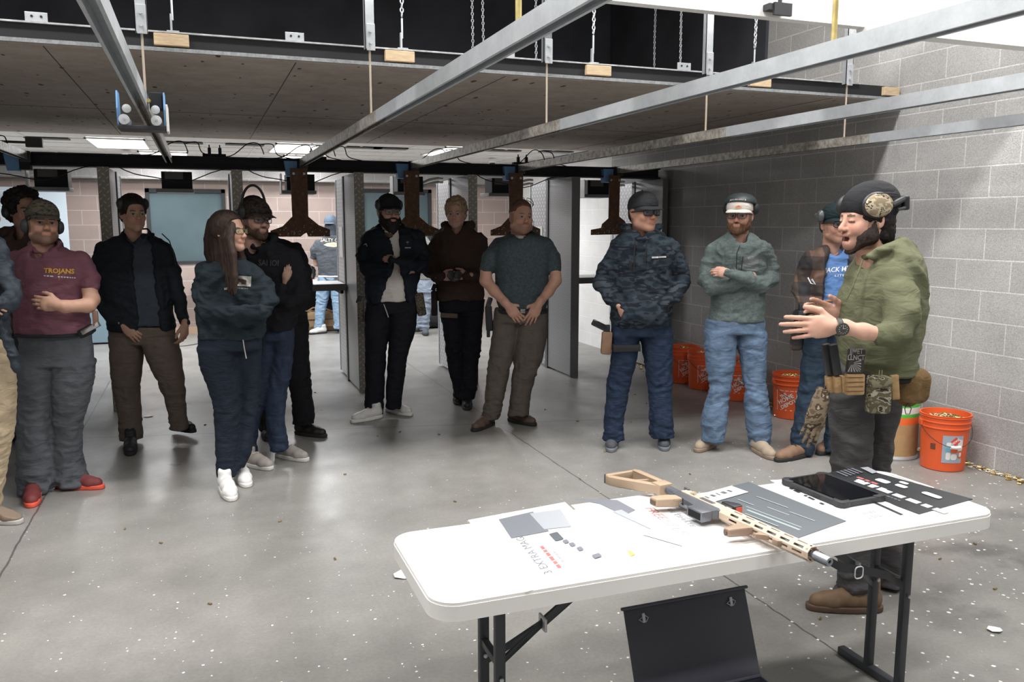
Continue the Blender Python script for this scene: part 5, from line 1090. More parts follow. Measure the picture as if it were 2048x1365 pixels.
# ---- woman -------------------------------------------------------------------
s = Person(ZB, [(245, 1300), (305, 1245)], 'woman with long straight brown hair and glasses, dark sweatshirt, arms crossed', dict(skin=(.60, .36, .26), fem=1, brow=(.06, .035, .025)))
H = s.head(245, 212, 72, 2, 0, .95)
mh = hairm('brown', (.045, .029, .023))
F = Field((-.13, -.17, -.1), (.13, .14, .16), .0045); F.ell((0, -.022, .032), (.099, .110, .102), 0); F.box((0, .13, -.06), (.2, .075, .125), .03, .02, 's'); F.box((0, .06, -.14), (.055, .09, .2), .02, .02, 's')
local_mesh(F, H, 'hair', mh, s.root, .0015, 60)
F = Field(np.min([s.at(100, 520, .2), s.at(360, 150, -.3)], 0)-.05, np.max([s.at(100, 520, .2), s.at(360, 150, -.3)], 0)+.05, .0065)
gl = random.Random(3)
for i in range(26):
    t_ = i/25; sx_ = 168+92*t_; yb = 345+120*min(1, max(0, (t_-.25)/.5))+gl.uniform(-14, 14); of = .07-.25*t_+gl.uniform(-.015, .015)
    P, R = s.limb([(sx_+gl.uniform(-5, 5), 188-14*math.sin(math.pi*t_), of*.5, 15), (sx_-14+4*t_, 245, of*.8, 15), (sx_-12+14*t_, 305, of, 14), (sx_-6+16*t_, (305+yb)/2+10, of-.01, 12), (sx_+12*t_+gl.uniform(-4, 4), yb, of-.015, 5)]); F.chain(P, R, .007)
for P_ in ([(180, 180, .06, 26), (180, 270, .07, 26), (185, 330, .06, 16)], [(285, 270, .08, 14), (300, 330, .05, 14), (312, 395, -.04, 10)], [(275, 265, .08, 12), (290, 340, .04, 12), (298, 400, -.06, 8)]):
    P, R = s.limb(P_); F.chain(P, R, .02)
F.ell(s.at(290, 220, -.02), (.075, .075, .12), .01, 's')
V, Q = F.mesh(); V = smooth(V, Q, 1); n = vnorm(V, Q); u = (V-s.base)@rgt; V = V+n*(.0022*vnoise(np.stack([u*140, V[:, 2]*5, (V@nrm)*90], -1)))[:, None]; mk('long_hair', V, Q, mh, s.root)
glasses(H, s.root, w_=.026, h_=.016, lens=mat('yellow_lens', (.7, .6, .35), .06, alpha=.2))
ms = fabric('teal_black_sweat', (.018, .027, .034)); tr = [(322, 190, 300), (340, 150, 335), (365, 128, 362), (420, 112, 385), (500, 110, 400), (580, 110, 400), (655, 115, 384)]
def ex(F): ringc(s, F, [(205, 325, .03, 16), (235, 345, -.06, 13), (275, 352, -.08, 11), (310, 335, -.02, 13)])
s.garment('sweatshirt', ms, [dict(r=tr, d=.13)], [[(145, 375, -.02, 40), (128, 460, -.03, 42), (165, 545, -.10, 40), (270, 555, -.19, 36), (380, 545, -.20, 32), (405, 540, -.17, 28)], [(348, 385, .03, 34), (395, 440, .01, 34), (412, 500, -.04, 34), (360, 570, -.12, 34), (270, 590, -.15, 32)]], wr=.008, fr=9, extra=ex)
trousers(s, fabric('navy_sweatpants', (.016, .022, .036)), [(640, 118, 378), (700, 122, 376)], [[(680, 118, 288), (760, 130, 288), (850, 160, 294), (950, 184, 290), (1050, 190, 285), (1150, 193, 276), (1232, 200, 270)], [(680, 260, 378, .05), (760, 262, 374, .06), (850, 275, 372, .07), (950, 282, 362, .07), (1050, 272, 345, .06), (1150, 262, 326, .05), (1192, 256, 303, .05)]], wr=.005)
s.core(tr, [[(200, 680, 0, 50), (235, 1200, 0, 30)], [(320, 680, .05, 45), (290, 1180, .05, 28)]]); wsh = mat('white_knit_shoe', (.80, .80, .79), .7, bump=.4, bs=120)
s.shoe((218, 1262), (262, 1338), wsh, m_white_sole, laces=m_lace); s.shoe((276, 1208), (328, 1285), wsh, m_white_sole, laces=m_lace); s.finish()
wp = mat('print_offwhite', (.45, .44, .40), .7); s.print_('', 300, 419, 42, wp, 'sweatshirt', -.06, bm=poly([(-.85, -.5), (.85, -.5), (.85, .5), (-.85, .5)]), name='printed_panel', ofs=.004)
bear = [(-.5, -.3), (-.38, -.3), (-.35, -.12), (-.1, -.12), (-.14, -.3), (0, -.3), (.05, -.1), (.2, -.12), (.24, -.3), (.38, -.3), (.42, 0), (.36, .18), (.1, .22), (-.2, .22), (-.32, .3), (-.46, .24), (-.62, .08), (-.6, .02), (-.46, .02)]
s.print_('', 300, 420, 40, M_blk_print, 'sweatshirt', -.06, bm=poly(bear), name='printed_bear', ofs=.006); s.print_('', 300, 449, 5, mat('print_faint', (.12, .12, .12), .7), 'sweatshirt', -.05, bm=dashes((1.2, 1.2, 2.5, 1.2, 1.2), 1., .6), name='printed_dashes'); s.print_('', 232, 451, 9, wp, 'sweatshirt', .1, bm=poly([(-.9, -.5), (.9, -.5), (.9, .5), (-.9, .5)]), name='printed_strip')
ptube(s, 'drawstring', [(302, 662, -.135, 2), (308, 700, -.14, 2), (316, 740, -.14, 2.5)], wp)

# ---- man in black behind (headphones) ---------------------------------------
s = Person(ZB, [(400, 1070), (580, 1060)], 'person all in black with headphones and boots, mostly hidden behind the capped man', dict(skin=SK_D, brow=(.02, .015, .01)))
H = s.head(352, 145, 55, 0, 0, 1.04); hair_short(H, s.root, hairm('black'), .010); muffs(H, s.root, m_muff, .0, -.01, 'top', .092, -.01, .205)
mb = fabric('black_hoodie', (.010, .011, .014)); tr = [(225, 330, 440), (245, 300, 480), (275, 285, 520), (340, 280, 548), (450, 290, 552), (560, 310, 545)]
s.garment('hoodie', mb, [dict(r=tr, d=.14)], [[(300, 290, 0, 38), (290, 400, 0, 38)], [(520, 295, 0, 40), (545, 380, 0, 40), (552, 450, -.02, 38), (530, 540, -.08, 32), (505, 560, -.1, 26)]], wr=.006, extra=lambda F: ringc(s, F, [(395, 245, -.1, 16), (430, 225, -.02, 20), (400, 210, .08, 22), (340, 215, .06, 22)]))
trousers(s, mb, [(545, 330, 566), (600, 345, 570)], [[(590, 345, 470), (750, 350, 450), (900, 360, 430), (1035, 372, 425)], [(590, 455, 572), (700, 468, 574), (800, 485, 578), (900, 503, 588), (1010, 512, 600)]]); s.core(tr, [[(400, 600, 0, 50), (395, 1000, 0, 28)], [(510, 600, 0, 50), (555, 1000, 0, 32)]])
mbt = mat('boot_black', (.022, .017, .014), .5); s.shoe((395, 1040), (408, 1085), mbt, m_dk_sole); s.shoe((533, 1052), (648, 1068), mbt, m_dk_sole, hgt=.12); s.finish()

# ---- man in black hoodie with cap and glasses -------------------------------
s = Person(ZB, [(360, 1190), (500, 1160)], 'man in black hoodie, dark cap, clear glasses and blue jeans, standing behind the woman', dict(skin=(.42, .26, .20), stubble=.8, brow=(.09, .05, .035)))
H = s.head(352, 166, 48, 2, 3, 1.04); hair_short(H, s.root, hairm('redbrown', (.06, .035, .022)), .006); cap(H, s.root, camo('cap_dark', [(.016, .015, .016), (.05, .035, .028), (.02, .018, .018), (.01, .01, .01)], 25)); muffs(H, s.root, m_muff, .055, .0, 'back', .088); glasses(H, s.root, w_=.027, h_=.017); beard(H, s.root, hairm('redbrown'), .003, 0, True, .001)
tr = [(246, 345, 430), (265, 318, 470), (290, 308, 505), (340, 315, 525), (450, 330, 535), (560, 345, 528), (622, 358, 508)]
s.garment('hoodie', mb, [dict(r=tr, d=.14)], [[(330, 310, 0, 34), (318, 400, -.02, 36), (345, 480, -.08, 34), (460, 455, -.2, 28)], [(508, 318, 0, 38), (535, 400, .0, 38), (545, 470, -.04, 36), (490, 500, -.14, 32), (400, 470, -.19, 28)]], wr=.006, extra=lambda F: ringc(s, F, [(330, 255, .0, 15), (348, 272, -.09, 13), (382, 285, -.12, 11), (415, 262, -.08, 14), (432, 240, .0, 17), (390, 232, .09, 18), (345, 240, .07, 17)]))
s.arm(None, dict(w=s.at(476, 415, -.135), f=W3(.35, 1, -.35), n=W3(.3, 0, -1), th=-1, s=.6, curl=(.5, .5, .5, .5), spread=.02, thumb=.3))
mjn = fabric('dark_blue_jeans', (.028, .042, .075), bump=.3, var=.25, vs=25); trousers(s, mjn, [(605, 362, 512), (660, 366, 512)], [[(650, 350, 445), (750, 350, 440), (850, 340, 425), (1000, 315, 372), (1138, 298, 358)], [(650, 420, 512), (700, 425, 510), (800, 405, 500), (900, 394, 480), (1000, 400, 476), (1118, 420, 494)]], wr=.006)
s.core(tr, [[(400, 640, 0, 40), (335, 1100, 0, 22)], [(470, 640, 0, 38), (455, 1100, 0, 26)]]); mv = mat('beige_canvas_shoe', (.40, .37, .34), .8, bump=.3, bs=150)
s.shoe((325, 1180), (420, 1203), mv, m_white_sole, laces=m_lace); s.shoe((455, 1145), (572, 1168), mv, m_white_sole, laces=m_lace); s.finish()
s.print_('SAI IOI', 408, 345, 34, mat('print_charcoal', (.045, .042, .045), .7), 'hoodie', -.04, 0, .02, .85)

# ---- bearded man in navy jacket ----------------------------------------------
s = Person(ZCc, [(200, 1225), (320, 1185)], 'bearded man with glasses in open navy jacket over white tee, white shoes, arms crossed', dict(skin=(.42, .25, .19), stubble=.8, brow=(.02, .015, .012)))
H = s.head(288, 203, 28, 0, 0, 1.06); hair_short(H, s.root, hairm('black'), .008)
m_nv = fabric('navy_jacket', (.009, .012, .019), .75); cp = cap(H, s.root, fabric('black_cap', (.012, .014, .018)), brim=True, bl=.045); muffs(H, s.root, m_muff, .062, -.0, 'back', .084); glasses(H, s.root, mat('tortoise', (.07, .045, .04), .35), .026, .020, round_=.014); beard(H, s.root, hairm('black'), .014, .04)
tr = [(258, 250, 350), (275, 205, 395), (300, 180, 425), (350, 165, 445), (450, 168, 445), (560, 170, 432), (652, 178, 425)]
tee = fabric('white_tee', (.56, .53, .50), .9, .15, var=.03); tt_ = [(262, 250, 345), (285, 215, 385), (330, 195, 415), (450, 195, 410), (560, 205, 400), (641, 222, 388)]
s.garment('t_shirt', tee, [dict(r=tt_, d=.122)], wr=.003, extra=lambda F: ringc(s, F, [(245, 262, .0, 10), (270, 290, -.09, 7), (300, 300, -.11, 6), (328, 290, -.09, 7), (350, 262, 0, 10)]))
def ex(F):
    F.loft(s.rows([(250, 255, 345, -.13), (300, 272, 342, -.15), (410, 306, 336, -.15), (470, 306, 345, -.15), (540, 285, 352, -.15), (640, 238, 385, -.14), (700, 225, 395, -.14)], .08), .01, op='s')
    ringc(s, F, [(262, 300, -.10, 9), (240, 270, -.02, 13), (260, 250, .06, 12), (335, 250, .06, 12), (358, 270, -.02, 13), (345, 300, -.10, 9)])
s.garment('jacket', m_nv, [dict(r=tr, d=.14)], [[(192, 330, 0, 42), (168, 420, .0, 42), (185, 480, -.07, 38), (290, 490, -.17, 31), (365, 492, -.17, 26)], [(425, 330, 0, 42), (452, 410, .0, 42), (445, 470, -.08, 38), (380, 455, -.19, 32), (305, 440, -.205, 25)]], wr=.006, extra=ex)
s.arm(None, dict(w=s.at(318, 438, -.195), f=W3(-1, .05, .3), n=W3(0, .3, -1), th=-1, s=.75, spread=0, curl=(.4, .4, .4, .4), thumb=.3)); s.arm(None, dict(w=s.at(355, 494, -.165), f=W3(1, .1, .3), n=W3(0, .2, -1), th=1, s=.72, spread=0, curl=(.4, .4, .4, .4), thumb=.3))
trousers(s, fabric('black_jeans', (.009, .010, .015)), [(640, 178, 425), (700, 174, 428)], [[(680, 172, 300), (780, 170, 290), (880, 172, 275), (1000, 172, 268), (1100, 172, 264), (1202, 168, 258)], [(680, 290, 428), (780, 290, 415), (880, 285, 385), (1000, 278, 366), (1100, 273, 352), (1163, 274, 348)]], wr=.005); s.core(tr, [[(240, 660, 0, 50), (215, 1160, 0, 35)], [(360, 660, 0, 50), (312, 1150, 0, 32)]])
wl = mat('white_leather_shoe', (.62, .61, .60), .5); s.shoe((238, 1210), (100, 1236), wl, m_white_sole, laces=m_lace); s.shoe((290, 1178), (405, 1203), wl, m_white_sole, laces=m_lace); s.finish()
s.print_('*', 378, 362, 30, wp, 'jacket', 0, 0, .02); s.print_('', 380, 380, 5, wp, 'jacket', bm=dashes((1.2, .9, 1.2, .9, .9), 1., .15), name='printed_dashes'); s.print_('', 174, 365, 9, wp, 'jacket', -.3, bm=poly([(-1, -.4), (-.5, .5), (.3, .7), (.5, .2), (1.2, -.5), (.9, -.8), (.3, -.1), (-.4, .1), (-.8, -.6)]), name='printed_mark'); s.print_('CONDOR', 0, 0, .1, wp, 'jacket') if 0 else None
ptube(s, 'key_cord', [(262, 655, -.135, 2), (275, 690, -.13, 2.5), (285, 720, -.13, 2.5)], wp); pbox(s, 'waist_pouch', 420, 462, 600, 712, -.03, .06, camo('pouch_camo', [(.05, .045, .035), (.11, .09, .065), (.03, .028, .024), (.14, .12, .09)], 30), -.15, .012)
p = s.at(150, 690, -.02); t = thing('holster', 'brown camouflage holster on the right hip of the bearded navy jacket man', 'holster', tuple(p)); bm = bmesh.new(); RB = Matrix([list(rgt), list(nrm), [0, 0, 1]]).transposed(); box(bm, (0, 0, 0), (.05, .05, .17), RB, .012); link('shell', bm, camo('pouch_camo', []), t, True); bm = bmesh.new(); box(bm, (-.01, 0, .1), (.035, .03, .07), RB @ Matrix.Rotation(.4, 3, 'Y'), .006); link('pistol_grip', bm, M_black, t, True)

# ---- blond man in brown hoodie ----------------------------------------------
s = Person(ZCc, [(625, 1130), (668, 1165)], 'curly blond man in dark brown hoodie and black trousers holding a dark object', dict(skin=(.50, .30, .24), brow=(.20, .13, .08)))
H = s.head(614, 212, -6, 0, -2, 1.0); hair_short(H, s.root, hairm('blond', (.30, .21, .13)), .018, .072, .009, 42, -.005, rough_top=.008)
mbr = fabric('brown_hoodie', (.048, .031, .026)); tr = [(262, 570, 660), (285, 535, 700), (310, 512, 735), (350, 498, 752), (450, 502, 752), (550, 515, 748), (638, 520, 756)]
s.garment('hoodie', mbr, [dict(r=tr, d=.135)], [[(525, 345, 0, 42), (500, 430, .0, 42), (490, 490, -.05, 38), (520, 522, -.15, 28), (545, 520, -.18, 24)], [(730, 345, 0, 40), (748, 430, .0, 40), (735, 490, -.05, 38), (690, 520, -.14, 30), (662, 518, -.18, 24)]], wr=.006, extra=lambda F: ringc(s, F, [(560, 268, .02, 20), (580, 295, -.08, 17), (615, 315, -.11, 13), (655, 292, -.08, 18), (688, 262, .02, 26), (640, 245, .10, 28), (585, 250, .08, 24), (560, 268, .02, 20)]))
s.arm(None, dict(w=s.at(538, 520, -.18), f=W3(1, 0, -.1), n=W3(-.2, .3, -1), th=1, s=.95, curl=(.5, .55, .6, .6), thumb=.7)); s.arm(None, dict(w=s.at(672, 514, -.18), f=W3(-1, 0, -.1), n=W3(.2, .3, -1), th=-1, s=.95, curl=(.5, .55, .6, .6), thumb=.7))
trousers(s, fabric('black_trousers', (.010, .011, .016)), [(630, 528, 754), (690, 534, 750)], [[(680, 536, 650), (780, 552, 648), (880, 565, 645), (980, 580, 652), (1060, 600, 655), (1110, 605, 650)], [(680, 635, 750), (780, 640, 742), (880, 640, 735, -.03), (980, 642, 722, -.06), (1060, 640, 718, -.08), (1120, 632, 710, -.08)]], wr=.007); s.core(tr, [[(590, 660, 0, 45), (628, 1090, 0, 26)], [(695, 660, 0, 45), (672, 1100, -.08, 30)]])
s.shoe((622, 1110), (625, 1150), mk_, m_dk_sole); s.shoe((672, 1130), (668, 1182), mk_, m_dk_sole); s.finish(); s.print_('', 680, 370, 13, mat('print_darkbrown', (.022, .014, .012), .8), 'hoodie', bm=dashes((.6, .6, .5, .7, .5), 1., .25), name='printed_blocks')
p = s.at(607, 512, -.235); t = thing('range_headset', 'folded dark headset held in front of the brown hoodie man', 'headset', tuple(p)); bm = bmesh.new()
for sx in (-1, 1): lathe(bm, [(.02, -.02), (.034, -.014), (.036, .008), (.02, .02)], 16, (sx*.03*rgt[0], sx*.03*rgt[1], 0), 'Y')
link('ear_cup', bm, m_muff, t, True); bm = bmesh.new(); tube(bm, [Vector(rgt)*(.055*math.cos(a))+Vector((0, 0, -.055*math.sin(a))) for a in np.linspace(0, math.pi, 12)], .006, 6); link('band', bm, M_steel_dark, t, True)
pbox(s, 'thigh_strap', 538, 622, 700, 722, -.115, .02, fabric('strap_tan', (.12, .09, .07)), .05, .003)
p = s.at(508, 640, -.05); t = thing('holster', 'black drop holster at the right hip of the brown hoodie man', 'holster', tuple(p)); bm = bmesh.new(); box(bm, (0, 0, -.02), (.05, .05, .22), RB, .012); link('shell', bm, fabric('holster_brown', (.03, .024, .022)), t, True); bm = bmesh.new(); box(bm, (.0, 0, .12), (.035, .03, .06), RB @ Matrix.Rotation(.4, 3, 'Y'), .006); link('pistol_grip', bm, M_black, t, True)

# ---- man in teal polo ---------------------------------------------------------
s = Person(ZCc, [(760, 1262), (930, 1235)], 'heavyset man in dark teal polo and olive trousers, thumbs at belt, glasses on head', dict(skin=(.46, .26, .19), fat=.9, stubble=.45, brow=(.15, .08, .055), mouth=0))
H = s.head(932, 228, 22, 2, 3, 1.07); hair_short(H, s.root, hairm('auburn', (.12, .06, .04)), .002, .068, .001, 90, .0)
bm = bmesh.new()
for sx in (-1, 1): tube(bm, [(sx*.078, .02, .075), (sx*.075, .04, .10), (sx*.05, .06, .125), (sx*.012, .068, .13), (sx*.008, .075, .115), (sx*.035, .09, .10), (sx*.065, .07, .085), (sx*.078, .02, .075)], .0025, 6)
bm.transform(LM(H)); at(link('glasses_on_head', bm, mat('glasses_frame'), s.root, True))
bm = bmesh.new()
for sx in (-1, 1): tube(bm, [tuple(tw(H, (sx*.088, .0, -.015))), tuple(tw(H, (sx*.10, .01, -.04))), tuple(tw(H, (sx*.098, .0, -.09))), tuple(tw(H, (sx*.085, -.01, -.12)))], .002, 5)
at(link('ear_plug_cord', bm, M_steel_dark, s.root))
mt = fabric('teal_heather', (.045, .062, .070), bump=.4, var=.25, vs=60); tr = [(300, 880, 985), (315, 850, 1030), (340, 818, 1062), (400, 800, 1075), (500, 805, 1068), (580, 806, 1064), (640, 812, 1060), (676, 822, 1052)]
s.garment('polo_shirt', mt, [dict(r=tr, d=.16)], [[(825, 372, 0, 46), (785, 430, 0, 44), (765, 480, -.02, 40)], [(1048, 372, 0, 46), (1082, 430, 0, 42), (1096, 480, -.02, 38)]], wr=.0035, extra=lambda F: ringc(s, F, [(868, 312, .0, 12), (895, 335, -.11, 10), (935, 358, -.14, 6), (968, 335, -.11, 10), (1000, 308, .0, 12), (935, 292, .09, 14), (868, 312, .0, 12)]))
s.garment('under_shirt', tee, [dict(r=[(320, 895, 980, -.04), (346, 905, 968, -.06)], d=.07)], wr=0)
s.arm([(762, 480, -.02, 30), (760, 540, -.04, 29), (800, 590, -.09, 26), (852, 645, -.15, 20), (868, 662, -.165, 18)], dict(w=s.at(866, 662, -.165), f=W3(.65, -.75, 0), n=W3(0, .1, -1), th=1, s=1.08, curl=(.25, .3, .35, .4), thumb=.8))
s.arm([(1098, 480, -.02, 29), (1100, 540, -.04, 28), (1065, 595, -.09, 25), (1028, 640, -.15, 19), (1018, 655, -.165, 18)], dict(w=s.at(1018, 655, -.165), f=W3(-.45, -.85, 0), n=W3(0, .1, -1), th=-1, s=1.08, curl=(.25, .3, .35, .4), thumb=.8))
trousers(s, fabric('olive_trousers', (.105, .090, .076), bump=.25), [(672, 805, 1060), (740, 795, 1062)], [[(720, 793, 925), (800, 788, 915), (900, 776, 895), (1000, 765, 872), (1100, 755, 852), (1215, 738, 824)], [(720, 915, 1062), (800, 905, 1058), (900, 898, 1040), (1000, 888, 1008), (1100, 880, 978), (1196, 868, 972)]], wr=.006, d=.15); s.core(tr, [[(865, 700, 0, 60), (785, 1190, 0, 35)], [(985, 700, 0, 60), (920, 1180, 0, 40)]])
mbs = mat('brown_leather_shoe', (.105, .065, .05), .6); s.shoe((805, 1235), (695, 1280), mbs, m_dk_sole, laces=mat('lace_brown', (.1, .07, .05))); s.shoe((885, 1225), (1005, 1252), mbs, m_dk_sole, laces=mat('lace_brown')); belt(s, 686, 806, 1062, M_black, .165, 22)
pbox(s, 'belt_buckle', 928, 952, 680, 700, -.17, .01, mat('buckle', (.25, .24, .22), .3, .8), 0, .003); s.finish()
p = s.at(775, 700, -.03); t = thing('holstered_pistol', 'long black holstered pistol at the hip of the teal polo man', 'pistol', tuple(p)); bm = bmesh.new(); box(bm, (0, 0, -.04), (.055, .045, .20), RB @ Matrix.Rotation(-.05, 3, 'Y'), .012); link('shell', bm, M_black, t, True); bm = bmesh.new(); box(bm, (-.005, 0, -.15), (.028, .03, .08), RB, .006); link('barrel_end', bm, M_black, t, True); bm = bmesh.new(); box(bm, (0, -.01, .09), (.04, .035, .075), RB @ Matrix.Rotation(.3, 3, 'Y'), .008); link('grip', bm, mat('gloss_black'), t, True)

# ---- man in camouflage hoodie --------------------------------------------------
s = Person(ZD, [(197, 1262), (442, 1258)], 'man in dark camouflage hoodie, black cap and safety glasses, hands in front pocket', dict(skin=(.48, .26, .185), fat=.6, brow=(.03, .02, .015)))
H = s.head(345, 153, 28, 1, 0, 1.08); hair_short(H, s.root, hairm('dark'), .003, dis=.001); cap(H, s.root, fabric('charcoal_cap', (.035, .037, .042)), bl=.07); glasses(H, s.root, w_=.029, h_=.017, r=.0035, lens=mat('smoke_lens', (.12, .13, .15), .05, alpha=.55))
mc = camo('hoodie_camo', [(.018, .028, .040), (.034, .046, .060), (.013, .018, .027), (.045, .058, .070)], 7, stretch=(1, 1, 2.6)); tr = [(222, 290, 400), (245, 240, 440), (275, 215, 470), (320, 200, 495), (420, 195, 492), (520, 200, 488), (600, 195, 480), (655, 192, 475), (690, 200, 468)]
s.garment('hoodie', mc, [dict(r=tr, d=.15)], [[(228, 320, 0, 46), (175, 420, .01, 44), (150, 485, .0, 42), (190, 550, -.07, 36), (232, 598, -.13, 26)], [(475, 320, 0, 46), (515, 420, .01, 42), (528, 485, .0, 40), (490, 550, -.08, 36), (450, 590, -.14, 28)]], wr=.007, fr=8, extra=lambda F: (ringc(s, F, [(258, 205, .04, 30), (275, 245, -.06, 24), (335, 278, -.13, 14), (385, 248, -.09, 22), (412, 212, .03, 28), (350, 190, .12, 30), (258, 205, .04, 30)]), F.loft(s.rows([(548, 262, 438, -.125), (600, 256, 455, -.14), (650, 240, 462, -.14), (682, 235, 455, -.12)], .045), .015)))
s.arm(None, dict(w=s.at(236, 606, -.14), f=W3(.55, -.8, .1), n=W3(-.3, .2, -1), th=1, s=.72, curl=(.3, .3, .3, .3)))
mdj = fabric('indigo_jeans', (.018, .030, .058), bump=.3, var=.2, vs=25); trousers(s, mdj, [(670, 195, 478), (730, 195, 482)], [[(710, 193, 335), (780, 195, 322), (850, 192, 312), (950, 176, 285), (1050, 166, 268), (1150, 160, 250), (1225, 153, 252)], [(710, 330, 482), (780, 338, 484), (850, 348, 482), (950, 365, 480), (1050, 372, 480), (1150, 374, 484), (1208, 378, 490)]], wr=.006, d=.135); s.core(tr, [[(265, 700, 0, 60), (205, 1200, 0, 38)], [(410, 700, 0, 60), (430, 1190, 0, 42)]])
mgs = mat('charcoal_shoe', (.065, .072, .085), .8, bump=.5, bs=120); s.shoe((205, 1228), (192, 1285), mgs, mat('grey_sole', (.16, .18, .20), .7)); s.shoe((438, 1222), (445, 1280), mgs, mat('grey_sole')); s.finish()
s.print_('', 420, 364, 8, mat('print_white', (.7, .7, .7), .6), 'hoodie', .05, bm=dashes((4.0, 4.2), 1., .25), name='printed_bar')
ptube(s, 'drawstring', [(362, 285, -.155, 3), (358, 330, -.165, 3), (352, 405, -.165, 3)], M_black); ptube(s, 'drawstring', [(308, 285, -.15, 3), (302, 350, -.16, 3), (300, 435, -.16, 3)], M_black); pbox(s, 'clip_badge', 277, 294, 382, 415, -.16, .015, mat('gloss_black'), 0, .003)
p = s.at(172, 768, -.05); t = thing('holster', 'tan holster with black pistol grip at the hip of the camouflage hoodie man', 'holster', tuple(p)); bm = bmesh.new(); box(bm, (0, 0, 0), (.075, .05, .165), RB @ Matrix.Rotation(.05, 3, 'Y'), .014); link('shell', bm, mat('tan_leather', (.23, .135, .085), .6, bump=.3, bs=40, var=.2), t, True)
bm = bmesh.new(); box(bm, Vector(rgt)*-.05+Vector((0, 0, .125)), (.12, .032, .045), RB @ Matrix.Rotation(.45, 3, 'Y'), .008); link('pistol_grip', bm, mat('gloss_black'), t, True); bm = bmesh.new(); box(bm, Vector(rgt)*.0+Vector((0, 0, .10)), (.045, .03, .06), RB, .006); link('pistol_slide', bm, M_black, t, True)
pbox(s, 'thigh_strap', 196, 322, 768, 800, -.0, .22, M_black, -.03, .004)

# ---- man in grey fleece ------------------------------------------------------
s = Person(ZD, [(640, 1262), (900, 1285)], 'bearded man in grey quarter-zip fleece, light blue jeans and white-fronted cap', dict(skin=(.56, .32, .24), stubble=.7, brow=(.13, .07, .04), look=(-.5, 1, 0)))
H = s.head(799, 166, -26, 0, 0, 1.04); hair_short(H, s.root, hairm('brownd', (.05, .03, .02)), .004, dis=.001); cap(H, s.root, fabric('tan_mesh_cap', (.24, .19, .14)), fabric('white_cap', (.70, .65, .60)), front=fabric('white_cap', (0, 0, 0)), bl=.06)
F = Field((-.13, -.15, .0), (.13, .13, .2), .0045); F.ell((0, -.018, .082), (.104, .120, .064), 0); F.cut((0, 0, .072), (0, .10, -1), .004); local_mesh(F, H, 'dark_headgear', mat('headgear_teal_black', (.03, .042, .045), .5), s.root)
muffs(H, s.root, m_muff, .055, -.04, 'back', .092); glasses(H, s.root, w_=.027, h_=.017, lens=mat('clear_lens')); beard(H, s.root, hairm('ginger', (.13, .065, .035)), .005, .0, True, .002)
mf = fabric('grey_green_fleece', (.115, .145, .142), bump=.3, var=.18, vs=70); tr = [(238, 745, 850), (262, 715, 880), (290, 675, 925), (330, 655, 942), (400, 662, 930), (500, 668, 922), (600, 664, 918), (665, 656, 914)]
s.garment('fleece', mf, [dict(r=tr, d=.14)], [[(680, 335, 0, 44), (650, 410, .0, 42), (640, 470, -.02, 40), (670, 510, -.10, 36), (770, 490, -.16, 30), (850, 455, -.165, 24)], [(920, 335, 0, 44), (945, 410, .0, 42), (945, 465, -.02, 40), (900, 500, -.11, 36), (820, 465, -.20, 31), (745, 440, -.215, 25)]], wr=.005, fr=10, extra=lambda F: ringc(s, F, [(738, 262, .01, 12), (752, 292, -.09, 11), (778, 308, -.12, 9), (802, 312, -.125, 7), (828, 300, -.12, 9), (852, 280, -.07, 11), (862, 255, .02, 13), (800, 240, .08, 15), (738, 262, .01, 12)]))
s.arm(None, dict(w=s.at(752, 441, -.205), f=W3(-1, .1, .25), n=W3(0, .3, -1), th=-1, s=.8, spread=0, curl=(.5, .5, .5, .5), thumb=.3)); s.arm(None, dict(w=s.at(832, 462, -.145), f=W3(1, .5, .3), n=W3(0, .2, -1), th=1, s=.7, spread=0, curl=(.5, .5, .5, .5), thumb=.2))
mlj = fabric('light_blue_jeans', (.105, .155, .235), bump=.3, var=.22, vs=14); trousers(s, mlj, [(655, 640, 912), (720, 634, 920)], [[(700, 632, 784), (780, 634, 782), (860, 642, 776), (950, 650, 758), (1050, 640, 745), (1100, 626, 742), (1232, 618, 718)], [(700, 778, 922), (780, 788, 926), (860, 805, 924), (950, 816, 918), (1050, 820, 934), (1120, 828, 944), (1256, 842, 938)]], wr=.007, d=.13); s.core(tr, [[(710, 700, 0, 60), (665, 1200, 0, 40)], [(850, 700, 0, 60), (892, 1220, 0, 42)]])
mts = mat('tan_suede_boot', (.34, .27, .20), .8, bump=.3, bs=60); mtso = mat('tan_sole', (.24, .18, .13), .7); s.shoe((680, 1248), (584, 1290), mts, mtso); s.shoe((862, 1268), (952, 1318), mts, mtso); s.finish()
s.print_('KUIU', 858, 370, 15, mat('print_grey', (.36, .38, .38), .6), 'fleece', -.05, 0, 0, 1.2); s.print_('', 850, 392, 74, fabric('pocket_grey', (.15, .165, .165)), 'fleece', -.04, bm=poly([(-.5, -.48), (.5, -.5), (.5, .48), (-.42, .5)]), name='chest_pocket', ofs=.0015); ptube(s, 'pocket_zip', [(814, 362, -.16, 2.2), (806, 428, -.16, 2.2)], M_black); ptube(s, 'neck_zip', [(800, 310, -.155, 2.2), (786, 345, -.16, 2.2), (783, 420, -.155, 2.2)], M_black)
s.print_('', 790, 125, 12, M_or, 'fleece', bm=poly([(0, 0), (1, 0), (1, 1)])) if 0 else None
bm = text_mesh('~', .06); bm2 = bmesh.new(); P_ = [(-.035, .112, .050), (-.015, .1185, .062), (.01, .12, .050), (.0, .119, .045), (-.02, .117, .047)]; bm2.faces.new([bm2.verts.new((x, y+.004, z)) for x, y, z in P_]); bm.free(); bm2.transform(LM(H)); at(link('cap_emblem', bm2, mat('emblem_orange', (.7, .22, .08), .6), s.root))
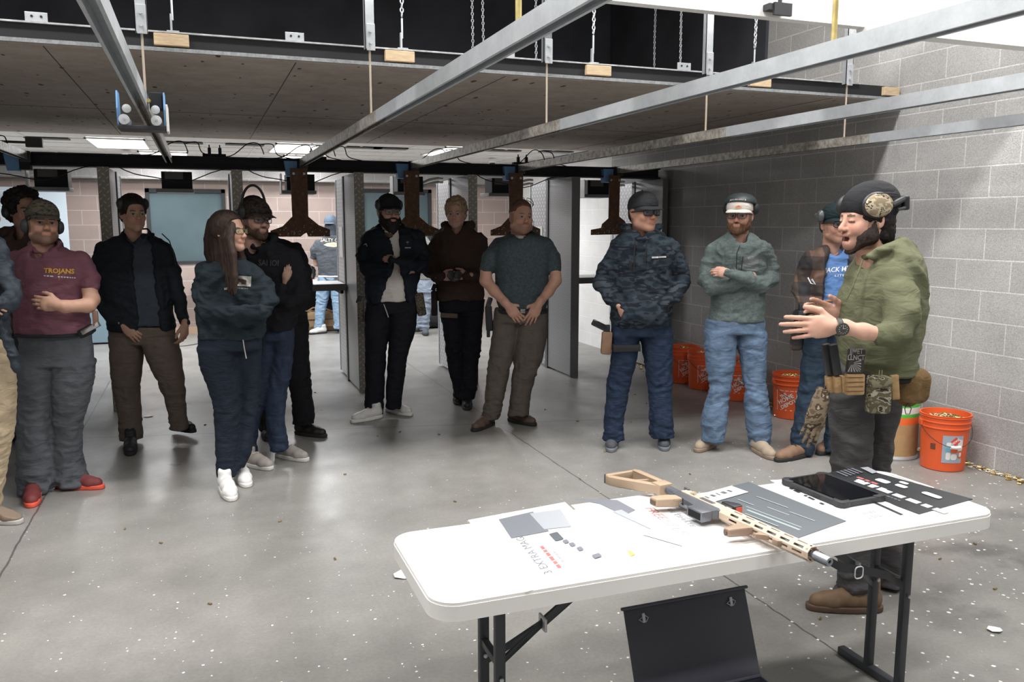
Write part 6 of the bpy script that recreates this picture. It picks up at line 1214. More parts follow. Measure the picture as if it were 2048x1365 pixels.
b = text_mesh("WALKER'S", .026, 0, .0008); b.transform(Matrix.Rotation(math.pi, 4, 'Z'))
for v in b.verts: a = v.co.x/.115; v.co = ((.108)*math.sin(-a) if 0 else .107*math.sin(a)*1, .106*math.cos(a)-.012+.004, .094+v.co.y)
b.transform(LM(H)); at(link('headgear_print', b, m_lace, s.root))

# ---- man in plaid over blue tee ----------------------------------------------
s = Person(ZE, [(180, 1275), (330, 1240)], 'man in brown plaid shirt jacket over bright blue tee, partly hidden behind the speaker', dict(skin=(.55, .31, .23), stubble=.4, brow=(.10, .05, .03)))
H = s.head(374, 238, 8, 0, 0, 1.04); hair_short(H, s.root, hairm('brownd'), .004); cap(H, s.root, fabric('dark_teal_cap', (.014, .026, .030)), bl=.05); muffs(H, s.root, mat('muff_metal', (.10, .11, .11), .35, .3), .06, .0, 'back', .100); glasses(H, s.root, w_=.026, h_=.019, round_=.014, r=.0028)
btee = fabric('bright_blue_tee', (.10, .20, .43), .9, .2, var=.06); tr2 = [(345, 335, 420), (370, 310, 450), (420, 285, 480), (520, 280, 480), (625, 285, 475)]
s.garment('t_shirt', btee, [dict(r=tr2, d=.12)], wr=.004)
mpl = plaid('brown_plaid'); tr = [(322, 320, 430), (345, 280, 465), (370, 250, 490), (420, 235, 505), (520, 232, 505), (640, 225, 500), (700, 215, 500)]
def ex(F):
    F.loft(s.rows([(300, 345, 425, -.13), (370, 338, 440, -.15), (450, 340, 450, -.15), (560, 325, 450, -.15), (640, 318, 440, -.15), (760, 318, 440, -.15)], .085), .012, op='s'); ringc(s, F, [(335, 385, -.11, 9), (330, 345, -.07, 12), (345, 318, .03, 13), (410, 312, .06, 12)])
s.garment('plaid_shirt', mpl, [dict(r=tr, d=.14)], [[(262, 390, 0, 36), (235, 460, 0, 36), (218, 530, -.02, 34), (240, 590, -.10, 28), (275, 612, -.15, 24)], [(470, 390, 0, 36), (490, 500, 0, 34), (450, 600, -.1, 28)]], wr=.006, extra=ex)
V, Q = s.garm['plaid_shirt']; s.garment('shirt_tail', mpl, [dict(r=[(620, 195, 262, .02), (700, 186, 240, .03), (790, 178, 225, .05)], d=.05)], wr=.008)
s.arm([(275, 612, -.15, 16), (300, 606, -.17, 16)], dict(w=s.at(290, 612, -.17), f=W3(.9, .0, -.2), n=W3(0, .4, -1), th=1, s=1.0, curl=(.5, .5, .6, .6)), dark=(.20, .10, .055))
trousers(s, fabric('blue_jeans_dark', (.022, .038, .060), bump=.3, var=.2, vs=25), [(640, 235, 450), (700, 236, 452)], [[(690, 236, 345), (780, 232, 338), (880, 226, 330), (980, 216, 318), (1080, 200, 305), (1180, 182, 288), (1250, 172, 268)], [(690, 340, 450), (900, 340, 430), (1100, 340, 420), (1235, 320, 400)]], wr=.008); s.core(tr, [[(290, 680, 0, 45), (222, 1220, 0, 38)], [(390, 680, 0, 45), (360, 1210, 0, 34)]])
mtb = mat('tan_black_trainer', (.20, .12, .075), .7, bump=.5, bs=60); s.shoe((235, 1262), (95, 1292), mtb, m_dk_sole, laces=M_black); s.shoe((370, 1225), (300, 1260), mtb, m_dk_sole); s.finish()
s.print_('JACK MT', 384, 440, 30, mat('print_white'), 't_shirt', .08, .25, .014, .95); s.print_('LITE', 395, 466, 14, mat('print_white'), 't_shirt', .06, .1, 0, 1.8)
b = text_mesh('OE', .03, 0, .0006); b.transform(Matrix.Translation((-.012, 0, 0)))
for v in b.verts: a = v.co.x/.1; v.co = (.098*math.sin(a), .100*math.cos(a)+.000, .075+v.co.y)
b.transform(LM(H)); at(link('cap_print', b, m_lace, s.root)); ptube(s, 'steel_clip', [(255, 475, -.14, 3), (268, 500, -.16, 3), (288, 505, -.16, 3), (272, 482, -.155, 4)], M_galv)
p = s.at(222, 655, -.15); t = thing('handheld_camera', 'black camera held upright at the waist of the plaid shirt man', 'camera', tuple(p)); bm = bmesh.new(); box(bm, (0, 0, 0), (.05, .06, .11), RB, .012); link('camera_body', bm, M_black, t, True); bm = bmesh.new(); lathe(bm, [(.02, -.03), (.026, -.03), (.026, .04), (.02, .045)], 20, (-.02, -.01, -.06), 'Z'); link('lens_barrel', bm, mat('gloss_black'), t, True); bm = bmesh.new(); box(bm, (0, 0, .075), (.03, .035, .05), RB, .006); link('view_finder', bm, M_black, t, True)

# ---- left edge people ---------------------------------------------------------
s = Person(ZA, [(60, 990), (0, 985)], 'person with curly dark hair and headset in brown top, behind the maroon shirt man', dict(skin=SK_D, brow=(.02, .015, .01)), off=.05)
H = s.head(88, 150, 50, 0, 0, 1.12); hair_short(H, s.root, hairm('black'), .032, .085, .014, 38, -.02); muffs(H, s.root, m_muff, .0, -.02, 'back', .100)
tr = [(195, 40, 130), (220, -20, 180), (260, -60, 215), (350, -80, 225), (480, -70, 215), (600, -60, 210)]
s.garment('brown_top', fabric('brown_sweater', (.055, .036, .034)), [dict(r=tr, d=.15)], [[(-40, 280, 0, 45), (-70, 400, 0, 42), (-60, 520, -.05, 36)], [(190, 290, 0, 42), (215, 400, 0, 40), (200, 520, -.08, 34)]], wr=.006)
trousers(s, fabric('charcoal_trousers', (.03, .032, .036)), [(590, -55, 205), (660, -50, 200)], [[(640, -55, 85), (780, -40, 75), (900, -20, 65), (985, -10, 55)], [(640, 70, 200), (780, 60, 175), (900, 45, 150), (975, 40, 130)]]); s.core(tr, [[(10, 640, 0, 50), (20, 960, 0, 30)], [(130, 640, 0, 50), (85, 950, 0, 30)]])
s.shoe((20, 985), (15, 1025), mk_, m_dk_sole); s.shoe((80, 975), (75, 1020), mk_, m_dk_sole); s.finish()

s = Person(ZA, [(-10, 1290), (-120, 1300)], 'person cut off by the left picture edge, dark jacket, khaki trousers and brown shoe', dict(skin=(.56, .33, .24)), off=0.)
H = s.head(-75, 155, 60, 0, 0, 1.05); hair_short(H, s.root, hairm('brownd'), .01)
tr = [(215, -125, -40), (240, -160, -5), (280, -185, 10), (400, -185, 8), (520, -175, 12), (640, -165, 20)]
s.garment('jacket', fabric('slate_jacket', (.035, .045, .058), .6), [dict(r=tr, d=.15)], [[(-155, 300, 0, 46), (-185, 420, 0, 42), (-150, 520, -.08, 36), (-60, 560, -.17, 30)], [(-8, 300, 0, 40), (18, 390, .0, 40), (50, 455, -.05, 40), (30, 490, -.12, 36), (-30, 500, -.18, 30)]], wr=.008)
s.garment('hanging_sleeve', fabric('slate_jacket', (0, 0, 0)), [], [[(-25, 545, -.14, 20), (15, 600, -.13, 18), (45, 680, -.12, 20), (62, 740, -.10, 14)]], wr=.008)
s.arm(None, dict(w=s.at(-98, 480, -.19), f=W3(1, -.4, 0), n=W3(0, .5, -1), th=1, s=.85, curl=(.4, .4, .4, .4)))
trousers(s, fabric('khaki_trousers', (.40, .32, .22), bump=.25), [(620, -170, 22), (700, -165, 40)], [[(680, -168, -60), (900, -160, -55), (1100, -150, -70), (1270, -150, -80)], [(680, -75, 42), (800, -70, 50), (920, -70, 46), (1050, -70, 26), (1180, -70, 8), (1262, -62, -4)]]); s.core(tr, [[(-115, 700, 0, 45), (-115, 1240, 0, 30)], [(-20, 700, 0, 45), (-35, 1240, 0, 30)]])
mcs = mat('brown_trainer', (.20, .15, .11), .7, bump=.4, bs=60); s.shoe((-60, 1295), (82, 1308), mcs, mat('pale_sole', (.42, .40, .37), .6), hgt=.06); s.shoe((-150, 1300), (-100, 1345), mcs, mat('pale_sole')); s.finish()

# ---- people at the far gear table ------------------------------------------------
ZG = (0, 0, 1.)
s = Person(ZG, [(632, 668), (688, 664)], 'person seen from behind at the far table, grey shirt with fish print, light jeans', dict(skin=(.5, .3, .22)), off=-.05)
H = s.head(662, 450, 178, 0, 0, 1.08, .02); cap(H, s.root, fabric('denim_cap', (.10, .13, .17)), bl=.06, back=True)
F = Field((-.11, -.14, -.16), (.11, .13, .04), .0055); F.ell((0, -.01, -.02), (.083, .105, .09), 0); F.cone((0, -.02, -.04), (0, -.03, -.15), .07, .075, .02); local_mesh(F, H, 'neck_gaiter', fabric('grey_gaiter', (.055, .065, .08)), s.root)
mgt = fabric('charcoal_tee', (.075, .085, .098)); tr = [(471, 650, 676), (478, 640, 690), (490, 632, 694), (520, 634, 692), (550, 637, 692), (576, 636, 694)]
s.garment('t_shirt', mgt, [dict(r=tr, d=.12)], [[(636, 487, 0, 9), (629, 500, 0, 9), (627, 514, .03, 7)], [(691, 487, 0, 9), (697, 500, 0, 9)]], wr=.004, k=.02); s.arm([(628, 508, .02, 5), (632, 528, .1, 4.5), (650, 535, .18, 4)], None); s.arm([(696, 508, .02, 5), (694, 528, .1, 4.5), (680, 535, .18, 4)], None)
s.garment('white_hem', m_white_sole, [dict(r=[(550.5, 637, 693), (554.5, 637, 693)], d=.124)], wr=0, h=.008)
trousers(s, fabric('pale_jeans', (.26, .38, .52), var=.15), [(553, 636, 693), (575, 634, 694)], [[(568, 633, 664), (600, 632, 656), (630, 630, 650), (657, 629, 648)], [(568, 660, 694), (600, 664, 694), (630, 667, 690), (657, 668, 690)]]); s.core(tr, [[(650, 570, 0, 12), (640, 650, 0, 8)], [(680, 570, 0, 12), (679, 650, 0, 8)]])
s.shoe((649, 667), (618, 670), wl, m_dk_sole); s.shoe((680, 664), (678, 660), mk_, m_dk_sole); s.finish()
s.print_('SALTY CREW', 668, 481, 10, mat('print_cream', (.62, .58, .42), .6), 't_shirt', -.02, 0, .012, .92)
s.print_('', 670, 490, 26, mat('print_cream'), 't_shirt', 0, name='printed_fish', bm=poly([(-.9, .0), (-.6, .14), (-.1, .2), (.5, .12), (.8, .02), (1., .14), (.98, -.14), (.8, -.02), (.5, -.1), (-.1, -.18), (-.6, -.12)]))
s = Person(ZG, [(838, 667), (858, 670)], 'person in pale grey jeans at the far table, half hidden by the bearded man', dict(skin=(.6, .38, .3)), off=0.)
H = s.head(838, 452, 100, -8, 0, 1.); hair_short(H, s.root, hairm('dark'), .006)
tr = [(474, 826, 852), (484, 818, 862), (510, 816, 866), (560, 822, 866)]; s.garment('t_shirt', fabric('grey_camo_tee', (.16, .16, .15)), [dict(r=tr, d=.12)], [[(822, 490, 0, 9), (820, 520, -.05, 8), (815, 545, -.1, 7)], [(860, 490, 0, 9), (864, 515, 0, 8)]], wr=.004, k=.02)
s.arm([(824, 500, -.05, 6), (816, 470, -.1, 5), (818, 455, -.12, 4)], dict(w=s.at(818, 456, -.12), f=W3(-.2, 1, 0), n=W3(-.5, 0, -1), th=-1, s=1.0))
trousers(s, fabric('grey_wash_jeans', (.24, .28, .34), var=.2), [(556, 826, 866), (585, 828, 868)], [[(578, 826, 850), (620, 828, 848), (655, 832, 850)], [(578, 843, 870), (620, 842, 862), (660, 840, 858)]]); s.core(tr, [[(838, 575, 0, 11), (840, 645, 0, 8)], [(857, 575, 0, 11), (850, 650, 0, 8)]])
s.shoe((842, 660), (834, 664), mgs, m_dk_sole); s.shoe((850, 668), (852, 672), mgs, m_dk_sole); s.finish()
# ================================================================ THE SPEAKER
ZF = lambda x, y: (x*.9114, 1013.+y*.9114); ZGG = lambda x, y: (132+.484*x, 572.5+.484*y)
s = Person(ZE, [ZF(450, 1025)], 'speaker in olive green hoodie and black beanie beside the table, one hand raised', dict(skin=(.62, .36, .27), mouth=1, brow=(.05, .035, .025), fat=.3, stubble=.5, closed=1), off=.06)
H = s.head(506, 214, -76, -3, 0, .98, 0.)
hk = hairm('black'); hair_short(H, s.root, hk, .012, .055, .004, 70, -.03, -.13)
F = Field((-.1, -.14, -.17), (.1, .02, .02), .0045); F.ell((0, -.055, -.05), (.075, .070, .085), 0); F.ell((0, .04, -.05), (.07, .085, .10), .01, 's'); local_mesh(F, H, 'nape_hair', hk, s.root, .005, 60)
beard(H, s.root, hairm('darkbeard', (.032, .022, .018)), .008, .008, False, .002, .3, 1, False)
# beanie
F = Field((-.13, -.20, -.04), (.13, .14, .19), .0045); F.ell((0, -.018, .050), (.089, .115, .094), 0); F.ell((0, -.05, .065), (.085, .098, .083), .03); F.cut((0, .05, .012), (0, .42, -1), .004); V, Q = F.mesh(); V = smooth(V, Q, 1, .4)
mbn = fabric('black_beanie', (.022, .023, .026), .85, .5, 500); mk('beanie', tw(H, V), Q, mbn, s.root)
# camo ear cup on the near side (his left side is x<0 or >0: pick the one facing the camera)
sx = 1 if (tw(H, (.09, 0, 0))-tw(H, (-.09, 0, 0)))@nrm < 0 else -1
F = Field((sx*.09-.05, -.08, -.01), (sx*.09+.05, .09, .12), .004); F.ell((sx*.092, .005, .052), (.022, .064, .047), 0); 
mcm = camo('cup_camo', [(.30, .24, .16), (.52, .44, .32), (.05, .04, .03), (.40, .33, .23)], 26, (0, .46, .58, .62)); local_mesh(F, H, 'ear_cup', mcm, s.root)
F = Field((sx*.088-.05, -.085, -.015), (sx*.088+.05, .095, .125), .0045); F.ell((sx*.082, .005, .052), (.020, .071, .054), 0); local_mesh(F, H, 'ear_cushion', m_muff, s.root)
F = Field((-sx*.09-.05, -.09, -.02), (-sx*.09+.05, .10, .13), .0045); F.ell((-sx*.09, .005, .052), (.03, .064, .05), 0); local_mesh(F, H, 'far_ear_cup', m_muff, s.root)
bm = bmesh.new(); tube(bm, [(sx*.104, .025, .098), (sx*.104, -.03, .098), (sx*.098, -.075, .092)], .0028, 6); tube(bm, [(sx*.095, -.05, .05), (sx*.085, -.11, .07), (0, -.15, .075), (-sx*.085, -.11, .07), (-sx*.095, -.05, .05)], .012, 8, flat=1.); tube(bm, [(sx*.09, -.08, .03), (sx*.07, -.13, .035), (0, -.152, .04), (-sx*.07, -.13, .035)], .007, 6); bm.transform(LM(H)); at(link('headset_band', bm, m_muff, s.root, True))
F = Field((-.06, -.20, -.03), (.1, -.10, .09), .0045); F.box((sx*.03, -.150, .055), (.035, .014, .030), .008); local_mesh(F, H, 'rear_headset_unit', m_muff, s.root)
# hoodie
mg = fabric('olive_hoodie', (.135, .142, .085), .9, .4, 260, .08, 9); tr = [(322, 550, 650), (345, 522, 695), (380, 492, 724), (430, 458, 743), (500, 430, 750), (580, 404, 752), (660, 392, 742), (740, 392, 725), (810, 400, 712), (855, 400, 708), (885, 412, 712)]
s.neck = 0; s.nh = .07
def ex(F):
    ringc(s, F, [(502, 378, -.0, 17), (535, 380, -.11, 19), (600, 345, -.14, 24), (665, 325, -.06, 32), (690, 345, .06, 34), (640, 340, .15, 27), (560, 365, .11, 18), (502, 378, .0, 17)], .02)
    ringc(s, F, [(600, 360, -.10, 30), (690, 365, -.05, 40), (728, 415, .0, 28), (735, 450, .02, 16)], .03); ringc(s, F, [(690, 350, .02, 40), (735, 430, .03, 24)], .03)
s.garment('hoodie', mg, [dict(r=tr, d=.20, ex=2.1)], [[(632, 455, -.14, 66), (660, 560, -.20, 76), (672, 650, -.24, 82), (640, 715, -.27, 66), (580, 728, -.28, 50)], [(600, 450, .16, 60), (560, 600, .2, 60), (500, 690, .16, 50), (430, 700, .10, 36)]], wr=.0055, fr=7, h=.008, extra=ex, k=.04)
# arms: near forearm with open hand, far hand behind it
s.arm([(552, 722, -.283, 33), (500, 712, -.285, 34), (430, 698, -.28, 27), (395, 692, -.275, 25)], dict(w=s.at(378, 690, -.272), f=W3(-1, -.02, -.02), n=W3(0, .15, -1), th=-1, s=1.06, curl=(.24, .22, .22, .28), spread=.09, thumb=.85), h=.0045)
s.arm([(450, 680, .10, 28), (400, 655, .04, 24)], dict(w=s.at(395, 652, .03), f=W3(-.9, .35, -.1), n=W3(.3, .3, 1), th=1, s=1.05, curl=(.3, .35, .4, .45), thumb=.9))
M_ch = fabric('charcoal_work_trousers', (.085, .080, .084), .9, .4, 200, .12, 12)
near = [(860, 372, 590), (950, 358, 560), (1050, 356, 540), (1200, 358, 530), (1320, 362, 525), (1480, 375, 530), (1640, 390, 545), (1760, 386, 546), (1895, 382, 550)]; far = [(860, 480, 712, .1), (950, 490, 680, .12), (1050, 490, 655, .13), (1200, 495, 628, .14), (1320, 505, 612, .15), (1480, 530, 640, .16), (1640, 552, 672, .17), (1745, 560, 672, .17), (1850, 570, 672, .17)]
trousers(s, M_ch, [(835, 385, 712, .03), (880, 375, 712, .03), (930, 368, 695, .03)], [near, far], wr=.009, fr=8, d=.16, h=.009)
s.core(tr, [[(450, 880, 0, 70), (460, 1850, 0, 50)], [(570, 880, .08, 60), (590, 1000, .12, 50), (560, 1250, .15, 40), (615, 1820, .17, 35)]])
mbo = mat('brown_work_boot', (.17, .105, .06), .7, bump=.6, bs=45, var=.25, vs=14, bd=.003); mbso = mat('brown_boot_sole', (.10, .06, .04), .7, bump=.8, bs=30, bd=.004)
a = s.floor(*ZF(600, 1018)); b_ = s.floor(*ZF(268, 1010)); s.shoe(a, b_, mbo, mbso, hgt=.13, zoom=False, laces=mat('lace_tan', (.30, .2, .11)))
a2 = s.at(660, 1850, .17); a2[2] = 0; s.shoe(a2+np.array([.02, .03, 0]), a2-rgt*.27+nrm*.02, mbo, mbso, hgt=.13, zoom=False)
s.finish()
# watch
w0 = s.at(388, 693, -.275); bm = bmesh.new(); tube(bm, [w0+rgt*.004*0+W3(0, math.cos(a)*.031, math.sin(a)*.031) for a in np.linspace(0, 2*math.pi, 24, endpoint=False)], .0105, 8, True, flat=.35); wt = at(link('watch_strap', bm, mat('watch_black', (.05, .05, .045), .5), s.root, True))
RBB = Matrix([list(rgt), list(nrm), [0, 0, 1]]).transposed(); bm = bmesh.new(); lathe(bm, [(.001, -.006), (.020, -.006), (.024, -.002), (.024, .006), (.02, .008)], 24, w0+W3(.002, -.003, -.036), 'Z', R=RBB @ Matrix.Rotation(math.pi/2, 3, 'X')); wc = at(link('watch_case', bm, mat('watch_case', (.06, .06, .055), .35, .3), s.root, True)); bm = bmesh.new()
for k in range(12): a = math.pi*k/6; box(bm, w0+W3(.002+.015*math.cos(a), -.003+.015*math.sin(a), -.0435), (.0018, .0015, .004), RBB @ Matrix.Rotation(-a+math.pi/2, 3, 'Y'))
box(bm, w0+W3(.006, 0, -.0435), (.012, .0012, .0016), RBB); box(bm, w0+W3(.002, .004, -.0435), (.0016, .0012, .012), RBB); at(link('watch_marks', bm, mat('watch_lume', (.5, .52, .48), .5), s.root))
# belt kit
mkb = fabric('belt_black', (.025, .025, .028)); s.garment('belt', mkb, [dict(r=[(868, 372, 716, .02), (905, 370, 712, .02)], d=.205)], wr=0, h=.009)
M_tan = fabric('tan_webbing', (.40, .26, .13), .85, .5, 150, .12, 40); M_mc = camo('pouch_multicam', [(.22, .20, .13), (.11, .10, .06), (.36, .34, .27), (.06, .04, .03)], 22, (0, .43, .55, .62))
def gb(name, x0, x1, y0, y1, off, dep, m, rot=0., bev=.006, lean=0.): a, b = ZGG(x0, y0); c, d = ZGG(x1, y1); return pbox(s, name, a, c, b, d, off, dep, m, rot, bev, None, lean)
for i, (x0, x1) in enumerate(((418, 482), (482, 548), (548, 590))): gb('belt_cell', x0, x1, 688, 845, -.215+.02*(i == 0), .035, M_tan, -.12, .006)
gb('belt_cell', 592, 760, 670, 865, -.235, .038, M_tan, -.02, .008)
for k in range(4): gb('cell_seam', 594, 758, 705+k*42, 709+k*42, -.2555, .002, fabric('seam_brown', (.12, .07, .035)), -.02, .0005)
gb('rifle_magazine', 400, 470, 395, 690, -.20, .03, mat('polymer_black', (.018, .018, .02), .4), -.20, .005); gb('rifle_magazine', 462, 535, 400, 690, -.225, .03, mat('polymer_black'), -.20, .005)
gb('printed_magazine', 612, 758, 445, 672, -.235, .028, mat('mag_dark', (.035, .035, .035), .45), .07, .006)
# sunburst and lettering etched on the magazine
bm = bmesh.new(); c0 = s.at(*ZGG(655, 575), -.2505); kk = .026
for k in range(9):
    a = math.radians(-108+k*14.5); a2 = a+math.radians(7); q = [(math.cos(a)*.3, math.sin(a)*.3), (math.cos(a)*1.9, math.sin(a)*1.9), (math.cos(a2)*1.9, math.sin(a2)*1.9), (math.cos(a2)*.3, math.sin(a2)*.3)]
    q = [(max(-.6, min(1.35, x)), max(-1.3, min(.9, y))) for x, y in q]; bm.faces.new([bm.verts.new(c0+W3(x*kk, y*kk, 0)) for x, y in q])
at(link('etched_sunburst', bm, mat('etch_grey', (.33, .31, .30), .6), s.root)); c1 = s.at(*ZGG(695, 500), -.2515)
for tx, dy in (('JJMET', .012), ('LLNCT', -.012)):
    b = text_mesh(tx, .027, 0, .0006)
    for v in b.verts: v.co = c1+W3(v.co.x*.78, v.co.y+dy, 0)
    at(link('etched_lettering', b, mat('etch_grey'), s.root))
gb('camo_pouch', 795, 1000, 705, 1035, -.225, .055, M_mc, .02, .014); gb('pouch_flap', 800, 1005, 690, 800, -.235, .058, M_mc, .02, .014)
for x in (905, 930): a = [ZGG(x, 640), ZGG(x-6, 720)]; ptube(s, 'pouch_cord', [(*a[0], -.262, 2.), (*a[1], -.266, 2.)], fabric('cord_tan', (.22, .2, .13)))
gb('belt_strap', 1008, 1080, 682, 910, -.215, .02, M_tan, -.12, .004)
F = Field(np.min([s.at(*ZGG(1080, 980), .1), s.at(*ZGG(1330, 620), -.3)], 0)-.03, np.max([s.at(*ZGG(1080, 980), .1), s.at(*ZGG(1330, 620), -.3)], 0)+.03, .006)
F.cone(s.at(*ZGG(1160, 720), -.12), s.at(*ZGG(1160, 870), -.12), .052, .045, 0); F.cone(s.at(*ZGG(1255, 730), -.08), s.at(*ZGG(1250, 850), -.08), .050, .045, .03); V, Q = F.mesh(); V = V+vnorm(V, Q)*(.003*vnoise(V*28))[:, None]; mk('dump_pouch', V, Q, fabric('brown_pouch', (.17, .105, .045), .8, .4, 120, .2, 14), s.root)
ptube(s, 'pouch_piping', [(*ZGG(1140, 640), -.15, 4), (*ZGG(1230, 640), -.14, 4), (*ZGG(1290, 700), -.12, 4), (*ZGG(1305, 780), -.11, 4), (*ZGG(1290, 880), -.11, 4)], M_tan); ptube(s, 'pull_loop', [(*ZGG(1160, 945), -.16, 2), (*ZGG(1135, 990), -.16, 2), (*ZGG(1145, 1040), -.16, 2), (*ZGG(1180, 1040), -.16, 2), (*ZGG(1195, 990), -.16, 2), (*ZGG(1165, 945), -.16, 2)], mat('polymer_black'))
ptube(s, 'hoodie_drawstring', [(497, 395, -.12, 4), (478, 450, -.135, 4), (450, 520, -.15, 4), (425, 570, -.16, 4)], mg)
# glove hanging from the belt: a thing of its own
gp = s.at(*ZGG(400, 830), -.2); gt = thing('work_glove', 'camouflage work glove hanging from the front of the speaker\'s belt', 'glove', tuple(gp)); F = Field(gp-np.array([.16, .14, .30]), gp+np.array([.14, .14, .06]), .0042)
F.cone(gp+W3(-.004, .005, 0), gp+W3(-.012, -.05, 0), .025, .026, 0); hand_into(F, gp+W3(-.014, -.055, 0), W3(-.26, -1, 0), W3(0, 0, -1), 1, .90, (.12, .1, .1, .12), .07, .25, .005); F.cone(gp+W3(-.014, -.045, 0), gp+W3(-.028, -.105, 0), .026, .027, .02); F.ell(gp+W3(0, .02, 0), (.022, .022, .02), .006, 's'); V, Q = F.mesh(); V = smooth(V, Q, 1, .4); V = V+vnorm(V, Q)*(.0015*vnoise(V*60))[:, None]; mk('glove', V, Q, camo('glove_camo', [(.17, .12, .08), (.28, .22, .15), (.10, .07, .045), (.5, .46, .36)], 24, (0, .42, .56, .66)), gt)
bm = bmesh.new(); tube(bm, [gp+W3(.0, .0, 0), gp+W3(.03, .05, .02), gp+W3(.035, .08, .03)], .004, 6); at(link('hanging_loop', bm, mat('polymer_black'), gt))
# ================================================================ TABLE
TZ = .695; TX0, TX1, TY0, TY1 = .49, 2.375, 1.84, 2.345; TC = ((TX0+TX1)/2, (TY0+TY1)/2)
t = thing('folding_table', 'long white plastic folding table in the foreground with a rifle on it', 'table', (TC[0], TC[1], 0)); M_tt = mat('white_table_plastic', (.82, .81, .79), .42, bump=.15, bs=220, bd=.0006)
bm = bmesh.new(); W_, D_ = TX1-TX0, TY1-TY0; prism(bm, rrect(W_, D_, .07, 10), .012, Matrix.Translation((0, 0, TZ-.012)), 0, .004); prism(bm, rrect(W_+.006, D_+.006, .075, 10), .040, Matrix.Translation((0, 0, TZ-.048)), 0, .008); link('table_top', bm, M_tt, t, True)
bm = bmesh.new()
for sy in (-1, 1): bb(bm, (-W_/2+.08, sy*(D_/2-.05)-.012, TZ-.065), (W_/2-.08, sy*(D_/2-.05)+.012, TZ-.048))
link('apron_rail', bm, mat('table_leg_grey', (.055, .06, .068), .4, .3), t); M_lg = MATS['table_leg_grey']
for nm, lx in (('leg_frame', .725-TC[0]), ('leg_frame', 2.20-TC[0])):
    lf = thing(nm, None, None, (0, 0, 0)); lf.parent = t
    for k, y in enumerate((2.03, 2.17)):
        bm = bmesh.new(); box(bm, (lx, y-TC[1], TZ/2-.02), (.030, .024, TZ-.06), None, .004); link('post', bm, M_lg, lf, True)
    bm = bmesh.new(); box(bm, (lx, 2.10-TC[1], .017), (.032, .42, .032), None, .005); link('foot_bar', bm, M_lg, lf, True); bm = bmesh.new(); box(bm, (lx, 2.10-TC[1], .40), (.022, .14, .022), None, .003); link('cross_bar', bm, M_lg, lf, True)
    bm = bmesh.new(); box(bm, (lx, 2.10-TC[1], TZ-.06), (.03, .38, .03), None, .004); link('top_bar', bm, M_lg, lf, True)
    for y in (2.012, 2.152): bm = bmesh.new(); lathe(bm, [(.006, 0), (.006, .004), (.003, .006)], 10, (lx+.0, y-TC[1], .36), 'Y', R=Matrix.Rotation(math.pi, 3, 'Z')); link('rivet', bm, M_galv, lf)
    br = bmesh.new(); sg = 1 if lx < 0 else -1; a, b, c = Vector((lx, 2.03-TC[1], .40)), Vector((lx+sg*.16, 2.10-TC[1], .46)), Vector((lx+sg*.42, 2.10-TC[1], TZ-.055))
    def bar(p, q, w_=.020, h_=.009):
        d = (q-p); R = d.to_track_quat('X', 'Z').to_matrix(); box(br, (p+q)/2, (d.length, h_, w_), R, .002)
    bar(a, b); bar(Vector((lx, 2.17-TC[1], .33)), b); bar(b, c, .026, .012); link('folding_brace', br, M_lg, lf, True); bm = bmesh.new(); box(bm, b, (.008, .05, .04), None, .002); link('brace_clip', bm, M_galv, lf, True)
# sheets lying on the table
LF = [0.]
def sheet(lab, cat, corners, m, th=.002, z=0, name='poster_sheet'):
    LF[0] = .0002; c = np.mean(corners, 0); tt = thing(name, lab, cat, (c[0], c[1], TZ+z)); bm = bmesh.new(); prism(bm, [(x-c[0], y-c[1]) for x, y in corners], th); link('sheet', bm, m, tt)
    A = np.array(corners); ux = A[1]-A[0]; uy = A[3]-A[0]
    def put(bmx, m2, nm='printed_text', lift=.0003):
        LF[0] += .0003; lift = LF[0]
        for v in bmx.verts: q = A[0]+ux*v.co.x+uy*v.co.y-c[:2] if len(c) > 2 else A[0]+ux*v.co.x+uy*v.co.y-c; v.co = (q[0], q[1], th+lift)
        return link(nm, bmx, m2, tt)
    return tt, put
def T(txt, cx_, cy_, h, wsc=1., rot=0, b=0.): m = text_mesh(txt, 1., 0, b); m.transform(Matrix.Translation((cx_, cy_, 0)) @ Matrix.Rotation(rot, 4, 'Z') @ Matrix.Diagonal((h*wsc, h, 1, 1))); return m
def Dd(ws, cx_, cy_, h, rot=0): m = dashes(ws, 1., .25); m.transform(Matrix.Translation((cx_, cy_, 0)) @ Matrix.Rotation(rot, 4, 'Z') @ Matrix.Diagonal((h*1.3, h, 1, 1))); return m
def Pg(pts): b = bmesh.new(); b.faces.new([b.verts.new((x, y, 0)) for x, y in pts]); bmesh.ops.triangulate(b, faces=b.faces[:]); return b
k = (HC-TZ)/(HC-.762)
def tp(px, py): q = fl(px, py, TZ); return (q[0], q[1])
M_pw = mat('poster_white', (.84, .84, .85), .35); M_pg = mat('poster_grey', (.20, .21, .24), .4); M_pl = mat('poster_pale_grey', (.40, .42, .45), .4); M_pr = mat('poster_pink_red', (.60, .18, .17), .4); M_pd = mat('poster_dark', (.12, .135, .15), .4); M_pk = mat('poster_black', (.035, .038, .042), .4)
# poster 1: reads from the far side (u runs right to left in the photo)
C1 = [tp(1330, 1118), tp(1065, 1190) if 0 else tp(1050, 1185), tp(940, 1045), tp(1160, 1000)]
C1 = [tp(1255, 1122), tp(1052, 1186), tp(936, 1042), tp(1130, 1006)]
pt, put = sheet('white poster with grey open case picture, nearest the left end of the folding table', 'poster', [C1[3], C1[2], C1[1], C1[0]][::-1] if 0 else [C1[0], C1[3], C1[2], C1[1]], M_pw)
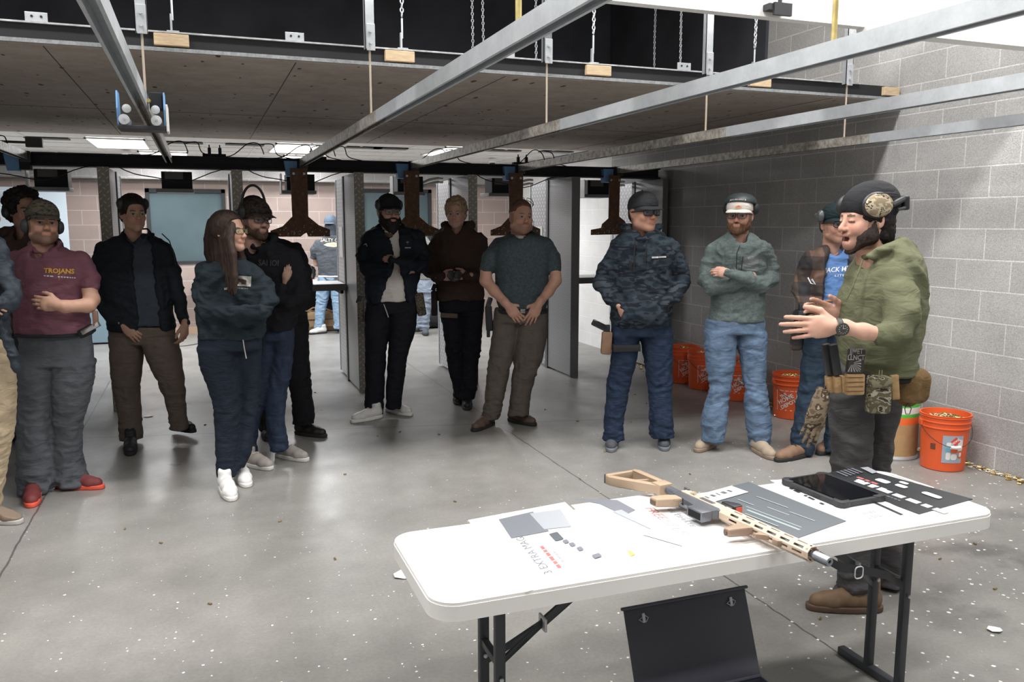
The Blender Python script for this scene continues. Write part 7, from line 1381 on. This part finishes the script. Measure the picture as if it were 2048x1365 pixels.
# sheet axes: u from front(near) to back, v from right to left
put(T('3 EXTRA MAGS', .40, .72, .11, .78, 0), M_pg); put(Dd((1, .8, 1.2, 1, .7, 1), .30, .60, .035), M_pr, 'printed_dashes'); put(Dd((1, 1.4, .6, 1), .28, .53, .025), M_pl, 'printed_dashes'); put(Pg([(.62, .42), (.97, .40), (.98, .78), (.66, .80)]), M_pg, 'printed_case'); put(Pg([(.60, .18), (.9, .12), (.95, .45), (.66, .45)]), M_pl, 'printed_contents'); put(Pg(rrect(.12, .09, .01, 2, (.52, .40))), M_pd, 'printed_block')
for i, (x, y) in enumerate(((.42, .36), (.36, .33), (.28, .30), (.14, .22))): put(Pg(rrect(.05, .05+.03*(i == 3), .01, 2, (x, y))), M_pg, 'printed_icon')
C2 = [tp(1500, 1100), tp(1262, 1120), tp(1142, 1012), tp(1330, 985)]
pt, put = sheet('white poster with pink and grey lettering in the middle of the folding table', 'poster', [C2[0], C2[3], C2[2], C2[1]], M_pw)
put(T('FREE', .62, .36, .13, .8, math.pi), M_pr); put(T('RIFLE', .40, .36, .15, .8, math.pi), M_pl); put(T('ULTIMATE', .52, .20, .07, 1., math.pi), M_pl); put(Pg([(.98, .96), (.90, .55), (.70, .50), (.62, .66), (.85, .75)]), M_pg, 'printed_pouch'); put(Pg([(.72, .62), (.40, .55), (.38, .58), (.70, .72)]), M_pl, 'printed_rifle'); put(Pg([(.30, .70), (.10, .50), (.12, .48), (.34, .62)]), M_pl, 'printed_rifle'); put(Pg([(.05, .93), (.12, .96), (.02, .99)]), mat('poster_gold', (.7, .5, .15), .4), 'printed_cartridge')
C3 = [tp(1590, 1080), tp(1692, 1044), tp(1545, 980) if 0 else tp(1497, 966), tp(1378, 996)]
pt, put = sheet('dark grey gun mat with faint line drawings lying beneath the rifle', 'gun mat', C3, M_pd, .003, name='gun_mat')
for (x0, y0, x1, y1) in ((.25, .08, .29, .55), (.34, .10, .36, .60), (.55, .3, .57, .5), (.65, .12, .67, .34), (.75, .4, .77, .7), (.45, .58, .47, .74), (.12, .2, .14, .5)): put(Pg([(x0, y0), (x1, y0), (x1, y1), (x0, y1)]), mat('mat_line', (.32, .38, .37), .4), 'printed_line')
put(Pg([(.05, .80), (.80, .80), (.80, .98), (.05, .98)]), M_pw, 'printed_panel'); put(Dd((.6, -.5, 1, -.3, .5, -.4, 1.2, -.3, .8), .4, .90, .05), M_pd, 'printed_icons')
C4 = [tp(1716, 1062) if 0 else tp(1722, 1052), tp(1828, 1030), tp(1660, 955), tp(1540, 962)]
pt, put = sheet('white printed sheet sticking out from under the tablet', 'poster', C4, M_pw)
put(Dd((1, .6, 1.3, .8), .45, .15, .04), M_pl, 'printed_dashes'); put(Dd((.8, 1, .6, 1.2), .42, .08, .045), M_pl, 'printed_dashes'); put(Pg([(.78, .02), (.84, .02), (.84, .5), (.78, .5)]), M_pk, 'printed_bar'); put(Dd((.6, -.5, 1, .4, -.4, 1, .5), .05, .6, .05, math.pi/2), M_pk, 'printed_dashes')
C5 = [tp(1838, 1030), tp(1945, 1000), tp(1712, 936), tp(1600, 962) if 0 else tp(1632, 953)]
pt, put = sheet('black mat with white blocks at the right end of the folding table', 'gun mat', C5, M_pk, .003, .0, name='gun_mat')
put(Dd((.8, .5, .8, .7, .9, .4, .8), .30, .34, .10, math.pi/2), M_pw, 'printed_blocks'); put(Dd((.7, .9, .5, .8), .34, .62, .06, math.pi/2), M_pw, 'printed_blocks'); put(Dd((1., .7, 1), .42, .70, .05, math.pi/2), M_pr, 'printed_blocks'); put(Dd((.5, .7, .4, .8, .5, .6), .16, .34, .03, math.pi/2), M_pg, 'printed_dashes')
for (x, y, w_, h_) in ((.58, .62, .12, .12), (.62, .46, .10, .10), (.75, .50, .08, .08), (.66, .20, .10, .16)): put(Pg(rrect(w_, h_, .03, 3, (x, y))), M_pw, 'printed_block')
put(Pg([(.90, .30), (.93, .30), (.93, .72), (.90, .72)]), M_pw, 'printed_line')
for k_ in range(5): put(Pg([(.30+k_*.07, .84), (.34+k_*.07, .84), (.36+k_*.07, .97), (.32+k_*.07, .97)]), M_pg, 'printed_cartridge')
put(Pg([(.68, .78), (.80, .78), (.86, .92), (.74, .94)]), M_pl, 'printed_block')
# tablet
ct = [tp(1571, 975), tp(1645, 954), tp(1762, 1002), tp(1684, 1018)]; c = np.mean(ct, 0); A = np.array(ct); ux = (A[2]-A[1]+A[3]-A[0])/2; uy = (A[1]-A[0]+A[2]-A[3])/2; Lx, Ly = .285, .20; ang = math.atan2(ux[1], ux[0])
t = thing('tablet', 'black tablet in thick rubber case lying on the sheets', 'tablet', (c[0], c[1], TZ+.0042), ang); bm = bmesh.new(); prism(bm, rrect(Lx, Ly, .02, 6), .016, None, 0, .004)
for sx in (-1, 1):
    for sy in (-1, 1): prism(bm, rrect(.05, .05, .018, 5, (sx*(Lx/2-.022), sy*(Ly/2-.022))), .019, None, 0, .004)
link('case', bm, mat('rubber_black', (.03, .031, .034), .55), t, True); bm = bmesh.new(); prism(bm, rrect(Lx-.034, Ly-.034, .006, 4), .0006, Matrix.Translation((0, 0, .0188))); prism(bm, rrect(Lx-.03, Ly-.03, .006, 4), .003, Matrix.Translation((0, 0, .0158))); link('screen', bm, mat('tablet_glass', (.006, .007, .009), .06, spec=.6), t)
bm = bmesh.new(); box(bm, (.03, -Ly/2-.001, .009), (.03, .004, .005), None, .001); link('button_cover', bm, mat('rubber_black'), t)
# ================================================================ RIFLE  (local: x towards muzzle, y towards grip, z up from the table)
m0 = np.array(fl(1652, 1126, TZ+.033)); b0 = np.array(fl(1268, 949, TZ+.033)); dr = m0-b0; dr[2] = 0; LEN = np.linalg.norm(dr); ang = math.atan2(dr[1], dr[0])
R_ = thing('rifle', 'tan and grey carbine lying on its side across the white table', 'rifle', (b0[0], b0[1], TZ+.034), ang); sg = -1.  # grip side is local -y when it must face the camera's left
M_fde = mat('tan_polymer', (.42, .31, .215), .5, bump=.1, bs=200); M_fal = mat('tan_anodised', (.60, .47, .36), .4); M_gun = mat('grey_anodised', (.15, .16, .18), .4, .4); M_gunb = mat('barrel_grey', (.26, .28, .31), .35, .6)
K = LEN/.90
def Lb(bm, x0, x1, y0, y1, z0, z1, bev=.003): box(bm, ((x0+x1)/2*K, sg*(y0+y1)/2*K, (z0+z1)/2*K), (abs(x1-x0)*K, abs(y1-y0)*K, abs(z1-z0)*K), None, bev*K)
def Lp(bm, pts, z0, z1, bev=.003): prism(bm, [(x*K, sg*y*K) for x, y in pts], (z1-z0)*K, Matrix.Translation((0, 0, z0*K)), 0, bev*K)
def Lt(bm, pts, r, n=12): tube(bm, [(x*K, sg*y*K, z*K) for x, y, z in pts], r*K, n)
bm = bmesh.new()   # skeleton stock: three bars round an opening
Lp(bm, [(0, .0), (.02, -.012), (.20, -.014), (.20, .012), (.03, .014), (.012, .02)], -.02, .02); Lp(bm, [(.0, -.005), (.018, -.005), (.022, .125), (.008, .132), (-.002, .12)], -.018, .018); Lp(bm, [(.008, .132), (.012, .112), (.05, .095), (.175, .012), (.20, .012), (.20, .03), (.07, .112), (.03, .132)], -.016, .016); Lp(bm, [(.10, .012), (.112, .012), (.092, .07), (.08, .078)], -.012, .012); Lp(bm, [(.155, -.02), (.205, -.02), (.205, .036), (.155, .04)], -.021, .021, .006); link('stock', bm, M_fde, R_, True)
bm = bmesh.new(); Lt(bm, [(.12, 0, 0), (.275, 0, 0)], .0145, 16); link('buffer_tube', bm, M_gun, R_, True)
bm = bmesh.new(); Lt(bm, [(-.001, .03, 0), (-.004, .03, 0)], .006); Lp(bm, [(-.006, -.004), (.0, -.004), (.002, .13), (-.004, .13)], -.017, .017, .002); link('butt_pad', bm, M_gun, R_, True)
bm = bmesh.new(); Lp(bm, [(.262, -.004), (.262, .03), (.30, .036), (.33, .036), (.345, .045), (.40, .045), (.405, .075), (.475, .072), (.47, .03), (.478, .012), (.478, -.004)], -.014, .014, .003); link('lower_receiver', bm, M_gun, R_, True)
# magazine well opening
bm = bmesh.new(); Lb(bm, .402, .478, .040, .079, -.017, .017, .004); lw = link('magazine_well', bm, M_gun, R_, True); bm = bmesh.new(); Lb(bm, .410, .470, .0785, .0797, -.0115, .0115, .0003); lw2 = link('well_opening', bm, mat('hollow_black', (.004, .004, .004), .9), lw)
bm = bmesh.new(); Lt(bm, [(.33, .036, 0), (.34, .058, 0), (.355, .064, 0), (.39, .062, 0), (.403, .055, 0)], .0035, 8); link('trigger_guard', bm, M_gun, R_, True); bm = bmesh.new(); Lt(bm, [(.362, .036, 0), (.366, .048, 0), (.360, .056, 0)], .003, 6); link('trigger', bm, M_gunb, R_, True)
bm = bmesh.new(); Lp(bm, [(.288, .034), (.332, .036), (.325, .07), (.305, .125), (.27, .128), (.262, .115), (.285, .07)], -.0145, .0145, .006); gr = link('pistol_grip', bm, M_fde, R_, True); bm = bmesh.new(); Lb(bm, .272, .300, .1262, .1285, -.008, .008, .001); link('grip_cavity', bm, mat('grip_cavity', (.12, .085, .06), .8), gr)
bm = bmesh.new(); Lp(bm, [(.268, -.028), (.268, -.002), (.478, -.002), (.478, -.028), (.45, -.031), (.29, -.031)], -.016, .016, .004); Lt(bm, [(.31, -.015, .016), (.33, -.015, .022)], .006); link('upper_receiver', bm, M_fal, R_, True)
bm = bmesh.new(); Lb(bm, .36, .425, -.022, -.006, .0155, .0175, .001); link('ejection_cover', bm, M_gun, R_); bm = bmesh.new(); Lb(bm, .258, .282, -.032, -.024, -.022, .022, .002); link('charging_handle', bm, M_gun, R_, True)
bm = bmesh.new()
for k_ in range(22): Lb(bm, .275+k_*.01, .2805+k_*.01, -.038, -.030, -.0105, .0105, .001)
link('top_rail', bm, M_fal, R_, True)
# handguard: octagonal tube, slots cut between rails
HG0, HG1, HR = .480, .845, .0225; hg = bmesh.new(); yc = -.010
nsl = 6; pit = (HG1-HG0-.05)/nsl
for f in range(8):
    a = math.pi/4*f+math.pi/8*0; rx = Matrix.Rotation(a, 3, 'X'); wd_ = 2*HR*math.tan(math.pi/8)
    def hb(x0, x1, v0, v1):
        c_ = rx @ Vector((0, (v0+v1)/2*K, (HR-.0015)*K)); box(hg, ((x0+x1)/2*K, c_.y+sg*yc*K, c_.z), ((x1-x0)*K, (v1-v0)*K*1.0, .003*K), rx)
    e = wd_/2; hb(HG0, HG1, -e, -e*.38); hb(HG0, HG1, e*.38, e); hb(HG0, HG0+.045, -e*.38, e*.38); hb(HG1-.012, HG1, -e*.38, e*.38)
    for j in range(nsl): x = HG0+.045+pit*j; hb(x+pit*.68, x+pit, -e*.38, e*.38)
link('handguard', hg, M_fal, R_)
bm = bmesh.new()
for k_ in range(35): Lb(bm, .485+k_*.0102, .4905+k_*.0102, -.0385, -.031, -.0105, .0105, .0008)
link('handguard_top_rail', bm, M_fal, R_)
bm = bmesh.new(); Lt(bm, [(.47, yc, 0), (.88, yc, 0)], .0092, 16); link('barrel', bm, M_gunb, R_, True); bm = bmesh.new(); lathe(bm, [(.009*K, 0), (.0145*K, .002*K), (.0145*K, .046*K), (.0125*K, .052*K), (.0055*K, .052*K), (.0055*K, .03*K), (.0001, .03*K)], 20, (.852*K, sg*yc*K, 0), 'X'); link('muzzle_device', bm, M_gunb, R_, True)
bm = bmesh.new(); Lt(bm, [(.47, yc, 0), (.50, yc, 0)], .019, 16); link('barrel_nut', bm, M_fal, R_, True)
bm = bmesh.new(); Lp(bm, [(.60, .012), (.635, .012), (.632, .03), (.622, .095), (.598, .098), (.590, .088), (.602, .03)], -.013, .013, .007); fg = link('fore_grip', bm, mat('fore_grip_tan', (.30, .21, .15), .5), R_, True); bm = bmesh.new(); Lt(bm, [(.606, .0965, 0), (.6055, .0985, 0)], .0095); link('fore_grip_cavity', bm, mat('grip_cavity'), fg)
bm = bmesh.new(); Lp(bm, [(.66, .012), (.70, .012), (.69, .02), (.672, .040), (.664, .038)], -.008, .008, .002); Lp(bm, [(.715, .012), (.75, .012), (.742, .022), (.722, .024)], -.009, .009, .002); link('hand_stop', bm, mat('fore_grip_tan'), R_, True)
# red dot sight
bm = bmesh.new(); Lb(bm, .425, .475, -.052, -.038, -.013, .013, .002); Lp(bm, [(.418, -.050), (.482, -.050), (.482, -.084), (.462, -.090), (.430, -.070), (.418, -.064)], -.017, .017, .004); sgt = link('red_dot_sight', bm, mat('sight_black', (.03, .03, .032), .5), R_, True); bm = bmesh.new(); Lb(bm, .4815, .4832, -.082, -.056, -.013, .013, .0005); link('sight_lens', bm, mat('ruby_lens', (.65, .10, .06), .12), sgt)
# sling
t = thing('rifle_sling', 'black webbing sling with metal loop hanging off the right of the muzzle', 'sling', tuple(fl(1650, 1118, TZ))); pts = [fl(1640, 1112, TZ-.02), on(1680, 1135, 1, 1.80), on(1730, 1142, 1, 1.83), on(1775, 1152, 1, 1.88), on(1805, 1172, 1, 1.93)]; bm = bmesh.new()
for sd in (0, 1):
    prev = None
    for p in pts:
        p = Vector(p); w_ = .013; a = bm.verts.new(p+Vector((0, .0015*sd, w_))); b = bm.verts.new(p+Vector((0, .0015*sd, -w_)))
        if prev: bm.faces.new((prev[0], prev[1], b, a))
        prev = (a, b)
at(link('strap', bm, mat('webbing_black', (.02, .02, .022), .85), t)); p = Vector(on(1718, 1146, 1, 1.81)); bm = bmesh.new(); tube(bm, [p+Vector((x, 0, z)) for x, z in rrect(.03, .036, .01, 4)], .002, 6, True); at(link('metal_loop', bm, M_galv, t))
# ================================================================ DARK METAL CASE UNDER THE TABLE
P1, P2 = fl(1492, 1177, .46), fl(1237, 1218, .46); Yl = (P1[1]+P2[1])/2; TL_ = .38; Yh = Yl-.10; Q1 = on(1520, 1352, 1, Yh); wC = P1[0]-P2[0]; x0, x1, zh = P2[0]+.012, P1[0]+.0, Q1[2]
t = thing('metal_case', 'dark steel case with open lid and two clasps on the floor below the table', 'case', ((x0+x1)/2, Yh-.15, 0)); M_cs = mat('dark_blue_steel', (.075, .078, .10), .42, .3); hx = (x1-x0)/2
TLT = math.atan2(.10, .46-zh); MT = Matrix.Translation((0, .15, zh)) @ Matrix.Rotation(-TLT, 4, 'X') @ Matrix.Translation((0, -.15, -zh)); Lh = (.46-zh)/math.cos(TLT); ZT = zh+Lh
bm = bmesh.new(); box(bm, (0, .152, zh+Lh/2), (2*hx, .006, Lh), None, .002); box(bm, (0, .148, ZT), (2*hx+.018, .014, .010), None, .004); bm.transform(MT); link('lid', bm, M_cs, t, True)
for sx in (-1, 1):
    bm = bmesh.new(); box(bm, (sx*hx*.72, .146, ZT-.035), (.010, .006, .028), None, .002); tube(bm, [(sx*hx*.72-.004, .145, ZT-.032), (sx*hx*.72-.018, .142, ZT-.038), (sx*hx*.72-.004, .142, ZT-.048)], .0015, 5); tube(bm, [(sx*hx*.72+.004, .145, ZT-.028), (sx*hx*.72+.014, .142, ZT-.036), (sx*hx*.72+.004, .142, ZT-.048)], .0015, 5); bm.transform(MT); link('clasp', bm, M_galv, t, True)
bm = bmesh.new(); T_ = .004
for a, b in (((-hx, -.15, 0), (hx, .15, T_)), ((-hx, -.15, 0), (-hx+T_, .15, zh)), ((hx-T_, -.15, 0), (hx, .15, zh)), ((-hx, -.15, 0), (hx, -.15+T_, zh)), ((-hx, .15-T_, 0), (hx, .15, zh))): bb(bm, a, b)
link('box', bm, M_cs, t); bm = bmesh.new(); tube(bm, [(-hx, .15, zh), (hx, .15, zh)], .006, 8); link('hinge', bm, M_cs, t, True)
for c in t.children: pass
